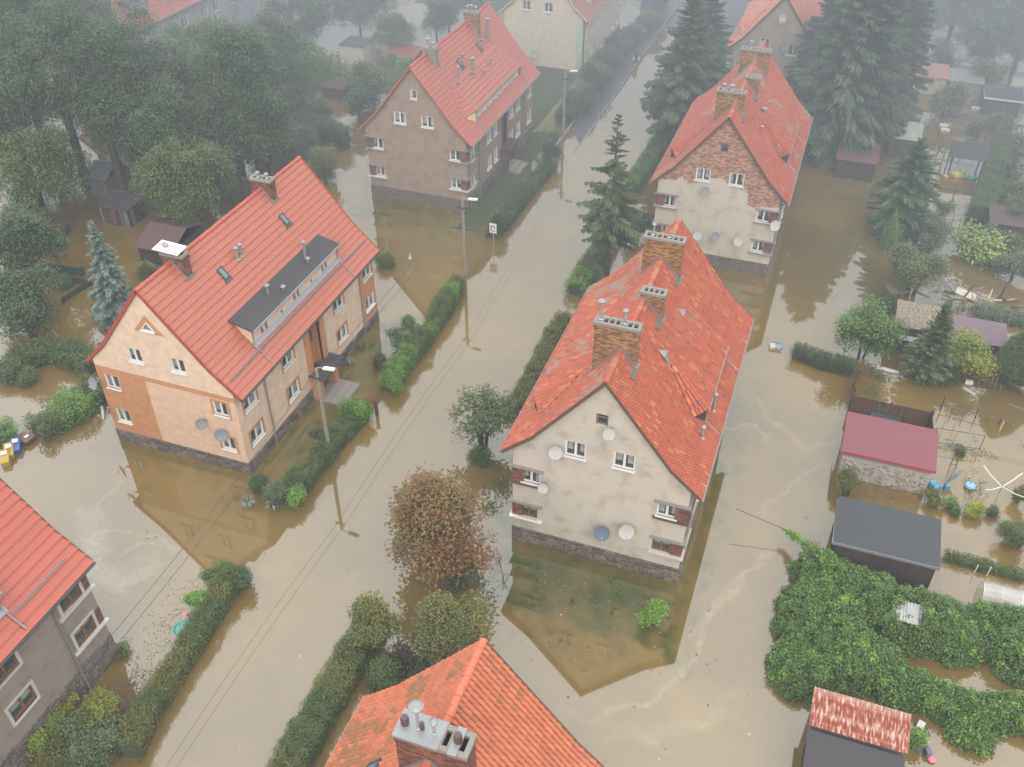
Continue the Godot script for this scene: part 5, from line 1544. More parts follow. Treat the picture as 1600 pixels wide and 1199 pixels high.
	for q in [["grey dish at the border of render and bare brick on the far gable", -0.97, 6.8, 0.32, M.dish_grey], ["white dish at the left of the row low on the far brick gable", -1.1, 2.85, 0.38, M.dish_white], ["small grey dish between two white ones low on the far brick gable", 0.33, 3.05, 0.31, M.dish_grey], ["white dish right of the grey one low on the far brick gable", 2.16, 2.95, 0.37, M.dish_white], ["white dish at the right corner of the far brick gable beside its window", 4.75, 4.85, 0.4, M.dish_white]]:
		dish(q[0], Vector3(-7.61 + q[1], q[2], -69.3), Vector3(0, 0, 1), q[3], q[4], Vector3(0.3, 0.3, 1))
	for q in [["grey dish at the upper left corner of the orange gable", -5.0, 4.9, 0.4, M.dish_grey, Vector3(-0.2, 0.3, 1)], ["white dish at the lower left corner of the orange gable", -5.0, 2.55, 0.43, M.dish_white, Vector3(-0.8, 0.3, 1)], ["small grey dish in the middle of the cream gable panel", 2.45, 3.75, 0.34, M.dish_grey, Vector3(0.7, 0.3, 1)], ["dark grey dish above the lower right window of the cream gable panel", 3.75, 3.25, 0.38, M.dish_grey, Vector3(0.6, 0.3, 1)]]:
		dish(q[0], Vector3(-34.7 + q[1], q[2], -34.93), Vector3(0, 0, 1), q[3], q[4], q[5])
	dish("white oval dish low on the pale cream gable", Vector3(-35.4, 2.0, -106.9), Vector3(0, 0, 1), 0.42, M.dish_white, Vector3(0.9, 0.3, 1))
	dish("white dish at the attic of the tan gable under its peak", Vector3(-7.5, 10.2, -103.3), Vector3(0, 0, 1), 0.4, M.dish_white, Vector3(0.3, 0.3, 1))
	dish("blue grey dish between the attic windows of the tan gable", Vector3(-6.9, 7.3, -103.3), Vector3(0, 0, 1), 0.34, M.dish_grey, Vector3(0.3, 0.3, 1))

func hatch(c: Dictionary, x: float, ds: float) -> void:
	# small triangular roof vent with a bright metal face
	var y := rooftop(c, x)
	var a := MB.new()
	var A := Vector3(x - 0.35, rooftop(c, x - 0.35) + 0.05, -ds)
	var f := [Vector3(x + 0.1, rooftop(c, x + 0.1) + 0.40, -ds + 0.34), Vector3(x + 0.1, rooftop(c, x + 0.1) + 0.40, -ds - 0.34), Vector3(x + 0.45, rooftop(c, x + 0.45) + 0.06, -ds)]
	a.tri(f[0], f[1], f[2]); a.tri(A, f[1], f[0]); a.tri(A, f[0], f[2]); a.tri(A, f[2], f[1])
	part("roof_hatch", a, M.bright_zinc, c.node)

func walkway(c: Dictionary, x: float, ds: float) -> void:
	# sweep's footboard beside a stack
	var mb := MB.new()
	var x1 := x + 0.55
	for k in 3:
		mb.box(Vector3(-0.14 + 0.1 * k, 0.12, -0.45), Vector3(-0.05 + 0.1 * k, 0.16, 0.45), Transform3D(Basis.from_euler(Vector3(0, 0, -0.3)), Vector3(x1, rooftop(c, x1) + 0.05, -ds + 0.7)))
	mb.box(Vector3(-0.15, 0.0, -0.3), Vector3(0.16, 0.12, -0.25), Transform3D(Basis.from_euler(Vector3(0, 0, -0.3)), Vector3(x1, rooftop(c, x1) + 0.05, -ds + 0.7)))
	part("footboard", mb, M.wood_grey, c.node)

func metal_caps(ch: Node3D, x0: float, x1: float, z1: float, z0: float, top: float) -> void:
	for q in [[0.0, 0.42], [0.44, 0.62], [0.78, 0.88]]:
		var mb := MB.new()
		mb.box(Vector3(lerpf(x0, x1, q[0]) - 0.05, top + 0.004, z0 - 0.1), Vector3(lerpf(x0, x1, q[1]), top + 0.03, z1 + 0.1))
		mb.box(Vector3(lerpf(x0, x1, q[0]) - 0.05, top - 0.09, z1 + 0.1), Vector3(lerpf(x0, x1, q[1]), top + 0.03, z1 + 0.115))
		part("cap_sheet", mb, M.bright_zinc, ch)
	for q in [[0.08, 0.14], [0.83, 0.14], [0.33, 0.07]]:
		var mb := MB.new()
		mb.lathe([Vector2(q[1], 0), Vector2(q[1], 0.28), Vector2(q[1] * 0.85, 0.36), Vector2(0, 0.38)], 12, Transform3D(Basis(), Vector3(lerpf(x0, x1, q[0]), top + 0.03, (z0 + z1) / 2)))
		part("cowl_cap", mb, mat(lin(0.09, 0.05, 0.045), 0.5), ch)

func snow_guard(c: Dictionary, a: float, b: float) -> void:
	var mb := MB.new()
	var x := 4.75
	var y: float = rooftop(c, x) + 0.17
	for d in [0.0, 0.09]: mb.tube([Vector3(x - d * 0.5, y + d, -a), Vector3(x - d * 0.5, y + d, -b)], [0.022, 0.022], 6)
	var n := int((b - a) / 1.2)
	for i in n + 1:
		var z := -lerpf(a, b, float(i) / n)
		mb.beam(Vector3(x, y - 0.17, z), Vector3(x - 0.04, y + 0.1, z), 0.03, 0.03)
	part("snow_guard", mb, M.bright_zinc, c.node)

func tri_window(c: Dictionary, m: Material) -> void:
	# small triangular attic light set in a painted triangle
	var a := MB.new()
	var P := [Vector3(-1.0, 9.75, 0.012), Vector3(0.05, 11.0, 0.012), Vector3(1.1, 9.75, 0.012)]
	a.tri(P[0], P[1], P[2])
	for i in 3:
		var d := Vector3(0, 0, -0.01)
		a.quad(P[i], P[i] + d, P[(i + 1) % 3] + d, P[(i + 1) % 3])
	part("attic_surround", a, m, c.node)
	var f := MB.new()
	var Q := [Vector3(-0.38, 9.98, 0.04), Vector3(0.05, 10.5, 0.04), Vector3(0.48, 9.98, 0.04)]
	for i in 3: f.beam(Q[i], Q[(i + 1) % 3], 0.07, 0.06)
	f.box(Vector3(-0.45, 9.88, 0.013), Vector3(0.55, 9.95, 0.16))
	var w := part("window", f, M.white, c.node)
	var g := MB.new()
	g.tri(Q[0] - Vector3(0, 0, 0.02), Q[1] - Vector3(0, 0, 0.02), Q[2] - Vector3(0, 0, 0.02))
	part("pane", g, M.skyglass, w)

func porch(c: Dictionary, m: Material) -> void:
	# stair recess with side piers, felted canopy, door and the platform slabs that lead to it
	var o: Node3D = c.node
	var w: float = c.w
	var b := MB.new()
	b.quad(Vector3(w - 0.5, 0.5, -8.35), Vector3(w - 0.5, 6.1, -8.35), Vector3(w - 0.5, 6.1, -9.85), Vector3(w - 0.5, 0.5, -9.85))
	for z in [-8.35, -9.85]:
		b.quad(Vector3(w, 0.5, z), Vector3(w, 6.1, z), Vector3(w - 0.5, 6.1, z), Vector3(w - 0.5, 0.5, z))
	part("stair_recess", b, m, o)
	for z in [-8.1, -10.1]:
		var p := MB.new()
		p.box(Vector3(w - 0.1, 0.3, z - 0.25), Vector3(w + 0.14, 6.2, z + 0.25))
		part("pier", p, m, o)
		var q := MB.new()
		q.box(Vector3(w + 0.141, 0.3, z - 0.2), Vector3(w + 0.75, 2.15, z + 0.2))
		part("porch_wall", q, m, o)
	window(o, Transform3D(Basis(Vector3(0, 0, -1), Vector3.UP, Vector3.RIGHT), Vector3(w - 0.4, 4.4, -9.1)), 0.9, 1.0, "old")
	var d := MB.new()
	d.box(Vector3(w - 0.45, 0.5, -9.6), Vector3(w - 0.38, 2.05, -8.6))
	var door := part("door", d, mat(lin(0.16, 0.06, 0.045), 0.5), o)
	var hb := MB.new()
	hb.tube([Vector3(w - 0.36, 1.2, -8.72), Vector3(w - 0.33, 1.2, -8.72), Vector3(w - 0.33, 1.2, -8.84)], [0.015, 0.015, 0.015], 6)
	part("handle", hb, M.steel, door)
	var r := MB.new()
	r.box(Vector3(w - 0.2, 2.2, -10.55), Vector3(w + 1.0, 2.3, -7.65), Transform3D(Basis.from_euler(Vector3(0, 0, -0.06)), Vector3(0.13, 0.3, 0)))
	part("canopy", r, M.felt, o)
	for i in 4:
		var s := MB.new()
		s.box(Vector3(w + 0.16 + 0.55 * i, 0.08, -10.4), Vector3(w + 0.16 + 0.55 * i + 0.53, 0.27 - 0.004 * i, -7.8))
		part("step_slab", s, M.concrete, o)

func porch_plain(c: Dictionary) -> void:
	var o: Node3D = c.node
	var w: float = c.w
	var b := MB.new()
	var m: Material = mat(lin(0.13, 0.055, 0.045), 0.9, T.old, 0.3)
	b.quad(Vector3(w - 0.4, 0.6, -8.75), Vector3(w - 0.4, 6.0, -8.75), Vector3(w - 0.4, 6.0, -10.65), Vector3(w - 0.4, 0.6, -10.65))
	part("stair_recess", b, m, o)
	var r := MB.new()
	r.box(Vector3(w - 0.2, 2.35, -11.1), Vector3(w + 1.1, 2.47, -8.3))
	part("canopy", r, M.felt, o)
	for z in [-8.6, -10.8]:
		var q := MB.new()
		q.box(Vector3(w + 0.05, 0.0, z - 0.12), Vector3(w + 0.8, 2.35, z + 0.12))
		part("porch_wall", q, m, o)
	for i in 3:
		var s := MB.new()
		s.box(Vector3(w + 0.3 + 0.55 * i, 0.0, -10.9), Vector3(w + 0.83 + 0.55 * i, 0.5 - 0.14 * i, -8.5))
		part("step_slab", s, M.concrete, o)

func render_coat(c: Dictionary, m: Material) -> void:
	# what is left of the render over the brick gable, with a ragged upper edge
	var prof := []
	var e := [[-4.8, 7.0], [-3.4, 7.15], [-3.0, 7.6], [-2.4, 7.1], [-1.8, 7.15], [-1.7, 7.75], [-1.2, 8.0], [-0.6, 7.8], [0.1, 7.95], [0.5, 7.6], [1.0, 7.25], [2.1, 7.2], [2.3, 6.9], [2.3, 6.0], [2.7, 5.85], [3.6, 6.1], [4.8, 6.2]]
	for q in e: prof.append(Vector2(q[0], q[1]))
	for i in range(1, prof.size()):
		if prof[i].x <= prof[i - 1].x: prof[i].x = prof[i - 1].x + 0.05
	var fine := []
	for i in prof.size() - 1:
		for k in 5:
			var p: Vector2 = (prof[i] as Vector2).lerp(prof[i + 1], k / 5.0)
			fine.append(Vector2(p.x, minf(p.y + rnd(-0.07, 0.07), rooftop(c, p.x) - 0.25)))
	fine.append(prof[-1])
	var holes := []
	for h in c.front: holes.append(Rect2(h[0] - h[2] / 2, h[1] - h[3] / 2, h[2], h[3]))
	var mb := MB.new()
	wall_panel(mb, Transform3D(Basis(), Vector3(0, 0, 0.022)), -4.8, 4.8, 1.1, fine, holes, 0.03)
	part("render_coat", mb, m, c.node)
	var fw := MB.new()
	wall_panel(fw, Transform3D(Basis(Vector3(0, 0, -1), Vector3.UP, Vector3.RIGHT), Vector3(4.822, 0, 0)), 0, c.L, 1.1, [Vector2(0, 6.7), Vector2(c.L, 6.7)], c.right.map(func(h): return Rect2(h[0] - h[2] / 2, h[1] - h[3] / 2, h[2], h[3])), 0.03)
	part("render_coat", fw, m, c.node)

func build_left() -> void:
	# --- big trees at the upper left
	for q in [
		["tall dark tree at the far upper left corner of the view", Vector3(-75.86, 11.00, -70.02), Vector3(6.88, 6.88, 6.88), DEEP],
		["tall dark tree left of the forked trunk standing in open water", Vector3(-65.48, 10.50, -63.75), Vector3(5.84, 6.13, 5.84), DEEP],
		["broad dark tree in front of the grey house's roof end", Vector3(-61.70, 10.50, -67.60), Vector3(5.52, 5.80, 5.52), DEEP],
		["dark rounded tree below the grey house's facade", Vector3(-60.02, 8.50, -71.41), Vector3(4.13, 4.13, 4.13), GREYGREEN],
		["broad dark tree just left of the green garden bushes and tallest of its row", Vector3(-53.12, 9.00, -70.80), Vector3(5.39, 5.39, 5.39), DEEP],
		["dark tree behind the rear chimney of the orange house", Vector3(-49.22, 6.50, -68.57), Vector3(3.81, 3.62, 3.81), DEEP],
		["dark tree wedged between two broad crowns above the small grey shed", Vector3(-55.39, 7.50, -63.86), Vector3(4.29, 4.07, 4.29), DEEP],
		["high tree whose crown touches the upper edge left of the grey house", Vector3(-75.93, 11.00, -77.19), Vector3(6.05, 5.45, 6.05), GREYGREEN],
		["dark tree filling the gap between the two trunks beside the small grey shed", Vector3(-59.84, 7.50, -62.26), Vector3(3.87, 3.68, 3.87), DEEP], ["low dark tree left of the open water at the far left", Vector3(-70.50, 7.00, -61.91), Vector3(4.03, 3.83, 4.03), DEEP], ["low dark tree behind the round yellowing one, hiding the water between trunks", Vector3(-55.86, 6.00, -63.04), Vector3(3.38, 3.04, 3.38), DEEP], ["low dark tree between the rear chimney and the round yellowing tree", Vector3(-51.09, 6.00, -66.18), Vector3(3.66, 3.30, 3.66), DEEP], ["low dark tree by the flooded lane's willow", Vector3(-48.30, 4.00, -69.02), Vector3(2.60, 2.34, 2.60), DEEP], ["tree with lighter crown just under the grey house's windows", Vector3(-62.82, 8.00, -81.27), Vector3(3.49, 3.14, 3.49), GREYGREEN], ["dark tree between the grey house and the green garden bushes", Vector3(-58.38, 6.50, -86.51), Vector3(3.85, 3.66, 3.85), DEEP]]:
		tree("broad_tree", q[0], "tree", q[1], q[2], q[3], {"leaf": 0.18, "dens": 8.5, "trunk": 0.42, "group": "big trees behind the left row of houses"})
	for q in [
		["round pale green tree at the left edge beside the open water", Vector3(-63.90, 5.00, -56.61), Vector3(4.62, 3.93, 4.62), GREEN],
		["round green tree with yellowing leaves behind the orange house's roof", Vector3(-50.41, 4.60, -60.15), Vector3(4.55, 3.86, 4.55), [Color(0.055, 0.078, 0.028), Color(0.075, 0.09, 0.032), Color(0.042, 0.064, 0.025)]],
		["dark tree at the left edge above the green screened fence", Vector3(-57.30, 4.00, -47.43), Vector3(3.47, 3.12, 3.47), DEEP],
		["low dark tree at the left edge below the slatted fence", Vector3(-52.94, 3.00, -42.11), Vector3(3.14, 2.51, 3.14), DEEP]]:
		tree("round_tree", q[0], "tree", q[1], q[2], q[3], {"leaf": 0.18, "dens": 9.0, "trunk": 0.26, "group": "round garden trees behind the left row"})
	conifer("blue spruce with silvery needles behind the orange house", Vector3(-47.79, 0.00, -45.79), 8.9, 2.1, BLUEGREEN, {"clear": 0.04, "kind": 1, "step": 0.26, "per": 11, "name": "blue_spruce", "lift": -0.05})
	tree("willow_tree", "silvery green willow at the corner of the flooded lane behind the brown house", "tree", Vector3(-49.36, 2.00, -75.30), Vector3(2.51, 2.51, 2.51), GREYGREEN, {"leaf": 0.16, "stems": 4})
	tree("willow_tree", "drooping willow over the flooded lane beside the orange roof's rear end", "tree", Vector3(-44.61, 1.60, -71.89), Vector3(1.70, 2.04, 1.70), OLIVE, {"leaf": 0.14})
	topiary("pointed dark evergreen beside a round one in the far left garden", Vector3(-53.04, 0.00, -83.18), [Vector2(0.7, 0.1), Vector2(0.95, 0.8), Vector2(0.6, 2.0), Vector2(0.05, 3.4)], DEEP, {"leaf": 0.12, "dens": 30.0})
	shrub("round dark shrub right of the pointed evergreen in the far left garden", Vector3(-51.70, 1.30, -84.14), Vector3(1.36, 1.36, 1.36), DEEP, {"leaf": 0.15})
	hedge("clipped dark evergreen hedge running to the flooded lane behind the brown house", [Vector3(-52.81, 0.00, -81.68), Vector3(-49.28, 0.00, -80.07), Vector3(-46.28, 0.00, -79.52)], 1.5, 2.2, DEEP, {"leaf": 0.13})
	shrub("pale feathery shrub in front of the clipped hedge by the lane", Vector3(-48.01, 0.80, -79.95), Vector3(0.96, 0.77, 0.96), GREYGREEN, {"leaf": 0.15})
	for q in [
		["fresh green bushy tree left of the small white roofed shed", Vector3(-58.24, 2.60, -91.96), Vector3(3.27, 2.94, 3.27), FRESH], ["green bush below the white roofed shed", Vector3(-55.02, 1.60, -93.26), Vector3(2.33, 1.86, 2.33), FRESH], ["pale green bush at the end of the overgrown garden strip", Vector3(-62.88, 2.40, -94.16), Vector3(2.74, 2.47, 2.74), GREEN],
		["green bush nearest the tall dark trees in the overgrown garden strip", Vector3(-60.03, 2.20, -87.29), Vector3(2.28, 2.05, 2.28), GREEN], ["bushy tree right above the brown roofed hut", Vector3(-48.95, 2.20, -90.89), Vector3(2.67, 2.41, 2.67), GREEN], ["rounded tree leaning over the brown house's left eave", Vector3(-48.21, 2.00, -86.32), Vector3(1.93, 1.74, 1.93), DEEP],
		["green bush beside the red roofed hut behind the brown house", Vector3(-49.10, 1.70, -98.55), Vector3(1.89, 1.70, 1.89), FRESH], ["loose grey green tree in the open water beyond the white roofed shed", Vector3(-53.32, 2.40, -105.89), Vector3(2.69, 2.42, 2.69), GREYGREEN], ["dark tree at the upper edge left of the flooded clearing", Vector3(-65.78, 3.50, -105.48), Vector3(4.37, 3.93, 4.37), DEEP],
		["dark tree at the upper edge above the flooded clearing", Vector3(-60.55, 3.50, -110.92), Vector3(4.26, 3.41, 4.26), GREYGREEN], ["pointed dark tree beside the brown house's rear chimney", Vector3(-50.83, 2.50, -112.94), Vector3(1.92, 2.50, 1.92), DEEP], ["second pointed dark tree next to the brown house's ridge", Vector3(-50.30, 2.50, -115.88), Vector3(1.78, 2.31, 1.78), DEEP],
		["grey green tree between the brown house and the pale cream house", Vector3(-48.76, 2.50, -119.85), Vector3(2.18, 2.18, 2.18), GREYGREEN], ["dark bush at the foot of the tall trees by the lane", Vector3(-55.66, 1.60, -83.76), Vector3(2.04, 1.63, 2.04), DEEP]]:
		tree("garden_tree", q[0], "tree", q[1], q[2], q[3], {"leaf": 0.2, "dens": 9.0, "trunk": 0.12, "group": "trees and bushes of the far left gardens"})
	shed("small white walled shed with a flat grey roof in the far left garden", "shed", -58.40, -55.21, 101.12, 104.32, 2.2, 2.2, {"wall": M.dirty_white, "roof": M.felt_grey, "over": 0.1})
	shed("low hut with a dark red roof behind the brown house", "hut", -53.04, -49.18, 102.03, 105.03, 1.2, 1.7, {"planks": [M.wood_dark], "roof": mat(lin(0.26, 0.06, 0.055), 0.6, T.fine, 0.5)})
	shed("brown roofed hut beside the dark evergreens in the far left garden", "hut", -54.87, -52.36, 90.64, 93.24, 1.3, 1.6, {"planks": [M.wood_dark], "roof": mat(lin(0.11, 0.06, 0.06), 0.7, T.fine, 0.5), "ridge": 2.1})
	shed("small hut with a sagging grey sheet roof under the tall trees", "shed", -64.08, -62.12, 62.64, 66.04, 1.7, 1.7, {"wall": M.wood_grey, "roof": M.zinc, "ridge": 2.6, "corr": 0.02})
	shed("dark felt roofed hut with a reddish door behind the blue spruce", "shed", -59.73, -56.58, 58.47, 61.07, 1.7, 1.9, {"planks": [M.wood_dark, M.wood_grey], "roof": M.felt})
	var d := MB.new()
	d.box(Vector3(-0.35, -0.3, 0), Vector3(0.35, 1.4, 0.05))
	lump("door_panel", "reddish door leaf leaning at the dark hut behind the blue spruce", "door", d, M.wood_red, Vector3(-58.08, 0.00, -58.37))
	shed("large dark brown roofed outbuilding behind the orange house's left slope", "outbuilding", -51.52, -48.33, 53.38, 57.88, 1.9, 2.2, {"planks": [M.wood_dark], "roof": mat(lin(0.10, 0.055, 0.05), 0.7, T.fine, 0.5), "ridge": 3.0})
	for q in [["small bright green bush at the outbuilding's corner", Vector3(-50.19, 0.80, -52.06), Vector3(0.78, 0.78, 0.78)], ["yellowish bush beside the orange house's verge", Vector3(-48.88, 0.80, -52.01), Vector3(0.61, 0.61, 0.61)]]: shrub(q[0], q[1], q[2], OLIVE)
	fence("dark green screened fence across the flooded garden left of the blue spruce", [Vector3(-59.00, 0.00, -50.17), Vector3(-55.05, 0.00, -50.43)], 0.75, [M.wood_dark, mat(lin(0.02, 0.075, 0.06), 0.8)], {"mesh": true})
	fence("dark slatted fence leading back from the green screened fence", [Vector3(-60.48, 0.00, -51.58), Vector3(-61.16, 0.00, -54.16), Vector3(-60.97, 0.00, -56.12)], 0.7, [M.wood_dark, M.wood_grey])
	fence("low dark fence bending round the garden plot left of the blue spruce", [Vector3(-58.77, 0.00, -49.09), Vector3(-55.55, 0.00, -49.43), Vector3(-53.62, 0.00, -49.52), Vector3(-53.96, 0.00, -46.64)], 0.5, [M.wood_dark, mat(lin(0.055, 0.05, 0.05), 0.85)])
	shrub("low green plants behind the bend of the dark fence", Vector3(-55.43, 0.35, -48.68), Vector3(0.91, 0.45, 0.91), GREYGREEN, {"cat": "plant"})
	# --- the overgrown trellis by the orange house and the bins
	hedge("tangle of creepers along the lane at the left edge, upper strand", [Vector3(-51.12, 0.00, -36.88), Vector3(-51.08, 0.00, -39.65), Vector3(-49.39, 0.00, -40.99), Vector3(-45.79, -0.00, -40.35)], 1.8, 1.1, GREEN, {"leaf": 0.13, "wave": 0.5})
	hedge("tangle of creepers reaching from the orange house's corner towards the bins", [Vector3(-43.85, 0.00, -38.59), Vector3(-43.96, 0.00, -35.79), Vector3(-44.72, 0.00, -33.33)], 2.0, 1.0, GREEN, {"leaf": 0.13, "wave": 0.5, "alt": FRESH})
	hedge("weedy creeper clump at the left edge above the yellow bins", [Vector3(-47.10, 0.00, -31.94), Vector3(-46.49, 0.00, -33.10)], 1.6, 0.7, FRESH, {"leaf": 0.12, "wave": 0.5})
	shrub("round leafy shrub between the two creeper strands", Vector3(-49.15, 0.50, -37.68), Vector3(0.80, 0.48, 0.80), GREEN)
	bin("yellow bin at the left edge, lower of the two yellow ones", Vector3(-44.91, 0.00, -30.67), mat(lin(0.55, 0.39, 0.07), 0.55, T.blotch, 1.0), 0.75, Color(0.9, 0.88, 0.85))
	bin("yellow bin lying between the other yellow bin and the blue one", Vector3(-45.12, 0.00, -31.29), mat(lin(0.54, 0.38, 0.07), 0.55, T.blotch, 1.0), 0.75, Color(0.92, 0.86, 0.84))
	bin("blue bin lying on its back beside the yellow bins", Vector3(-45.08, 0.00, -31.82), mat(lin(0.06, 0.14, 0.38), 0.55, T.blotch, 1.0), 0.7, Color(0.85, 0.87, 0.92))
	var bb := thing("wheeled_bin", "dark brown bin standing nearly upright beside the blue bin", "bin", Vector3(-45.11, 0.00, -32.66), "floating wheeled bins", 1.5)
	part("body", boxmb(0.75, 0.42, 1.0), mat(lin(0.12, 0.05, 0.045), 0.5), bb, Transform3D(Basis(), Vector3(0, -0.1, 0)))
	part("lid", boxmb(0.8, 0.07, 1.06), mat(lin(0.13, 0.055, 0.05), 0.45), bb, Transform3D(Basis(), Vector3(0, 0.325, 0)))
	part("sticker", boxmb(0.3, 0.012, 0.2, 0.003), M.white, bb, Transform3D(Basis(), Vector3(0.1, 0.392, 0.05)))
	# --- gardens between the left row and the road
	hedge("hedge along the road in front of the lower left house", [Vector3(-24.74, 0.00, -16.51), Vector3(-25.25, 0.00, -18.71), Vector3(-25.51, 0.00, -22.69), Vector3(-25.81, 0.00, -25.74), Vector3(-25.85, 0.00, -27.32)], 0.95, 1.2, OLIVE, {"alt": GREEN, "leaf": 0.08})
	shrub("rounded bush ending the hedge corner at the lower left road", Vector3(-26.14, 0.90, -26.79), Vector3(1.11, 1.00, 1.11), GREEN)
	shrub("second rounded bush at the hedge corner, nearer the road", Vector3(-25.23, 0.80, -26.97), Vector3(0.66, 0.66, 0.66), DEEP)
	shrub("bright yellow green shrub inside the hedge near the turquoise bowl", Vector3(-26.56, 0.70, -25.06), Vector3(0.70, 0.77, 0.70), BRIGHT, {"leaf": 0.09})
	var bl := thing("bird_bath", "turquoise bowl on a post beside the lower left hedge", "bird bath", Vector3(-26.39, 0.00, -23.18))
	var bm := MB.new()
	bm.lathe([Vector2(0.05, 0.02), Vector2(0.42, 0.08), Vector2(0.52, 0.2), Vector2(0.54, 0.26), Vector2(0.49, 0.27), Vector2(0.4, 0.16), Vector2(0, 0.12)], 24, Transform3D(Basis(), Vector3(0, 0.45, 0)))
	part("bowl", bm, mat(lin(0.14, 0.40, 0.38), 0.4, T.blotch, 1.0), bl)
	var bs := MB.new()
	bs.tube([Vector3(0, -0.4, 0), Vector3(0, 0.5, 0)], [0.14, 0.1], 10)
	part("post", bs, M.concrete, bl)
	var pk := MB.new()
	pk.lathe([Vector2(0.12, 0), Vector2(0.24, 0.08), Vector2(0.27, 0.16), Vector2(0.22, 0.16), Vector2(0.1, 0.05)], 14, Transform3D(Basis.from_euler(Vector3(0.5, 0, 0.3)), Vector3.ZERO))
	lump("plastic_tub", "pink plastic tub floating beside the turquoise bowl", "tub", pk, mat(lin(0.6, 0.28, 0.33), 0.5), Vector3(-27.04, 0.00, -24.35))
	shrub("yellow green shrub at the lower left hedge's near end", Vector3(-27.08, 0.80, -17.51), Vector3(1.11, 1.00, 1.11), [Color(0.15, 0.16, 0.03), Color(0.1, 0.12, 0.03)], {"leaf": 0.1})
	shrub("dark round shrub at the bottom edge by the lower left hedge", Vector3(-26.34, 0.90, -15.96), Vector3(1.37, 1.23, 1.37), GREYGREEN, {"leaf": 0.11})
	shrub("bright yellow leaved bush against the lower left house's plinth", Vector3(-29.02, 0.55, -17.28), Vector3(0.71, 0.71, 0.71), YELLOW, {"leaf": 0.1})
	shrub("straggling yellow green bush at the foot of the lower left house", Vector3(-28.96, 0.60, -15.83), Vector3(1.06, 0.95, 1.06), [Color(0.16, 0.2, 0.03), Color(0.08, 0.11, 0.03)], {"leaf": 0.1})
	shrub("brownish straggling bush between the house wall and the dark round shrub", Vector3(-27.71, 0.50, -15.48), Vector3(1.18, 0.95, 1.18), OLIVE, {"leaf": 0.1})
	shrub("small tuft at the far corner of the lower left house", Vector3(-28.85, 0.30, -21.18), Vector3(0.29, 0.26, 0.29), GREEN)
	var lx := []; var lc := []
	for i in 1000:
		var A := Vector3(-27.19, 0.00, -19.25); var p := A + Vector3(rng.randfn(0, 0.6), 0, rng.randfn(0, 0.8))
		if i > 620:
			p = pick([Vector3(-27.61, 0.00, -22.96), Vector3(-28.02, 0.00, -23.91), Vector3(-27.22, 0.00, -20.81), Vector3(-27.81, 0.00, -25.81)]) + Vector3(rng.randfn(0, 0.6), 0, rng.randfn(0, 0.8))
		lx.append(Transform3D(Basis.from_euler(Vector3(0, rnd(0, TAU), 0)).scaled(Vector3.ONE * rnd(0.3, 0.7)), p + Vector3(0, 0.012, 0)))
		lc.append((pick([Color(0.10, 0.045, 0.042), Color(0.08, 0.04, 0.042), Color(0.20, 0.09, 0.05), Color(0.14, 0.085, 0.085)]) as Color) * rnd(0.7, 1.2))
	var lf := MB.new(); lf.colored = true
	lf.quad(Vector3(-0.07, 0, 0), Vector3(0, 0.008, -0.05), Vector3(0.08, 0, 0), Vector3(0, 0.008, 0.05))
	var ll := copies("floating_leaves", lf.mesh(), M.leaf, self, lx, lc, true)
	meta(ll, "drift of fallen reddish leaves floating beside the lower left house", "leaves")
	# --- orange house's garden
	hedge("hedge in front of the orange house, from the yucca to the gate", [Vector3(-27.12, 0.00, -33.01), Vector3(-26.17, 0.00, -34.80), Vector3(-26.03, 0.00, -36.96), Vector3(-26.03, 0.00, -39.52), Vector3(-25.71, 0.00, -42.36)], 1.05, 1.25, GREEN, {"alt": GREYGREEN, "leaf": 0.085, "wave": 0.5})
	shrub("big light green bush at the gate end of the orange house's hedge", Vector3(-25.86, 1.00, -41.74), Vector3(1.07, 0.96, 1.07), FRESH, {"leaf": 0.11})
	shrub("bright green bush in the hedge near its yucca end", Vector3(-25.73, 0.80, -33.70), Vector3(0.67, 0.60, 0.67), BRIGHT, {"leaf": 0.1})
	shrub("dark bush at the inner corner of the yucca bed", Vector3(-28.45, 0.70, -33.75), Vector3(0.69, 0.65, 0.69), DEEP)
	blades("spiky pale yucca at the near end of the orange house's hedge", Vector3(-28.52, 0.00, -32.63), 0.6, 0.5, 46, BLUEGREEN)
	blades("low spiky yucca in front of the hedge's near end", Vector3(-26.96, 0.00, -32.96), 0.6, 0.4, 40, BLUEGREEN)
	shrub("round dark shrub behind the pole of the nearest street lamp", Vector3(-26.86, 0.70, -38.91), Vector3(0.67, 0.67, 0.67), DEEP)
	hedge("hedge along the road beyond the gate, up to the second street lamp", [Vector3(-25.30, 0.00, -45.26), Vector3(-25.24, 0.00, -48.06), Vector3(-25.15, 0.00, -51.48), Vector3(-25.36, 0.00, -55.23), Vector3(-25.62, 0.00, -58.99)], 0.95, 1.35, GREEN, {"alt": FRESH, "leaf": 0.085, "wave": 0.5})
	shrub("grey green bush leaning over the middle of the far hedge", Vector3(-26.27, 1.00, -50.03), Vector3(1.17, 1.05, 1.17), GREYGREEN, {"leaf": 0.11})
	shrub("bright bush at the near end of the far hedge", Vector3(-24.89, 0.90, -45.48), Vector3(0.88, 0.88, 0.88), FRESH, {"leaf": 0.1})
	topiary("small round headed evergreen standing in the water behind the far hedge", Vector3(-27.00, 0.00, -52.47), [Vector2(0.3, 0.15), Vector2(0.5, 0.5), Vector2(0.5, 0.95), Vector2(0.1, 1.3)], FRESH, {"leaf": 0.07, "dens": 80.0, "name": "round_evergreen"})
	topiary("dark barrel shaped evergreen in front of the orange house's far end", Vector3(-26.98, 0.00, -47.60), [Vector2(0.4, 0.05), Vector2(0.5, 0.5), Vector2(0.45, 0.9), Vector2(0.1, 1.1)], PURPLE, {"leaf": 0.06, "dens": 80.0, "name": "barrel_evergreen"})
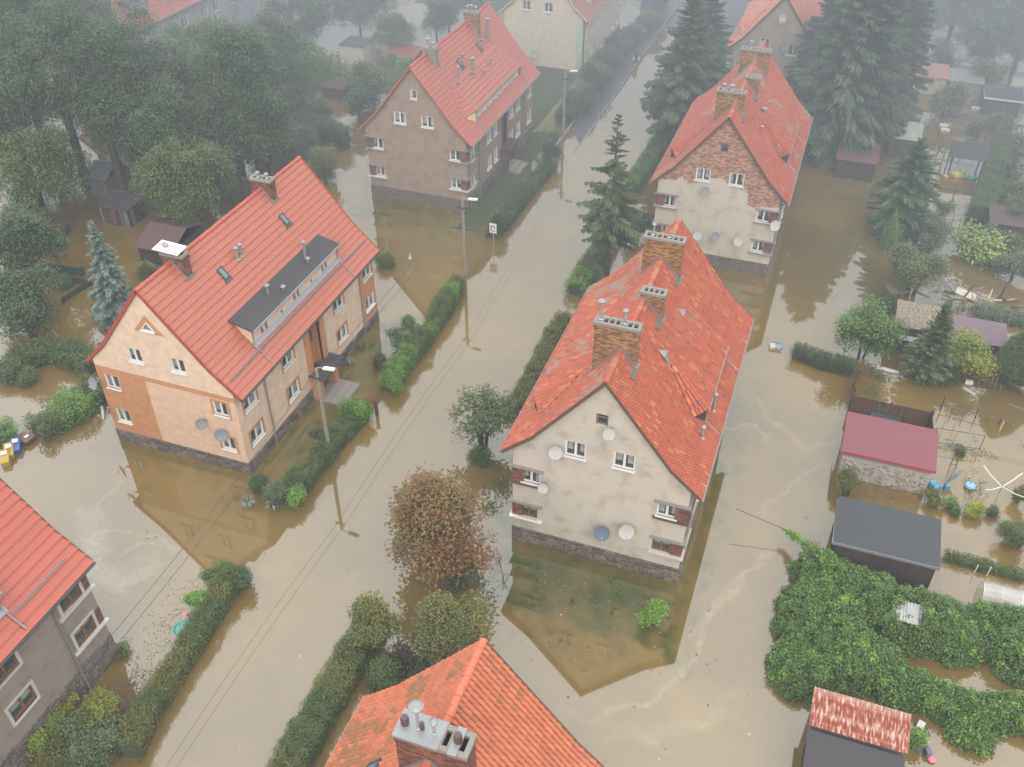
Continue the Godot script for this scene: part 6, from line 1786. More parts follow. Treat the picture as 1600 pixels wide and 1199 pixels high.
	blades("spiky plant by the orange house's wall, nearer the porch", Vector3(-29.20, 0.00, -47.28), 0.55, 0.5, 44, BLUEGREEN)
	blades("spiky plant by the orange house's wall, farther from the porch", Vector3(-29.24, 0.00, -49.16), 0.55, 0.5, 44, GREYGREEN)
	shrub("low shrub at the far corner of the orange house", Vector3(-32.73, 0.50, -60.14), Vector3(0.91, 0.64, 0.91), OLIVE)
	var gp := MB.new()
	gp.box(Vector3(-0.09, -0.4, -0.09), Vector3(0.09, 1.15, 0.09)); gp.box(Vector3(-0.11, 1.15, -0.11), Vector3(0.11, 1.22, 0.11))
	lump("gate_post", "dark red gate post at the end of the orange house's hedge", "gate post", gp, M.wood_red, Vector3(-24.92, 0.00, -42.78))
	# stork-like garden figure
	var fg := MB.new(); fg.colored = true
	fg.col = Color(0.75, 0.72, 0.7)
	fg.tube([Vector3(0, 0.35, 0.15), Vector3(0, 0.45, 0), Vector3(0, 0.42, -0.25)], [0.05, 0.13, 0.04], 9)
	fg.tube([Vector3(0, 0.48, 0.1), Vector3(0, 0.72, 0.18), Vector3(0, 0.86, 0.16)], [0.06, 0.04, 0.06], 8)
	fg.col = Color(0.5, 0.09, 0.05)
	fg.tube([Vector3(0, 0.85, 0.2), Vector3(0, 0.8, 0.42)], [0.025, 0.006], 6)
	fg.tube([Vector3(-0.05, -0.2, 0), Vector3(-0.05, 0.38, 0)], [0.014, 0.014], 5); fg.tube([Vector3(0.05, -0.2, 0), Vector3(0.05, 0.38, 0)], [0.014, 0.014], 5)
	fg.col = Color(0.02, 0.02, 0.02)
	fg.tube([Vector3(0, 0.44, -0.1), Vector3(0, 0.38, -0.36)], [0.12, 0.03], 8)
	var fm := StandardMaterial3D.new(); fm.vertex_color_use_as_albedo = true; fm.roughness = 0.5
	lump("garden_figure", "white and red bird figure standing alone in the flooded lawn", "garden figure", fg, fm, Vector3(-30.99, 0.00, -61.43), 0.6)
	# --- brown house's garden
	hedge("long low hedge in front of the brown house, from the road sign up the street", [Vector3(-25.95, 0.00, -67.54), Vector3(-25.82, 0.00, -72.11), Vector3(-25.74, 0.00, -78.17), Vector3(-25.37, 0.00, -82.38)], 1.1, 1.0, DEEP, {"alt": GREEN, "leaf": 0.11})
	shrub("round dark shrub behind the road sign", Vector3(-25.98, 1.20, -68.46), Vector3(0.90, 0.99, 0.90), DEEP, {"leaf": 0.12})
	shrub("dark upright shrub left of the third street lamp", Vector3(-25.64, 1.30, -82.68), Vector3(0.96, 1.15, 0.96), DEEP, {"leaf": 0.13})
	shrub("small pale plant at the foot of the third street lamp", Vector3(-27.17, 0.50, -89.20), Vector3(0.55, 0.44, 0.55), FRESH, {"leaf": 0.12})
	for q in [["loose bush along the upper pavement nearest the third lamp", Vector3(-26.97, 1.60, -96.94), Vector3(1.75, 1.57, 1.75), GREYGREEN], ["taller loose bush along the upper pavement, second from the lamp", Vector3(-26.99, 1.80, -102.80), Vector3(1.98, 1.79, 1.98), GREEN], ["bush beside the sandbags at the cream house", Vector3(-27.17, 1.60, -109.00), Vector3(1.76, 1.59, 1.76), GREYGREEN],
		["dark bush along the upper pavement opposite the walking person", Vector3(-26.98, 1.50, -113.35), Vector3(1.66, 1.49, 1.66), DEEP], ["bush near the upper end of the cream house's garden", Vector3(-26.52, 1.60, -119.43), Vector3(1.56, 1.40, 1.56), GREYGREEN], ["small tree by the white roofed carport", Vector3(-25.30, 1.80, -123.99), Vector3(1.43, 1.43, 1.43), GREYGREEN], ["bush at the top of the pavement hedge", Vector3(-25.99, 1.80, -131.46), Vector3(1.69, 1.52, 1.69), DEEP]]:
		shrub(q[0], q[1], q[2], q[3], {"leaf": 0.17, "dens": 12.0, "group": "bushes along the upper pavement"})
	hedge("dark hedge between the upper pavement and the cream house's garden", [Vector3(-27.38, 0.00, -92.61), Vector3(-27.14, 0.00, -104.25), Vector3(-26.84, 0.00, -116.32), Vector3(-26.61, 0.00, -127.35)], 1.6, 1.2, DEEP, {"leaf": 0.15})
	for i in 9:
		var s := MB.new()
		s.lathe([Vector2(0, 0), Vector2(0.3, 0.03), Vector2(0.36, 0.12), Vector2(0.28, 0.22), Vector2(0, 0.26)], 9, Transform3D(Basis.from_scale(Vector3(1.3, 1, 0.8)), Vector3.ZERO))
		lump("sandbag", "white sandbag heaped at the cream house's door", "sandbag", s, M.white, Vector3(-29.61, 0.00, -115.32) + Vector3(rnd(-0.7, 0.7), 0.22 * (i / 3), rnd(-0.9, 0.9)), rnd(0, 3), "white sandbags at the cream house's door")
	lamp_post("nearest street lamp, its white head in front of the orange house's porch", Vector3(-26.0, 0, -38.2), 7.0)
	lamp_post("second street lamp, at the far end of the orange house's hedge", Vector3(-25.85, 0, -60.9), 7.0)
	lamp_post("third street lamp, beside the brown house's far end", Vector3(-26.4, 0, -89.4), 7.0)
	for k in 2:
		var dx := -0.28 + 0.56 * k
		var side: String = ["left", "right"][k]
		wire("%s hand wire from the nearest street lamp towards the bottom of the view" % side, Vector3(-26.0 + dx, 6.4, -38.1), Vector3(-25.6 + dx, 6.4, -6.0), 0.9)
		wire("%s hand wire between the nearest and the second street lamp" % side, Vector3(-26.0 + dx, 6.4, -38.1), Vector3(-25.85 + dx, 6.4, -60.8), 0.35)
		wire("%s hand wire between the second and the third street lamp" % side, Vector3(-25.85 + dx, 6.4, -60.8), Vector3(-26.4 + dx, 6.4, -89.3), 0.5)
	var sg := thing("road_sign", "white edged rectangular road sign on a post beside the round shrub", "road sign", Vector3(-25.28, 0.00, -65.93))
	var sp := MB.new()
	sp.tube([Vector3(0, -0.3, 0), Vector3(0, 2.2, 0)], [0.035, 0.035], 8)
	part("post", sp, M.steel, sg)
	part("plate", boxmb(0.62, 0.9, 0.03, 0.005), M.white, sg, Transform3D(Basis(), Vector3(0, 1.5, 0.05)))
	var sc := MB.new()
	for q in [[-0.2, 1.66, 0.2, 1.72], [-0.2, 1.66, -0.12, 2.1], [-0.2, 2.1, 0.16, 2.17], [0.08, 1.9, 0.16, 2.1]]: sc.box(Vector3(q[0], q[1], 0.066), Vector3(q[2], q[3], 0.072))
	part("symbol", sc, M.dark_metal, sg)
	person("person in a dark blue jacket walking down the wet pavement with two light bags", Vector3(-24.51, 0.00, -112.89) + Vector3(0, 0.14, 0), 0.5)
	for s in [-1, 1]:
		var g := MB.new()
		g.lathe([Vector2(0.02, 0.42), Vector2(0.13, 0.3), Vector2(0.17, 0.08), Vector2(0.1, 0.0), Vector2(0, 0)], 10)
		lump("carrier_bag", "light carrier bag in the %s hand of the walking person" % ("left" if s > 0 else "right"), "bag", g, M.dirty_white, Vector3(-24.51, 0.00, -112.89) + Vector3(0, 0.52, 0) + Vector3(0.3 * s, 0, 0.08).rotated(Vector3.UP, 0.5))
	shed("white roofed carport at the upper end of the cream house's garden", "carport", -28.53, -26.01, 133.16, 136.16, 2.2, 2.3, {"open": true, "roof": M.white, "over": 0.05})
	var vb := boxmb(3.2, 1.5, 1.4, 0.1)
	lump("container", "blue container behind the white roofed carport", "container", vb, mat(lin(0.09, 0.17, 0.42), 0.5), Vector3(-27.69, 0.00, -135.73))

func build_middle() -> void:
	tree("rust_tree", "large rusty brown leaved tree between the road and the beige house", "tree", Vector3(-15.70, 2.90, -31.96), Vector3(2.96, 2.81, 2.96), RUST, {"leaf": 0.17, "dens": 13.0, "trunk": 0.2, "lumps": 44, "top": 1.7, "small": 1.1})
	tree("leafy_tree", "dark green tree at the street corner of the beige house", "tree", Vector3(-16.86, 2.80, -41.70), Vector3(2.23, 1.90, 2.23), [Color(0.055, 0.075, 0.03), Color(0.045, 0.062, 0.028)], {"leaf": 0.17, "dens": 4.6, "stems": 5, "trunk": 0.08, "lumps": 30, "small": 0.7})
	shrub("low dark bush under the green tree at the beige house's corner", Vector3(-16.90, 0.60, -40.68), Vector3(0.77, 0.69, 0.77), GREEN)
	shrub("green undergrowth at the foot of the rusty tree", Vector3(-14.27, 0.60, -31.09), Vector3(0.71, 0.57, 0.71), GREYGREEN)
	tree("shrubby_tree", "olive leaved tall shrub by the road below the rusty tree", "tree", Vector3(-16.81, 1.70, -26.11), Vector3(1.42, 1.42, 1.42), OLIVE, {"leaf": 0.12, "stems": 4, "dens": 13.0, "trunk": 0.06})
	tree("shrubby_tree", "wide olive and yellow flecked tree above the near orange roof", "tree", Vector3(-12.93, 2.20, -26.47), Vector3(2.30, 1.84, 2.30), [Color(0.075, 0.08, 0.028), Color(0.055, 0.065, 0.025), Color(0.18, 0.12, 0.03), Color(0.07, 0.085, 0.03)], {"leaf": 0.12, "stems": 4, "dens": 13.0, "trunk": 0.06})
	shrub("purple brown undergrowth between the two olive shrubs", Vector3(-15.04, 0.60, -25.34), Vector3(0.81, 0.73, 0.81), PURPLE)
	shrub("green undergrowth at the bend of the hedge near the olive shrub", Vector3(-15.57, 0.70, -23.88), Vector3(1.00, 0.90, 1.00), GREEN)
	shrub("dark low growth below the wide olive tree", Vector3(-13.86, 0.50, -25.04), Vector3(0.87, 0.70, 0.87), [Color(0.05, 0.055, 0.02), Color(0.05, 0.04, 0.03)])
	hedge("long clipped hedge beside the road at the bottom centre", [Vector3(-17.34, 0.00, -17.51), Vector3(-17.34, 0.00, -19.86), Vector3(-17.35, 0.00, -22.40), Vector3(-17.37, 0.00, -24.35), Vector3(-17.24, 0.00, -26.25)], 1.3, 1.35, OLIVE, {"alt": GREEN, "leaf": 0.08})
	hedge("clipped hedge along the road by the beige house, street side", [Vector3(-16.16, 0.00, -45.79), Vector3(-16.24, 0.00, -50.04), Vector3(-16.43, 0.00, -54.61), Vector3(-16.30, 0.00, -57.03)], 0.95, 1.05, OLIVE, {"leaf": 0.09})
	hedge("short clipped hedge closing the far end of the beige house's plot", [Vector3(-16.30, 0.00, -57.03), Vector3(-14.99, 0.00, -56.88), Vector3(-13.52, 0.00, -56.97)], 0.9, 1.0, OLIVE, {"leaf": 0.09})
	for q in [["round shrub in the strip behind the beige house's hedge", Vector3(-15.23, 0.50, -50.26), Vector3(0.49, 0.44, 0.49)], ["low shrub near the beige house's left eave", Vector3(-15.31, 0.50, -47.02), Vector3(0.56, 0.45, 0.56)], ["small shrub at the far corner of the beige house's strip", Vector3(-14.91, 0.40, -54.58), Vector3(0.42, 0.38, 0.42)]]: shrub(q[0], q[1], q[2], GREEN)
	conifer("tall spruce with drooping boughs standing beside the road", Vector3(-15.02, 0.00, -64.84), 13.9, 3.1, [Color(0.036, 0.054, 0.034), Color(0.046, 0.068, 0.04), Color(0.062, 0.078, 0.044)], {"clear": 0.27, "step": 0.46, "per": 7, "trunk": 0.22, "gap": 0.25})
	hedge("rough hedge at the foot of the tall spruce beside the road", [Vector3(-16.65, 0.00, -61.23), Vector3(-16.64, 0.00, -64.26), Vector3(-16.28, 0.00, -67.83), Vector3(-16.13, 0.00, -72.51)], 1.2, 1.0, GREEN, {"alt": FRESH, "leaf": 0.11, "wave": 0.4})
	shrub("grey green bush behind the tall spruce's trunk", Vector3(-16.06, 0.70, -63.99), Vector3(0.83, 0.83, 0.83), GREYGREEN, {"leaf": 0.12})
	tree("leafy_tree", "low loose tree between the spruce and the far brick gable", "tree", Vector3(-14.05, 1.80, -71.59), Vector3(1.34, 1.34, 1.34), GREEN, {"leaf": 0.15, "trunk": 0.08})
	hedge("hedge along the road by the far brick house", [Vector3(-16.86, 0.00, -79.98), Vector3(-16.58, 0.00, -86.61), Vector3(-16.45, 0.00, -94.79)], 1.2, 1.1, GREEN, {"alt": FRESH, "leaf": 0.13})
	shrub("bright grass green patch of shrubs below the big dark conifers", Vector3(-16.77, 0.80, -97.47), Vector3(1.01, 0.70, 1.01), FRESH, {"leaf": 0.14})
	conifer("broad dark conifer between the road and the far brick house", Vector3(-14.86, 0.00, -91.49), 16.0, 4.4, [Color(0.036, 0.056, 0.04), Color(0.046, 0.068, 0.046), Color(0.056, 0.074, 0.048)], {"clear": 0.2, "step": 0.36, "per": 10, "trunk": 0.32})
	conifer("second dark conifer close behind the broad one by the road", Vector3(-14.08, 0.00, -98.29), 15.5, 4.0, [Color(0.034, 0.052, 0.038), Color(0.044, 0.066, 0.046)], {"clear": 0.16, "step": 0.36, "per": 10, "trunk": 0.3})
	conifer("smaller conifer by the road at the upper edge beyond the broad ones", Vector3(-17.37, 0.00, -113.19), 13.0, 3.4, [Color(0.034, 0.05, 0.032), Color(0.042, 0.06, 0.04)], {"clear": 0.1, "step": 0.4, "per": 9})
	conifer("huge dark conifer right of the far brick house's roof", Vector3(0.61, 0.00, -95.78), 21.0, 6.0, [Color(0.034, 0.054, 0.042), Color(0.044, 0.066, 0.05), Color(0.05, 0.07, 0.05)], {"clear": 0.08, "step": 0.36, "per": 14, "trunk": 0.4, "pow": 0.62})
	conifer("tall conifer behind the huge one, its tip beyond the upper edge", Vector3(2.80, 0.00, -104.74), 20.0, 6.0, [Color(0.026, 0.042, 0.034), Color(0.034, 0.052, 0.04)], {"clear": 0.08, "step": 0.4, "per": 12, "trunk": 0.36, "pow": 0.65})
	conifer("dark conifer against the tan house's orange roof", Vector3(-2.47, 0.00, -102.48), 17.0, 4.6, [Color(0.026, 0.042, 0.034), Color(0.034, 0.052, 0.04)], {"clear": 0.1, "step": 0.4, "per": 11, "trunk": 0.36})
	# the wood beyond the gardens, above the upper edge of the view, that the water mirrors
	var wx := []; var wc := []
	for i in 26:
		var mid := Vector3(-150.0 + i * 8.5, 9.5 + rnd(-1, 2), -(184.0 + rnd(-8, 10)))
		mid.z += maxf(0, -mid.x - 40) * 0.12
		for k in 420:
			var p := mid + rdir() * Vector3(6, 8.5, 6) * rnd(0.55, 1.05)
			if p.y > 0.3:
				wx.append(Transform3D(Basis.from_euler(Vector3(rnd(-0.6, 0.6), rnd(0, TAU), rnd(-0.6, 0.6))).scaled(Vector3.ONE * rnd(0.8, 1.3)), p)); wc.append(tint_of(DEEP))
	meta(copies("far_woods", leaf_cluster(12, 0.45, 1.0, 0.6, 41), M.leaf, self, wx, wc, true), "far wood beyond the gardens that the upper water mirrors", "woods")
	shrub("single bright green bush standing in water in front of the beige house", Vector3(-3.66, 0.85, -32.26), Vector3(0.77, 0.81, 0.77), BRIGHT, {"leaf": 0.1, "dens": 18.0, "cat": "bush"})
	for q in [["thin bare twigs sticking out of the water left of the beige gable", Vector3(-12.78, 0.00, -33.39), 0], ["short broken stick leaning in the water below the bare twigs", Vector3(-12.03, 0.00, -32.19), 1]]:
		var tw := MB.new()
		for k in 5: tw.tube([Vector3(0, -0.2, 0) + Vector3(rnd(-0.1, 0.1), 0, rnd(-0.1, 0.1)), Vector3(rnd(-0.3, 0.3), 0.5, rnd(-0.3, 0.3)), Vector3(rnd(-0.5, 0.5), 1.0 - 0.4 * q[2], rnd(-0.5, 0.3))], [0.018, 0.012, 0.005], 5)
		lump("bare_twigs", q[0], "twigs", tw, M.bark, q[1])
	var lx := []; var lc := []
	for i in 340:
		var p := Vector3(-6.65, 0.00, -31.81) + Vector3(rng.randfn(0, 3.0), 0, rng.randfn(0, 2.2))
		if rng.randf() < 0.35: p = Vector3(-7.72, 0.00, -33.03) + Vector3(rng.randfn(0, 2.6), 0, rng.randfn(0, 0.3) + 0.3)
		lx.append(Transform3D(Basis.from_euler(Vector3(0, rnd(0, TAU), 0)).scaled(Vector3.ONE * rnd(0.5, 1.2)), p + Vector3(0, 0.012, 0)))
		lc.append((pick([Color(0.12, 0.09, 0.04), Color(0.3, 0.24, 0.1), Color(0.08, 0.1, 0.03), Color(0.05, 0.04, 0.03)]) as Color))
	var lf := MB.new(); lf.colored = true
	lf.quad(Vector3(-0.06, 0, 0), Vector3(0, 0.006, -0.035), Vector3(0.07, 0, 0), Vector3(0, 0.006, 0.035))
	meta(copies("floating_leaves", lf.mesh(), M.leaf, self, lx, lc, true), "scattered leaves and scraps floating in front of the beige gable", "leaves")
	# scraps that drift on the open water everywhere
	var dx := []; var dc := []
	for i in 420:
		var p := Vector3(rnd(-40, 16), 0.012, -rnd(18, 110))
		dx.append(Transform3D(Basis.from_euler(Vector3(0, rnd(0, TAU), 0)).scaled(Vector3(rnd(0.4, 1.6), 1, rnd(0.4, 1.4))), p))
		dc.append((pick([Color(0.5, 0.48, 0.42), Color(0.1, 0.08, 0.05), Color(0.16, 0.12, 0.06), Color(0.06, 0.07, 0.03), Color(0.09, 0.07, 0.05)]) as Color))
	meta(copies("floating_debris", lf.mesh(), M.leaf, self, dx, dc, true), "small scraps drifting on the open flood water", "debris")
	for q in [["small yellow weed tuft in the shallow water under the beige gable", Vector3(-6.47, 0.00, -34.43)], ["little green weed tuft left of the bright bush", Vector3(-5.82, 0.00, -33.62)], ["weed tuft with dry stalks in front of the beige gable", Vector3(-8.05, 0.00, -32.30)], ["dry weed stalks nearest the middle of the flooded front garden", Vector3(-5.80, 0.00, -32.34)], ["dark weed stump at the left of the flooded front garden", Vector3(-10.26, 0.00, -32.35)]]:
		blades(q[0], q[1], 0.28, 0.25, 14, OLIVE, 0.04)

func build_right() -> void:
	var red_sheet: Material = mat(lin(0.21, 0.062, 0.078), 0.6, T.fine, 0.4)
	var rubble: Material = mat(lin(0.36, 0.34, 0.32), 0.95, T.old, 0.35, T.bump, 1.0)
	# --- stone shed under a raspberry red roof
	var s := shed("rubble stone shed with a plain raspberry red sheet roof", "shed", 4.62, 9.75, 47.2, 50.3, 2.15, 2.6, {"wall": rubble, "roof": red_sheet, "over": 0.15, "each": 5.5, "fascia": mat(lin(0.30, 0.045, 0.06), 0.5)})
	var st := []
	for i in 120:
		st.append([rnd(-2.45, 2.45), rnd(0.0, 1.5)])
	for q in st:
		part("stone", stone_shape(rng.randi() % 3), pick([M.rub_a, M.rub_b, M.rub_c]), s, Transform3D(Basis.from_scale(Vector3(rnd(0.18, 0.42), rnd(0.12, 0.24), rnd(0.05, 0.12))), Vector3(q[0], q[1], 1.55)))
	for i in 6:
		part("block", boxmb(0.78, 0.18, 0.05, 0.01), M.concrete, s, Transform3D(Basis(), Vector3(-2.1 + i * 0.83, 1.74, 1.57)))
	shrub("ivy heap at the near left corner of the raspberry roofed shed", Vector3(5.25, 1.00, -45.60), Vector3(0.78, 0.94, 0.78), OLIVE, {"leaf": 0.1, "cat": "ivy"})
	fence("tall brown board fence behind the raspberry roofed shed", [Vector3(4.79, 0.00, -53.68), Vector3(9.77, 0.00, -53.59), Vector3(9.87, 0.00, -51.77)], 1.5, [M.wood_red, M.wood_dark, mat(lin(0.12, 0.06, 0.05), 0.85, T.ridges, Vector3(4, 0.4, 4))], {"w": 0.12})
	fence("brown slatted side fence along the open water left of the raspberry roofed shed", [Vector3(4.98, 0.00, -57.05), Vector3(4.63, 0.00, -48.92)], 1.1, [M.wood_red, M.wood_dark], {"w": 0.16})
	lump("storage_chest", "dark grey chest behind the raspberry roofed shed", "chest", boxmb(1.9, 0.6, 0.8), M.felt_grey, Vector3(7.08, 0.00, -53.31))
	# --- long flat roof next to it
	shed("dark boarded shed under a long plain grey felt roof", "shed", 4.75, 10.0, 39.4, 42.6, 2.15, 2.4, {"planks": [M.wood_dark, mat(lin(0.055, 0.042, 0.035), 0.9)], "roof": M.felt_grey, "over": 0.15, "each": 6.0, "fascia": M.zinc})
	# --- rusty roof at the lower edge and the felt roof beside it
	var rr := StandardMaterial3D.new()
	rr.albedo_texture = T.rust; rr.roughness = 0.75; rr.uv1_triplanar = true; rr.uv1_world_triplanar = true; rr.uv1_scale = Vector3(0.23, 0.2, 0.05)
	shed("shed with a rusty corrugated roof peeling in pale streaks", "shed", 4.7, 8.7, 27.5, 29.1, 2.3, 2.6, {"wall": M.wood_grey, "roof": rr, "corr": 0.018, "each": 0.8, "over": 0.15})
	shed("shed with a dark felt roof against the rusty one at the lower edge", "shed", 4.7, 8.6, 23.6, 27.1, 1.9, 2.15, {"wall": M.wood_dark, "roof": M.felt, "over": 0.15, "each": 5.0})
	var jn := [M.dirty_white, M.dark_metal, mat(lin(0.5, 0.35, 0.22), 0.7), mat(lin(0.1, 0.14, 0.2), 0.6), M.wood_grey, M.felt_grey]
	for i in 11:
		var at := Vector3(9.93, 0.00, -29.83) + Vector3(rnd(-0.35, 0.45), 0.0, rnd(-0.9, 0.9))
		lump("junk_piece", "discarded box or board in the heap beside the rusty roofed shed", "junk", boxmb(rnd(0.2, 0.6), rnd(0.15, 0.5), rnd(0.2, 0.5)), pick(jn), at, rnd(0, 3), "junk heaped beside the rusty roofed shed")
	var pb := MB.new()
	pb.lathe([Vector2(0, 0), Vector2(0.16, 0.03), Vector2(0.2, 0.1), Vector2(0.12, 0.17), Vector2(0, 0.2)], 12)
	lump("plastic_bag", "bright pink bag at the foot of the junk heap", "bag", pb, mat(lin(0.75, 0.16, 0.3), 0.5), Vector3(10.37, 0.00, -29.02))
	shrub("small green plant on the junk heap by the rusty roof", Vector3(9.53, 0.70, -29.58), Vector3(0.34, 0.27, 0.34), FRESH)
	# --- the huge creeper over pergola and garage
	creeper()
	# --- plastic tunnel
	var tn := thing("greenhouse_tunnel", "clear plastic greenhouse tunnel at the right edge beyond the creeper", "greenhouse", Vector3(14.06, 0.00, -39.79))
	for k in 5:
		var hb := MB.new(); var pts := []; var rs := []
		for i in 11:
			var a := PI * i / 10.0
			pts.append(Vector3(-1.4 + k * 0.95, sin(a) * 1.15, cos(a) * 0.85)); rs.append(0.022)
		hb.tube(pts, rs, 5)
		part("hoop", hb, M.white, tn)
	var fb := MB.new()
	for i in 10:
		var a := PI * i / 10.0; var b := PI * (i + 1) / 10.0
		for k in 8:
			var xa := -1.4 + 0.475 * k; var w0 := 0.03 * sin(k * 2.1 + i); var w1 := 0.03 * sin((k + 1) * 2.1 + i)
			fb.quad(Vector3(xa, sin(a) * 1.17 + w0, cos(a) * 0.87), Vector3(xa, sin(b) * 1.17 + w0, cos(b) * 0.87), Vector3(xa + 0.475, sin(b) * 1.17 + w1, cos(b) * 0.87), Vector3(xa + 0.475, sin(a) * 1.17 + w1, cos(a) * 0.87))
	part("film", fb, M.plastic_film, tn)
	hedge("low clipped hedge strip between the grey felt roof and the tunnel", [Vector3(11.00, 0.00, -42.33), Vector3(12.76, 0.00, -42.26), Vector3(15.08, 0.00, -42.17)], 0.55, 0.4, GREEN, {"leaf": 0.08})
	for q in [["white stake at the low hedge strip, left one", Vector3(12.45, 0.00, -41.61)], ["white stake at the low hedge strip, right one", Vector3(13.12, 0.00, -41.70)], ["white stake in the water near the right edge below the fallen board", Vector3(14.33, 0.00, -55.23)]]:
		var sb := MB.new(); sb.tube([Vector3(0, -0.2, 0), Vector3(0.05, 0.75, 0)], [0.03, 0.03], 6)
		lump("stake", q[0], "stake", sb, M.white, q[1])
	# --- drying frame, clothes poles, ladder, toys
	var rd := thing("rotary_dryer", "white rotary clothes dryer standing in the water near the right edge", "clothes dryer", Vector3(13.84, 0.00, -48.13))
	var rp := MB.new(); rp.tube([Vector3(0, -0.3, 0), Vector3(0, 1.75, 0)], [0.03, 0.03], 8)
	part("pole", rp, M.steel, rd)
	for k in 4:
		var a := TAU * k / 4 + 0.75
		var ar := MB.new(); ar.tube([Vector3(0, 1.2, 0), Vector3(cos(a) * 0.9, 1.38, sin(a) * 0.9), Vector3(cos(a) * 1.55, 1.65, sin(a) * 1.55)], [0.035, 0.035, 0.035], 6)
		part("arm", ar, M.white, rd)
	for q in [["green topped clothes pole beside the drying frame", Vector3(10.84, 0.00, -54.38), 1.9], ["thin clothes pole behind the drying frame", Vector3(11.47, 0.00, -54.34), 1.0]]:
		var t := thing("clothes_pole", q[0], "clothes pole", q[1])
		var m := MB.new(); m.tube([Vector3(0, -0.3, 0), Vector3(0, q[2], 0)], [0.03, 0.028], 8)
		part("pole", m, M.steel, t)
		var m2 := MB.new(); m2.tube([Vector3(-0.28, q[2], 0), Vector3(0.28, q[2], 0)], [0.035, 0.035], 8)
		part("crossbar", m2, mat(lin(0.08, 0.25, 0.17), 0.6), t)
	for k in 3:
		wire("clothes line %s of three running from the green topped pole to the right edge" % ["nearest", "middle", "farthest"][k], Vector3(10.84, 0.00, -54.38) + Vector3(-0.25 + 0.25 * k, 1.9, 0), Vector3(10.84, 0.00, -54.38) + Vector3(11, 1.8, 0.2 - 0.5 * k), 0.1, 0.012)
	var ff := MB.new()
	var c4 := [Vector3(10.17, 0.00, -52.53) , Vector3(13.05, 0.00, -52.78), Vector3(13.05, 0.00, -52.78) + Vector3(0, 1.15, 0), Vector3(10.17, 0.00, -52.53) + Vector3(0, 1.15, 0)]
	for i in 4: ff.tube([c4[i] - c4[0], c4[(i + 1) % 4] - c4[0]], [0.025, 0.025], 6)
	lump("pipe_frame", "rectangular metal pipe frame standing right of the raspberry roofed shed", "frame", ff, M.dark_metal, Vector3(10.17, 0.00, -52.53))
	var ld := MB.new()
	for z in [-0.2, 0.2]: ld.tube([Vector3(z, -0.2, 0.2), Vector3(z * 0.4, 1.35, -0.1)], [0.03, 0.03], 6)
	for k in 4: ld.tube([Vector3(-0.17 + k * 0.02, 0.2 + 0.28 * k, 0.1 - 0.06 * k), Vector3(0.17 - k * 0.02, 0.2 + 0.28 * k, 0.1 - 0.06 * k)], [0.02, 0.02], 5)
	lump("step_ladder", "dark red step ladder in the water right of the raspberry roofed shed", "ladder", ld, M.wood_red, Vector3(11.41, 0.00, -50.54))
	for i in 5:
		lump("blue_tarp_bundle", "blue wrapped bundle heaped at the raspberry roofed shed's corner", "bundle", boxmb(rnd(0.25, 0.5), rnd(0.3, 0.6), rnd(0.2, 0.4), 0.08), pick([mat(lin(0.1, 0.32, 0.42), 0.35), mat(lin(0.06, 0.2, 0.3), 0.35)]), Vector3(10.63, 0.00, -48.02) + Vector3(rnd(-0.5, 0.5), 0, rnd(-0.3, 0.4)), rnd(0, 3), "blue bundles at the stone shed's corner")
	var um := MB.new()
	um.lathe([Vector2(0.02, 0), Vector2(0.1, 0.5), Vector2(0.13, 1.0), Vector2(0.03, 1.5)], 10, Transform3D(Basis.from_euler(Vector3(-0.3, 0, -0.6)), Vector3.ZERO))
	lump("folded_parasol", "folded grey parasol leaning on the blue bundles", "parasol", um, mat(lin(0.16, 0.2, 0.23), 0.7), Vector3(10.89, 0.00, -48.59))
	var bl := MB.new()
	bl.lathe([Vector2(0, 0), Vector2(0.26, 0.03), Vector2(0.33, 0.14), Vector2(0.28, 0.26), Vector2(0.1, 0.3), Vector2(0.04, 0.33), Vector2(0, 0.33)], 16)
	lump("blue_bowl", "pale blue round tub floating left of the rotary dryer", "tub", bl, mat(lin(0.25, 0.42, 0.6), 0.4), Vector3(12.37, 0.00, -48.83))
	for q in [["bushy plant bed edge by the blue bundles", Vector3(10.32, 0.40, -46.50), Vector3(0.63, 0.51, 0.63), OLIVE], ["bright green small round bush in the row below the blue tub", Vector3(11.23, 0.35, -46.72), Vector3(0.38, 0.34, 0.38), FRESH], ["yellow flowering clump in the row below the rotary dryer", Vector3(12.39, 0.40, -46.52), Vector3(0.68, 0.54, 0.68), YELLOW], ["small weed left of the yellow flowering clump", Vector3(11.54, 0.25, -46.09), Vector3(0.34, 0.27, 0.34), GREEN], ["dark green leafy clump in the row near the right edge", Vector3(13.56, 0.30, -46.76), Vector3(0.34, 0.31, 0.34), DEEP],
		["green bush at the right edge beside the row of flowers", Vector3(14.69, 0.80, -44.53), Vector3(0.92, 0.92, 0.92), GREEN], ["brownish green bush at the right edge below the rotary dryer's far arm", Vector3(14.97, 0.80, -48.44), Vector3(0.61, 0.79, 0.61), OLIVE], ["spiky little plant below the yellow clump near the right edge", Vector3(14.33, 0.30, -45.84), Vector3(0.38, 0.31, 0.38), FRESH], ["small plant in open water beside the drying frame", Vector3(11.86, 0.20, -51.87), Vector3(0.32, 0.19, 0.32), DEEP]]:
		shrub(q[0], q[1], q[2], q[3], {"leaf": 0.08, "dens": 12.0, "cat": "plant"})
	# --- hedge and trees above the fenced yard
	hedge("clipped box hedge standing alone in the open water right of the beige house", [Vector3(0.59, 0.00, -58.97), Vector3(2.54, 0.00, -58.37), Vector3(4.76, 0.00, -58.22)], 0.95, 0.95, DEEP, {"leaf": 0.075, "wave": 0.1})
	var pl := thing("pallet", "reddish wooden pallet leaning on the lone box hedge", "pallet", Vector3(1.20, 0.00, -58.37), "", 0.1)
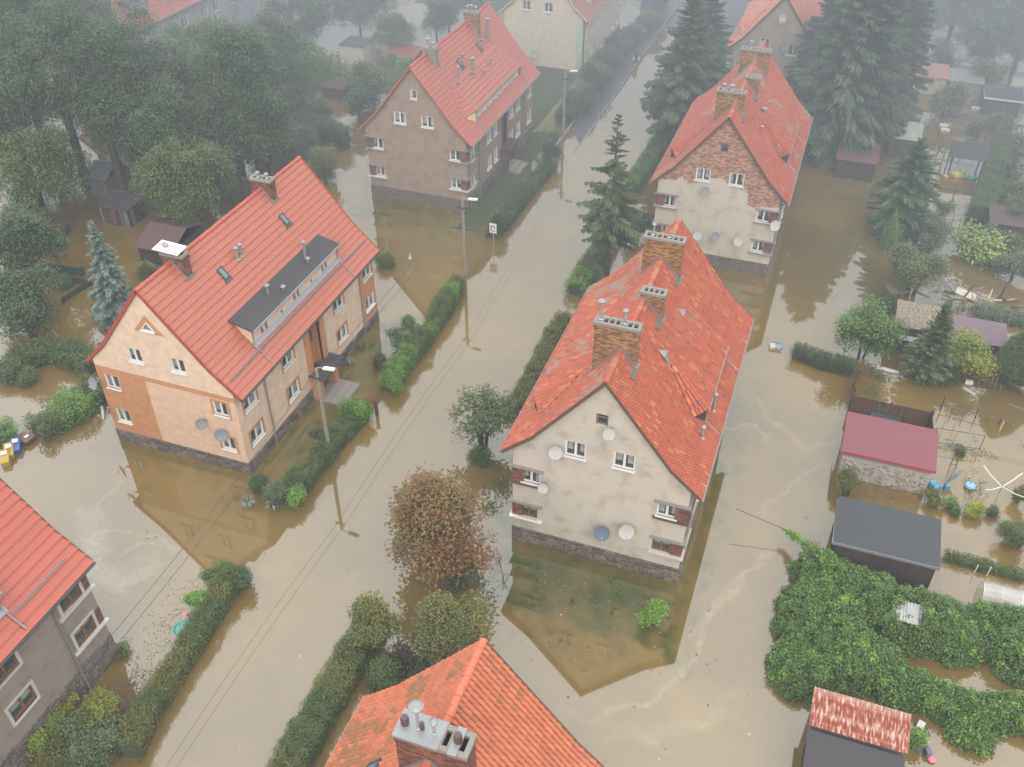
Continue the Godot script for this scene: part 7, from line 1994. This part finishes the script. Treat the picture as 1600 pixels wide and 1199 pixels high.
	for k in 4:
		var m := MB.new(); m.box(Vector3(-0.55, 0.1 + 0.13 * k, 0), Vector3(0.55, 0.18 + 0.13 * k, 0.03), Transform3D(Basis.from_euler(Vector3(-0.35, 0, 0)), Vector3.ZERO))
		part("slat", m, M.wood_red, pl)
	for q in [["white floating crate left of the blue one in open water", Vector3(-1.01, 0.00, -59.65), M.white, 0.3], ["light blue floating crate beside the white one in open water", Vector3(-0.55, -0.00, -59.65), mat(lin(0.3, 0.45, 0.62), 0.5), -0.2]]:
		var bx := thing("floating_crate", q[0], "crate", q[1], "", q[3])
		part("box", boxmb(0.42, 0.22, 0.5), q[2], bx)
		var lm := MB.new(); lm.box(Vector3(-0.23, 0.2, 0.1), Vector3(0.23, 0.24, 0.28), Transform3D(Basis.from_euler(Vector3(-0.5, 0, 0)), Vector3(0, 0.1, 0)))
		part("flap", lm, M.dark_metal, bx)
	lump("floating_board", "long white board floating in front of the big juniper", "board", boxmb(2.0, 0.09, 0.3), M.white, Vector3(7.35, 0.00, -59.47), -0.06)
	lump("floating_box", "white box on the water's edge pipe right of the yellow vine", "box", boxmb(0.5, 0.2, 0.34), M.white, Vector3(12.51, 0.00, -59.84), -0.05)
	var pp := MB.new(); pp.tube([Vector3.ZERO, Vector3(9.82, 0.00, -58.64) - Vector3(8.19, 0.00, -59.14)], [0.09, 0.09], 8)
	lump("drift_pole", "brown pole drifting end on to the white board", "pole", pp, M.wood_red, Vector3(8.19, 0.00, -59.14))
	lump("drift_plank", "bleached plank floating at the right edge above the fallen stake", "plank", boxmb(1.3, 0.06, 0.16), M.wood_grey, Vector3(15.64, 0.00, -58.08), -0.35)
	tree("fruit_tree", "fresh green fruit tree at the corner of the lone box hedge", "tree", Vector3(5.15, 2.40, -60.33), Vector3(2.42, 2.06, 2.42), [Color(0.06, 0.11, 0.025), Color(0.08, 0.14, 0.03), Color(0.05, 0.085, 0.022)], {"leaf": 0.17, "dens": 12.0, "stems": 3, "trunk": 0.09})
	conifer("grey green juniper tree between the fruit tree and the yellow vine", Vector3(9.51, 0.00, -59.46), 6.3, 1.75, [Color(0.11, 0.14, 0.10), Color(0.14, 0.17, 0.12), Color(0.09, 0.115, 0.08)], {"clear": 0.02, "kind": 1, "step": 0.2, "per": 12, "pow": 0.7, "name": "juniper_tree", "lift": 0.45})
	tree("vine_arbour", "yellow green vine growing over a low arbour beside the juniper", "vine", Vector3(11.88, 1.40, -61.04), Vector3(2.29, 1.71, 2.29), [Color(0.10, 0.14, 0.03), Color(0.16, 0.19, 0.03), Color(0.22, 0.2, 0.03), Color(0.07, 0.1, 0.028)], {"leaf": 0.16, "dens": 10.0, "stems": 4, "trunk": 0.05})
	shrub("dark low bushes under the yellow vine", Vector3(10.73, 0.50, -59.76), Vector3(1.28, 1.02, 1.28), DEEP)
	topiary("egg shaped clipped evergreen at the right edge", Vector3(15.44, -0.00, -60.67), [Vector2(0.3, 0.5), Vector2(1.1, 0.8), Vector2(1.55, 1.6), Vector2(1.5, 2.5), Vector2(1.1, 3.6), Vector2(0.5, 4.4), Vector2(0.05, 4.8)], [Color(0.05, 0.08, 0.03), Color(0.065, 0.095, 0.035)], {"leaf": 0.08, "dens": 70.0})
	var wl := thing("garden_well", "small stone clad well with a pointed scale roof", "well", Vector3(14.79, 0.00, -62.94))
	var wb := MB.new(); wb.lathe([Vector2(0.62, -0.4), Vector2(0.6, 1.0)], 14)
	part("wall", wb, rubble, wl)
	for rw in 7:
		var r0 := lerpf(1.0, 0.15, rw / 7.0); var n := int(r0 * 16) + 5
		for k in n:
			var a := TAU * (k + 0.5 * (rw % 2)) / n
			var m := "scale%d" % rw
			if not cache.has(m):
				var sb := MB.new(); var w := TAU * r0 / n * 0.46
				sb.box(Vector3(-w, -0.16, 0), Vector3(w, 0.14, 0.035))
				cache[m] = sb.mesh()
			part("shingle", cache[m], pick([M.scale_a, M.scale_b]), wl, Transform3D(Basis.from_euler(Vector3(0, PI / 2 - a, 0)) * Basis.from_euler(Vector3(-0.62, 0, 0)), Vector3(cos(a) * r0, 1.0 + rw * 0.2, sin(a) * r0)))
	var wt := MB.new(); wt.lathe([Vector2(0.2, 2.25), Vector2(0.12, 2.5), Vector2(0, 2.52)], 8)
	part("cap", wt, M.dark_metal, wl)
	shed("shed with a mauve felt roof and dark end between juniper and well", "shed", 10.64, 14.35, 62.44, 64.74, 1.9, 2.2, {"planks": [M.wood_dark], "roof": mat(lin(0.185, 0.13, 0.16), 0.8, T.fine, 0.4), "each": 5.0})
	var g := shed("summer house with a beige ribbed roof and dark brown walls", "summer house", 7.19, 10.29, 62.36, 64.96, 2.1, 2.5, {"planks": [M.wood_red, M.wood_dark], "roof": mat(lin(0.30, 0.26, 0.2), 0.8, T.blotch, 0.4), "corr": 0.018, "each": 0.8})
	part("awning", boxmb(1.9, 0.05, 0.5, 0.01), mat(lin(0.42, 0.46, 0.52), 0.6), g, Transform3D(Basis.from_euler(Vector3(0.25, 0, 0)), Vector3(-0.5, 1.25, 1.6)))
	lump("tarpaulin", "blue grey tarpaulin sheet below the summer house's awning", "tarpaulin", boxmb(2.0, 0.5, 0.7, 0.15), mat(lin(0.09, 0.13, 0.17), 0.6), Vector3(8.20, 0.00, -63.05))
	lump("roof_scrap", "fallen mossy roof sheet leaning behind the summer house", "roof sheet", boxmb(1.6, 0.06, 1.3), mat(lin(0.25, 0.2, 0.12), 0.9, T.blotch, 0.6), Vector3(7.27, 0.00, -69.83) + Vector3(0, 0.6, 0), 0.5)
	topiary("round dark clipped bush left of the summer house", Vector3(6.38, 0.00, -67.02), [Vector2(0.4, 0.0), Vector2(0.85, 0.5), Vector2(0.8, 1.1), Vector2(0.4, 1.6), Vector2(0.05, 1.75)], DEEP, {"leaf": 0.09, "dens": 50.0, "name": "round_evergreen"})
	tree("leafy_tree", "green bush tree with pale flower heads above the summer house", "tree", Vector3(8.26, 2.10, -70.34), Vector3(2.40, 2.16, 2.40), [Color(0.07, 0.085, 0.03), Color(0.055, 0.075, 0.028), Color(0.1, 0.1, 0.035)], {"leaf": 0.16, "dens": 11.0, "stems": 3})
	blades("clump of pale yellow flower spikes on the bush tree above the summer house", Vector3(8.02, 0.00, -77.47) + Vector3(0, 1.4, 0), 0.8, 0.7, 26, LIME, 0.14, "flowers")
	tree("hosta_clump", "large yellow green leaved clump right of the grey round bush", "plant", Vector3(13.60, 0.90, -78.29), Vector3(2.04, 1.43, 2.04), LIME, {"leaf": 0.3, "dens": 12.0, "stems": 3, "trunk": 0.03})
	tree("garden_tree", "grey green round bush left of the yellow green clump", "tree", Vector3(9.77, 1.50, -78.40), Vector3(1.90, 1.71, 1.90), GREYGREEN, {"leaf": 0.16, "dens": 10.0})
	tree("garden_tree", "loose young tree by the mooring posts in open water", "tree", Vector3(10.42, 1.50, -83.07), Vector3(1.06, 0.85, 1.06), GREEN, {"leaf": 0.15, "dens": 7.0})
	topiary("slim pointed thuja in open water below the bushy pine", Vector3(6.21, 0.00, -77.27), [Vector2(0.35, 0.1), Vector2(0.55, 0.6), Vector2(0.45, 1.6), Vector2(0.25, 2.6), Vector2(0.03, 3.3)], FRESH, {"leaf": 0.1, "dens": 40.0})
	conifer("bushy pine in front of the striped roof", Vector3(6.86, 0.00, -80.54), 8.6, 3.2, [Color(0.05, 0.085, 0.05), Color(0.065, 0.10, 0.06), Color(0.08, 0.12, 0.065)], {"clear": 0.1, "kind": 1, "step": 0.34, "per": 10, "pow": 0.6, "name": "pine_tree"})
	shed("brown ribbed roof shed at the right edge behind the yellow green clump", "shed", 14.20, 17.76, 81.54, 84.34, 1.8, 2.1, {"planks": [M.wood_dark], "roof": mat(lin(0.12, 0.085, 0.08), 0.85, T.ridges, Vector3(3, 3, 0.3)), "corr": 0.012, "each": 0.9})
	for q in [["green bush hiding the left end of the brown ribbed roof", Vector3(14.17, 1.30, -79.56), Vector3(0.97, 0.97, 0.97), GREYGREEN], ["tall green bush at the right edge over the brown ribbed roof", Vector3(16.71, 1.60, -84.27), Vector3(1.53, 1.53, 1.53), GREEN], ["grey green bush at the right edge below the brown ribbed roof", Vector3(15.95, 1.30, -75.52), Vector3(1.64, 1.64, 1.64), GREYGREEN], ["dark bush at the right edge right of the yellow green clump", Vector3(15.86, 1.00, -79.82), Vector3(1.10, 1.10, 1.10), GREEN]]:
		tree("garden_tree", q[0], "tree", q[1], q[2], q[3], {"leaf": 0.16, "dens": 10.0})
	hedge("tall narrow hedge running back between the gardens at the right", [Vector3(13.48, 0.00, -84.14), Vector3(14.43, 0.00, -89.61), Vector3(15.30, 0.00, -95.84), Vector3(16.09, 0.00, -101.52)], 1.5, 1.9, [Color(0.045, 0.07, 0.035), Color(0.055, 0.085, 0.04)], {"leaf": 0.12, "wave": 0.12})
	hedge("rough green strip of drowned plants at the right edge below the broken hut", [Vector3(13.16, 0.00, -69.09), Vector3(14.76, 0.00, -69.12), Vector3(16.57, 0.00, -69.04)], 1.5, 0.6, GREYGREEN, {"leaf": 0.12, "wave": 0.5})
	# --- wreck of a hut
	var wr := thing("wrecked_hut", "wreck of a wooden hut with pale boards adrift near the right edge", "wreck", Vector3(13.69, 0.00, -71.56))
	for i in 22:
		var m := MB.new(); var a := Vector3(rnd(-2.2, 2.2), rnd(0.0, 0.35), rnd(-0.7, 0.7)); var d := Vector3(rnd(-1, 1), rnd(-0.1, 0.25), rnd(-0.6, 0.3)).normalized() * rnd(0.5, 1.3)
		m.beam(a, a + d, rnd(0.06, 0.22), 0.04)
		part("board", m, pick([M.wood_dark, M.wood_grey, mat(lin(0.5, 0.4, 0.26), 0.8), M.wood_dark]), wr)
	part("panel", boxmb(1.5, 0.05, 0.7), mat(lin(0.62, 0.55, 0.46), 0.7, T.fine, 0.6), wr, Transform3D(Basis.from_euler(Vector3(0.3, -0.25, -0.2)), Vector3(-1.3, 0.3, 0.1)))
	var pm := MB.new(); pm.beam(Vector3(1.2, -0.2, -0.3), Vector3(1.35, 1.3, -0.4), 0.1, 0.1)
	part("post", pm, M.wood_dark, wr)
	# --- far gardens
	shed("shed with a dull purple red roof beside the huge dark conifer", "shed", 0.83, 4.29, 89.72, 93.32, 1.9, 2.3, {"wall": M.wood_dark, "roof": mat(lin(0.16, 0.075, 0.085), 0.7, T.fine, 0.4), "each": 6.0, "name": "open_shelter"})
	shed("barn with a pale and green striped sheet roof behind the bushy pine", "barn", 5.36, 7.97, 96.30, 100.80, 2.0, 2.0, {"planks": [M.wood_dark], "roof": mat(lin(0.42, 0.46, 0.42), 0.6, T.ridges, Vector3(0.3, 0.3, 2.2)), "ridge": 2.9, "corr": 0.02, "each": 0.6})
	shed("long shed with a washed out pink roof and cream wall in the far right garden", "shed", 6.27, 10.55, 114.82, 118.02, 2.0, 2.4, {"wall": mat(lin(0.5, 0.44, 0.34), 0.9, T.old, 0.3), "roof": mat(lin(0.36, 0.17, 0.15), 0.7, T.fine, 0.4), "each": 2.5})
	shed("hut with a bright white ribbed roof right of the pink roofed shed", "hut", 10.96, 14.33, 114.74, 117.74, 1.9, 2.2, {"wall": mat(lin(0.36, 0.27, 0.2), 0.9), "roof": M.bright_zinc, "corr": 0.03, "each": 1.0})
	shed("dark blue grey shed with a white edged roof at the far right", "shed", 14.64, 18.12, 110.92, 113.92, 1.9, 2.2, {"planks": [M.wood_dark, M.felt_grey], "roof": M.felt_grey, "fascia": M.white, "each": 5.0})
	var gz := shed("open garden pavilion with a dark hipped roof and a white swing inside", "pavilion", 11.09, 14.10, 94.13, 97.53, 1.8, 1.8, {"open": true, "roof": M.felt_grey, "ridge": 2.7, "each": 5.0})
	for k in 3:
		var m := MB.new(); m.tube([Vector3(-0.8 + k * 0.5, 0, 0), Vector3(-0.8 + k * 0.5, 0.7, 0.1), Vector3(-0.5 + k * 0.5, 0.75, 0.1), Vector3(-0.5 + k * 0.5, 0.1, 0)], [0.03, 0.03, 0.03, 0.03], 6)
		lump("garden_chair", "white tube chair frame standing in the pavilion", "chair", m, M.white, gz.position + Vector3(0.1, 0, 0.4), 0.1 * k, "white chairs in the pavilion")
	for q in [["small yellow float at the pavilion's left front", Vector3(10.97, 0.00, -93.25), Vector3(0.7, 0.2, 0.35), Color(0.6, 0.42, 0.06)], ["large yellow inflatable boat in front of the pavilion", Vector3(11.96, 0.00, -93.61), Vector3(1.6, 0.45, 0.7), Color(0.55, 0.47, 0.10)], ["turquoise float in front of the pavilion's right side", Vector3(13.28, 0.00, -93.51), Vector3(1.0, 0.3, 0.5), Color(0.06, 0.38, 0.30)], ["pinkish red boat hull drifting by the striped barn", Vector3(7.52, 0.00, -104.48), Vector3(1.7, 0.35, 0.6), Color(0.55, 0.12, 0.15)]]:
		var m := MB.new()
		var z: Vector3 = q[2]
		m.lathe([Vector2(0, 0), Vector2(0.38, 0.05), Vector2(0.5, 0.5), Vector2(0.44, 0.95), Vector2(0.36, 0.7), Vector2(0, 0.6)], 16, Transform3D(Basis.from_scale(z), Vector3.ZERO))
		lump("float", q[0], "float", m, mat(lin(q[3].r, q[3].g, q[3].b), 0.45), q[1], 0.15)
	for q in [["jetty rail with two posts standing left of the pavilion", Vector3(8.81, 0.00, -90.33), Vector3(12.33, 0.00, -90.49)], ["shorter rail behind the jetty rail left of the pavilion", Vector3(9.33, 0.00, -93.98), Vector3(10.50, 0.00, -94.11)]]:
		var t := thing("jetty_rail", q[0], "rail", q[1])
		var D: Vector3 = q[2] - q[1]
		var m := MB.new(); m.beam(Vector3(0, 0.25, 0), D + Vector3(0, 0.25, 0), 0.1, 0.08)
		part("rail", m, M.wood_grey, t)
		for f in [0.15, 0.85]:
			var p := MB.new(); p.box(Vector3(-0.06, -0.4, -0.06), Vector3(0.06, 1.1, 0.06))
			part("post", p, M.wood_grey, t, Transform3D(Basis(), D * f))
	for q in [["raised bed frame in open water, left of the pair", Vector3(11.88, 0.00, -109.85)], ["raised bed frame in open water, right of the pair", Vector3(13.04, 0.00, -109.16)]]:
		var t := thing("raised_bed", q[0], "raised bed", q[1])
		for e in [[Vector3(-0.8, 0, 0.5), Vector3(0.8, 0, 0.5)], [Vector3(0.8, 0, 0.5), Vector3(0.8, 0, -0.5)], [Vector3(0.8, 0, -0.5), Vector3(-0.8, 0, -0.5)], [Vector3(-0.8, 0, -0.5), Vector3(-0.8, 0, 0.5)]]:
			var m := MB.new(); m.beam(e[0] + Vector3(0, 0.1, 0), e[1] + Vector3(0, 0.1, 0), 0.07, 0.25)
			part("board", m, M.wood_grey, t)
	for q in [["white box drifting right of the striped barn, upper one", Vector3(10.77, 0.00, -106.01)], ["white box drifting right of the striped barn, lower one", Vector3(10.90, 0.00, -104.83)], ["white round thing afloat by the dark blue shed", Vector3(14.08, 0.00, -112.15)]]: lump("floating_box", q[0], "box", boxmb(0.9, 0.2, 0.4), M.white, q[1], -0.1)
	for q in [["grey tree between the pink and white roofed huts", Vector3(10.63, 2.20, -108.88), Vector3(2.03, 1.83, 2.03), GREYGREEN], ["dark bush left of the flooded clearing at the upper right", Vector3(9.94, 2.20, -122.18), Vector3(1.56, 1.71, 1.56), DEEP], ["green bushy row right of the white roofed hut", Vector3(14.99, 2.00, -118.01), Vector3(2.19, 1.97, 2.19), GREEN], ["large hazy tree at the upper right corner", Vector3(15.45, 5.00, -127.16), Vector3(5.02, 4.52, 5.02), GREYGREEN], ["hazy tree at the upper edge beside the conifers", Vector3(6.23, 4.50, -128.07), Vector3(3.95, 3.55, 3.95), GREYGREEN], ["hazy tree at the right edge of the upper corner", Vector3(18.45, 4.00, -125.46), Vector3(3.56, 3.20, 3.56), GREYGREEN], ["hazy tree at the upper edge behind the flooded clearing", Vector3(11.26, 5.00, -134.32), Vector3(4.13, 3.31, 4.13), DEEP],
		["bush by the white round thing at the far right", Vector3(13.93, 1.00, -104.15), Vector3(1.06, 0.85, 1.06), DEEP], ["dark bush right of the tall narrow hedge", Vector3(15.88, 1.40, -92.27), Vector3(1.51, 1.21, 1.51), DEEP], ["pale weedy bush right of the tall narrow hedge", Vector3(17.24, 1.40, -99.46), Vector3(1.61, 1.45, 1.61), GREYGREEN], ["bush at the right edge above the brown ribbed roof", Vector3(16.82, 1.40, -89.18), Vector3(1.33, 1.20, 1.33), GREEN], ["grass tufted bank left of the striped barn", Vector3(7.41, 0.70, -104.29), Vector3(1.21, 0.72, 1.21), GREEN], ["low plants in the flooded beds at the far right", Vector3(16.58, 0.70, -106.72), Vector3(1.55, 0.93, 1.55), GREYGREEN], ["hazy bush in the flooded clearing below the upper right trees", Vector3(14.94, 1.80, -126.37), Vector3(1.79, 1.43, 1.79), GREYGREEN]]:
		tree("garden_tree", q[0], "tree", q[1], q[2], q[3], {"leaf": 0.22, "dens": 8.0, "group": "trees and bushes of the far right gardens"})
	# what sticks out of the drowned beds all over the right hand gardens
	var wx := []; var wc := []
	for i in 95:
		var m := Vector3(rnd(3.5, 34), 0, -rnd(44, 140))
		if m.x < 11 and m.z > -54: continue
		var along_x := rng.randf() < 0.6
		var cols: Array = pick([GREYGREEN, GREYGREEN, GREEN, OLIVE, DEEP])
		for k in rng.randi_range(8, 46):
			var o := Vector3(rng.randfn(0, 1.3 if along_x else 0.35), rnd(0.02, 0.5) * rng.randf(), rng.randfn(0, 0.35 if along_x else 1.2))
			wx.append(Transform3D(Basis.from_euler(Vector3(rnd(-0.6, 0.6), rnd(0, TAU), rnd(-0.6, 0.6))).scaled(Vector3.ONE * rnd(0.6, 1.3)), m + o)); wc.append(tint_of(cols))
	meta(copies("drowned_plants", leaf_cluster(9, 0.15, 0.22, 0.5, 17), M.leaf, self, wx, wc, true), "tops of drowned garden plants sticking out of the water at the right", "plants")
	for q in [["fence line of thin posts behind the jetty rails", Vector3(8.66, 0.00, -98.36), Vector3(12.29, 0.00, -98.09), 6], ["row of posts along the flooded beds below the dark blue shed", Vector3(13.62, 0.00, -105.46), Vector3(18.03, 0.00, -104.34), 7], ["row of short stakes between the bushy pine and the grey round bush", Vector3(8.40, 0.00, -83.18), Vector3(12.15, 0.00, -83.66), 6], ["row of bean poles left of the egg shaped evergreen", Vector3(13.10, 0.00, -59.98), Vector3(14.49, 0.00, -59.57), 5], ["row of stakes in the water below the lone box hedge's fence", Vector3(10.67, 0.00, -56.14), Vector3(15.05, 0.00, -55.76), 7], ["old fence posts beside the brown ribbed roof", Vector3(12.12, 0.00, -80.31), Vector3(13.59, 0.00, -77.48), 5], ["row of posts left of the small bare poles at the upper right", Vector3(9.43, 0.00, -110.47), Vector3(10.47, 0.00, -101.12), 6]]:
		var t := thing("post_row", q[0], "fence posts", q[1])
		var D: Vector3 = q[2] - q[1]
		for k in q[3]:
			var p := MB.new(); p.tube([Vector3(0, -0.4, 0), Vector3(rnd(-0.08, 0.08), rnd(0.5, 1.1), rnd(-0.08, 0.08))], [0.045, 0.04], 6)
			part("post", p, pick([M.wood_grey, M.wood_dark]), t, Transform3D(Basis(), D * k / (q[3] - 1.0)))
		var w := MB.new(); w.beam(Vector3(0, 0.45, 0), D + Vector3(0, 0.45, 0), 0.03, 0.05)
		part("rail", w, M.wood_grey, t)
	for i in 12:
		lump("drifting_board", "weathered board adrift among the flooded right hand gardens", "board", boxmb(rnd(0.5, 1.6), 0.05, rnd(0.1, 0.3)), pick([M.wood_grey, M.dirty_white, M.wood_dark]), pick([Vector3(11.56, -0.00, -72.57), Vector3(11.08, 0.00, -57.74), Vector3(7.34, 0.00, -101.66), Vector3(14.84, 0.00, -104.36), Vector3(15.82, 0.00, -97.52), Vector3(8.90, 0.00, -85.26), Vector3(12.30, 0.00, -56.73), Vector3(12.33, 0.00, -102.62)]) + Vector3(rnd(-2.5, 2.5), 0, rnd(-2.5, 2.5)), rnd(0, 3), "boards adrift in the right hand gardens")
	for q in [["slanting white pole by the upper right clearing", Vector3(8.69, 0.00, -140.10)], ["dark pole standing on the white roofed hut's back", Vector3(11.67, 0.00, -121.89)]]:
		var m := MB.new(); m.tube([Vector3(0, -0.2, 0), Vector3(0.5, 2.2, 0)], [0.05, 0.04], 6)
		lump("garden_pole", q[0], "pole", m, M.wood_grey, q[1])

func stone_shape(k: int) -> ArrayMesh:
	if not cache.has("rub%d" % k):
		var r := RandomNumberGenerator.new(); r.seed = 5 + k
		var mb := MB.new(); var n := 7; var ring := []; var back := []
		for i in n:
			var a := TAU * i / n; var q := r.randf_range(0.38, 0.5)
			ring.append(Vector3(cos(a) * q * 0.75, sin(a) * q * 0.75, 0.8)); back.append(Vector3(cos(a) * q, sin(a) * q, 0))
		for i in n:
			var j := (i + 1) % n
			mb.tri(Vector3(0, 0, 1), ring[j], ring[i])
			mb.quad(back[i], ring[i], ring[j], back[j])
		cache["rub%d" % k] = mb.mesh()
	return cache["rub%d" % k]

func creeper() -> void:
	# one plant: leaves over a field of heights (the pergola, garage and fence below it carry it)
	var o := thing("climbing_creeper", "huge green creeper smothering a pergola, a garage and a long fence at the lower right", "creeper", Vector3(6.88, 0.00, -36.67))
	var org: Vector3 = o.position
	var humps := [] # middle, half width x, half depth z, top height
	for q in [[Vector3(6.19, 0.00, -37.10), 2.9, 1.9, 2.2], [Vector3(9.33, 0.00, -36.44), 3.0, 1.7, 2.5], [Vector3(4.73, 0.00, -34.79), 2.2, 2.6, 2.2], [Vector3(6.47, 0.00, -33.11), 2.6, 1.6, 1.9], [Vector3(4.07, 0.00, -31.84), 1.5, 1.6, 1.6], [Vector3(4.55, 0.00, -38.39), 1.5, 1.1, 2.0], [Vector3(9.28, 0.00, -32.35), 2.6, 0.95, 1.5], [Vector3(11.65, 0.00, -32.07), 2.2, 0.9, 1.3], [Vector3(14.27, 0.00, -32.64), 2.0, 0.9, 1.3], [Vector3(13.60, 0.00, -37.76), 2.0, 1.1, 1.8], [Vector3(14.75, 0.00, -36.29), 2.0, 1.5, 2.0], [Vector3(11.07, 0.00, -35.79), 1.6, 1.0, 1.9], [Vector3(12.07, 0.00, -30.95), 1.0, 0.9, 0.9]]:
		humps.append([q[0] - org, q[1], q[2], q[3] * 0.74])
	var core := MB.new()
	for h in humps:
		core.lathe([Vector2(0.98, -0.3), Vector2(0.9, 0.5), Vector2(0.66, 0.8), Vector2(0.3, 0.9), Vector2(0, 0.92)], 14, Transform3D(Basis.from_scale(Vector3(h[1] * 0.84, h[3] * 0.82, h[2] * 0.84)), Vector3(h[0].x, 0, h[0].z)))
	part("stems", core, M.core, o)
	var nz := fnoise(99, 0.35, 4)
	var xf := []; var cs := []
	for h in humps:
		var n := int(PI * h[1] * h[2] * 105 + 2 * PI * (h[1] + h[2]) * 0.5 * h[3] * 85)
		for i in n:
			var a := rnd(0, TAU); var r := sqrt(rng.randf()) if rng.randf() < 0.6 else rnd(0.88, 1.06)
			r *= 1.0 + 0.3 * nz.get_noise_2d(cos(a) * 4 + h[0].x * 3, sin(a) * 4 + h[0].z)
			var x: float = h[0].x + cos(a) * r * h[1]; var z: float = h[0].z + sin(a) * r * h[2]
			var bump := nz.get_noise_2d(x * 2.5, z * 2.5)
			var top: float = h[3] * (sqrt(maxf(0.0, 1 - pow(minf(r, 1.0), 5.0))) * 0.9 + 0.06) * (1 + bump * 0.5)
			var y := top if r < 0.86 else rnd(0.02, top + 0.25)
			var p := Vector3(x, maxf(y + rnd(-0.08, 0.1), 0.03), z)
			# the bare patch of roof sheet stays open
			var bp: Vector3 = Vector3(8.96, 1.90, -35.96) - org
			if absf(p.x - bp.x) * 0.8 + absf(p.z - bp.z) + nz.get_noise_2d(x * 6, z * 6) * 0.5 < 0.62 and p.y > 1.35: continue
			var hid := false
			for g in humps:
				if g == h: continue
				var e: float = pow((x - g[0].x) / g[1], 2) + pow((z - g[0].z) / g[2], 2)
				if e < 0.75 and y < g[3] * 0.8: hid = true; break
			if hid: continue
			xf.append(Transform3D(Basis.from_euler(Vector3(rnd(-0.7, 0.7), rnd(0, TAU), rnd(-0.7, 0.7))).scaled(Vector3.ONE * rnd(0.7, 1.3)), p))
			var col := tint_of([Color(0.055, 0.10, 0.026), Color(0.07, 0.125, 0.03), Color(0.045, 0.08, 0.024)])
			if nz.get_noise_2d(x * 4 + 70, z * 4) > 0.3: col = tint_of([Color(0.10, 0.19, 0.03), Color(0.13, 0.22, 0.04)])
			cs.append(col)
	# the tendril that reaches out over the water along a wire
	for i in 190:
		var t := pow(rng.randf(), 0.7)
		var p: Vector3 = (Vector3(2.14, 0.90, -40.55) as Vector3).lerp(Vector3(4.72, 1.80, -38.25), t) - org + Vector3(rnd(-1, 1), rnd(-1, 0.6), rnd(-1, 1)) * (0.08 + 0.3 * t)
		xf.append(Transform3D(Basis.from_euler(Vector3(rnd(-0.7, 0.7), rnd(0, TAU), rnd(-0.7, 0.7))).scaled(Vector3.ONE * rnd(0.7, 1.2)), p))
		cs.append(tint_of(BRIGHT))
	copies("foliage", leaf_cluster(10, 0.11, 0.18, 0.8, 8), M.leaf, o, xf, cs, true)
	var wm := MB.new()
	var e2: Vector3 = (Vector3(2.14, 0.90, -40.55) as Vector3)
	wm.tube([Vector3.ZERO, Vector3(-0.81, 1.50, -40.64) - e2], [0.02, 0.02], 5)
	lump("guy_wire", "drooping wire that the creeper's tendril follows over the water", "wire", wm, M.dark_metal, e2)
	var gr := thing("roof_patch", "bright white ribbed roof sheet left bare in the middle of the creeper", "roof sheet", Vector3(8.96, 1.90, -35.96) - Vector3(0, 0.1, 0))
	roof_sheets(gr, -1.0, 1.0, 0.6, -0.1, -0.6, 0.1, M.dish_white, 0.045, 0.65)
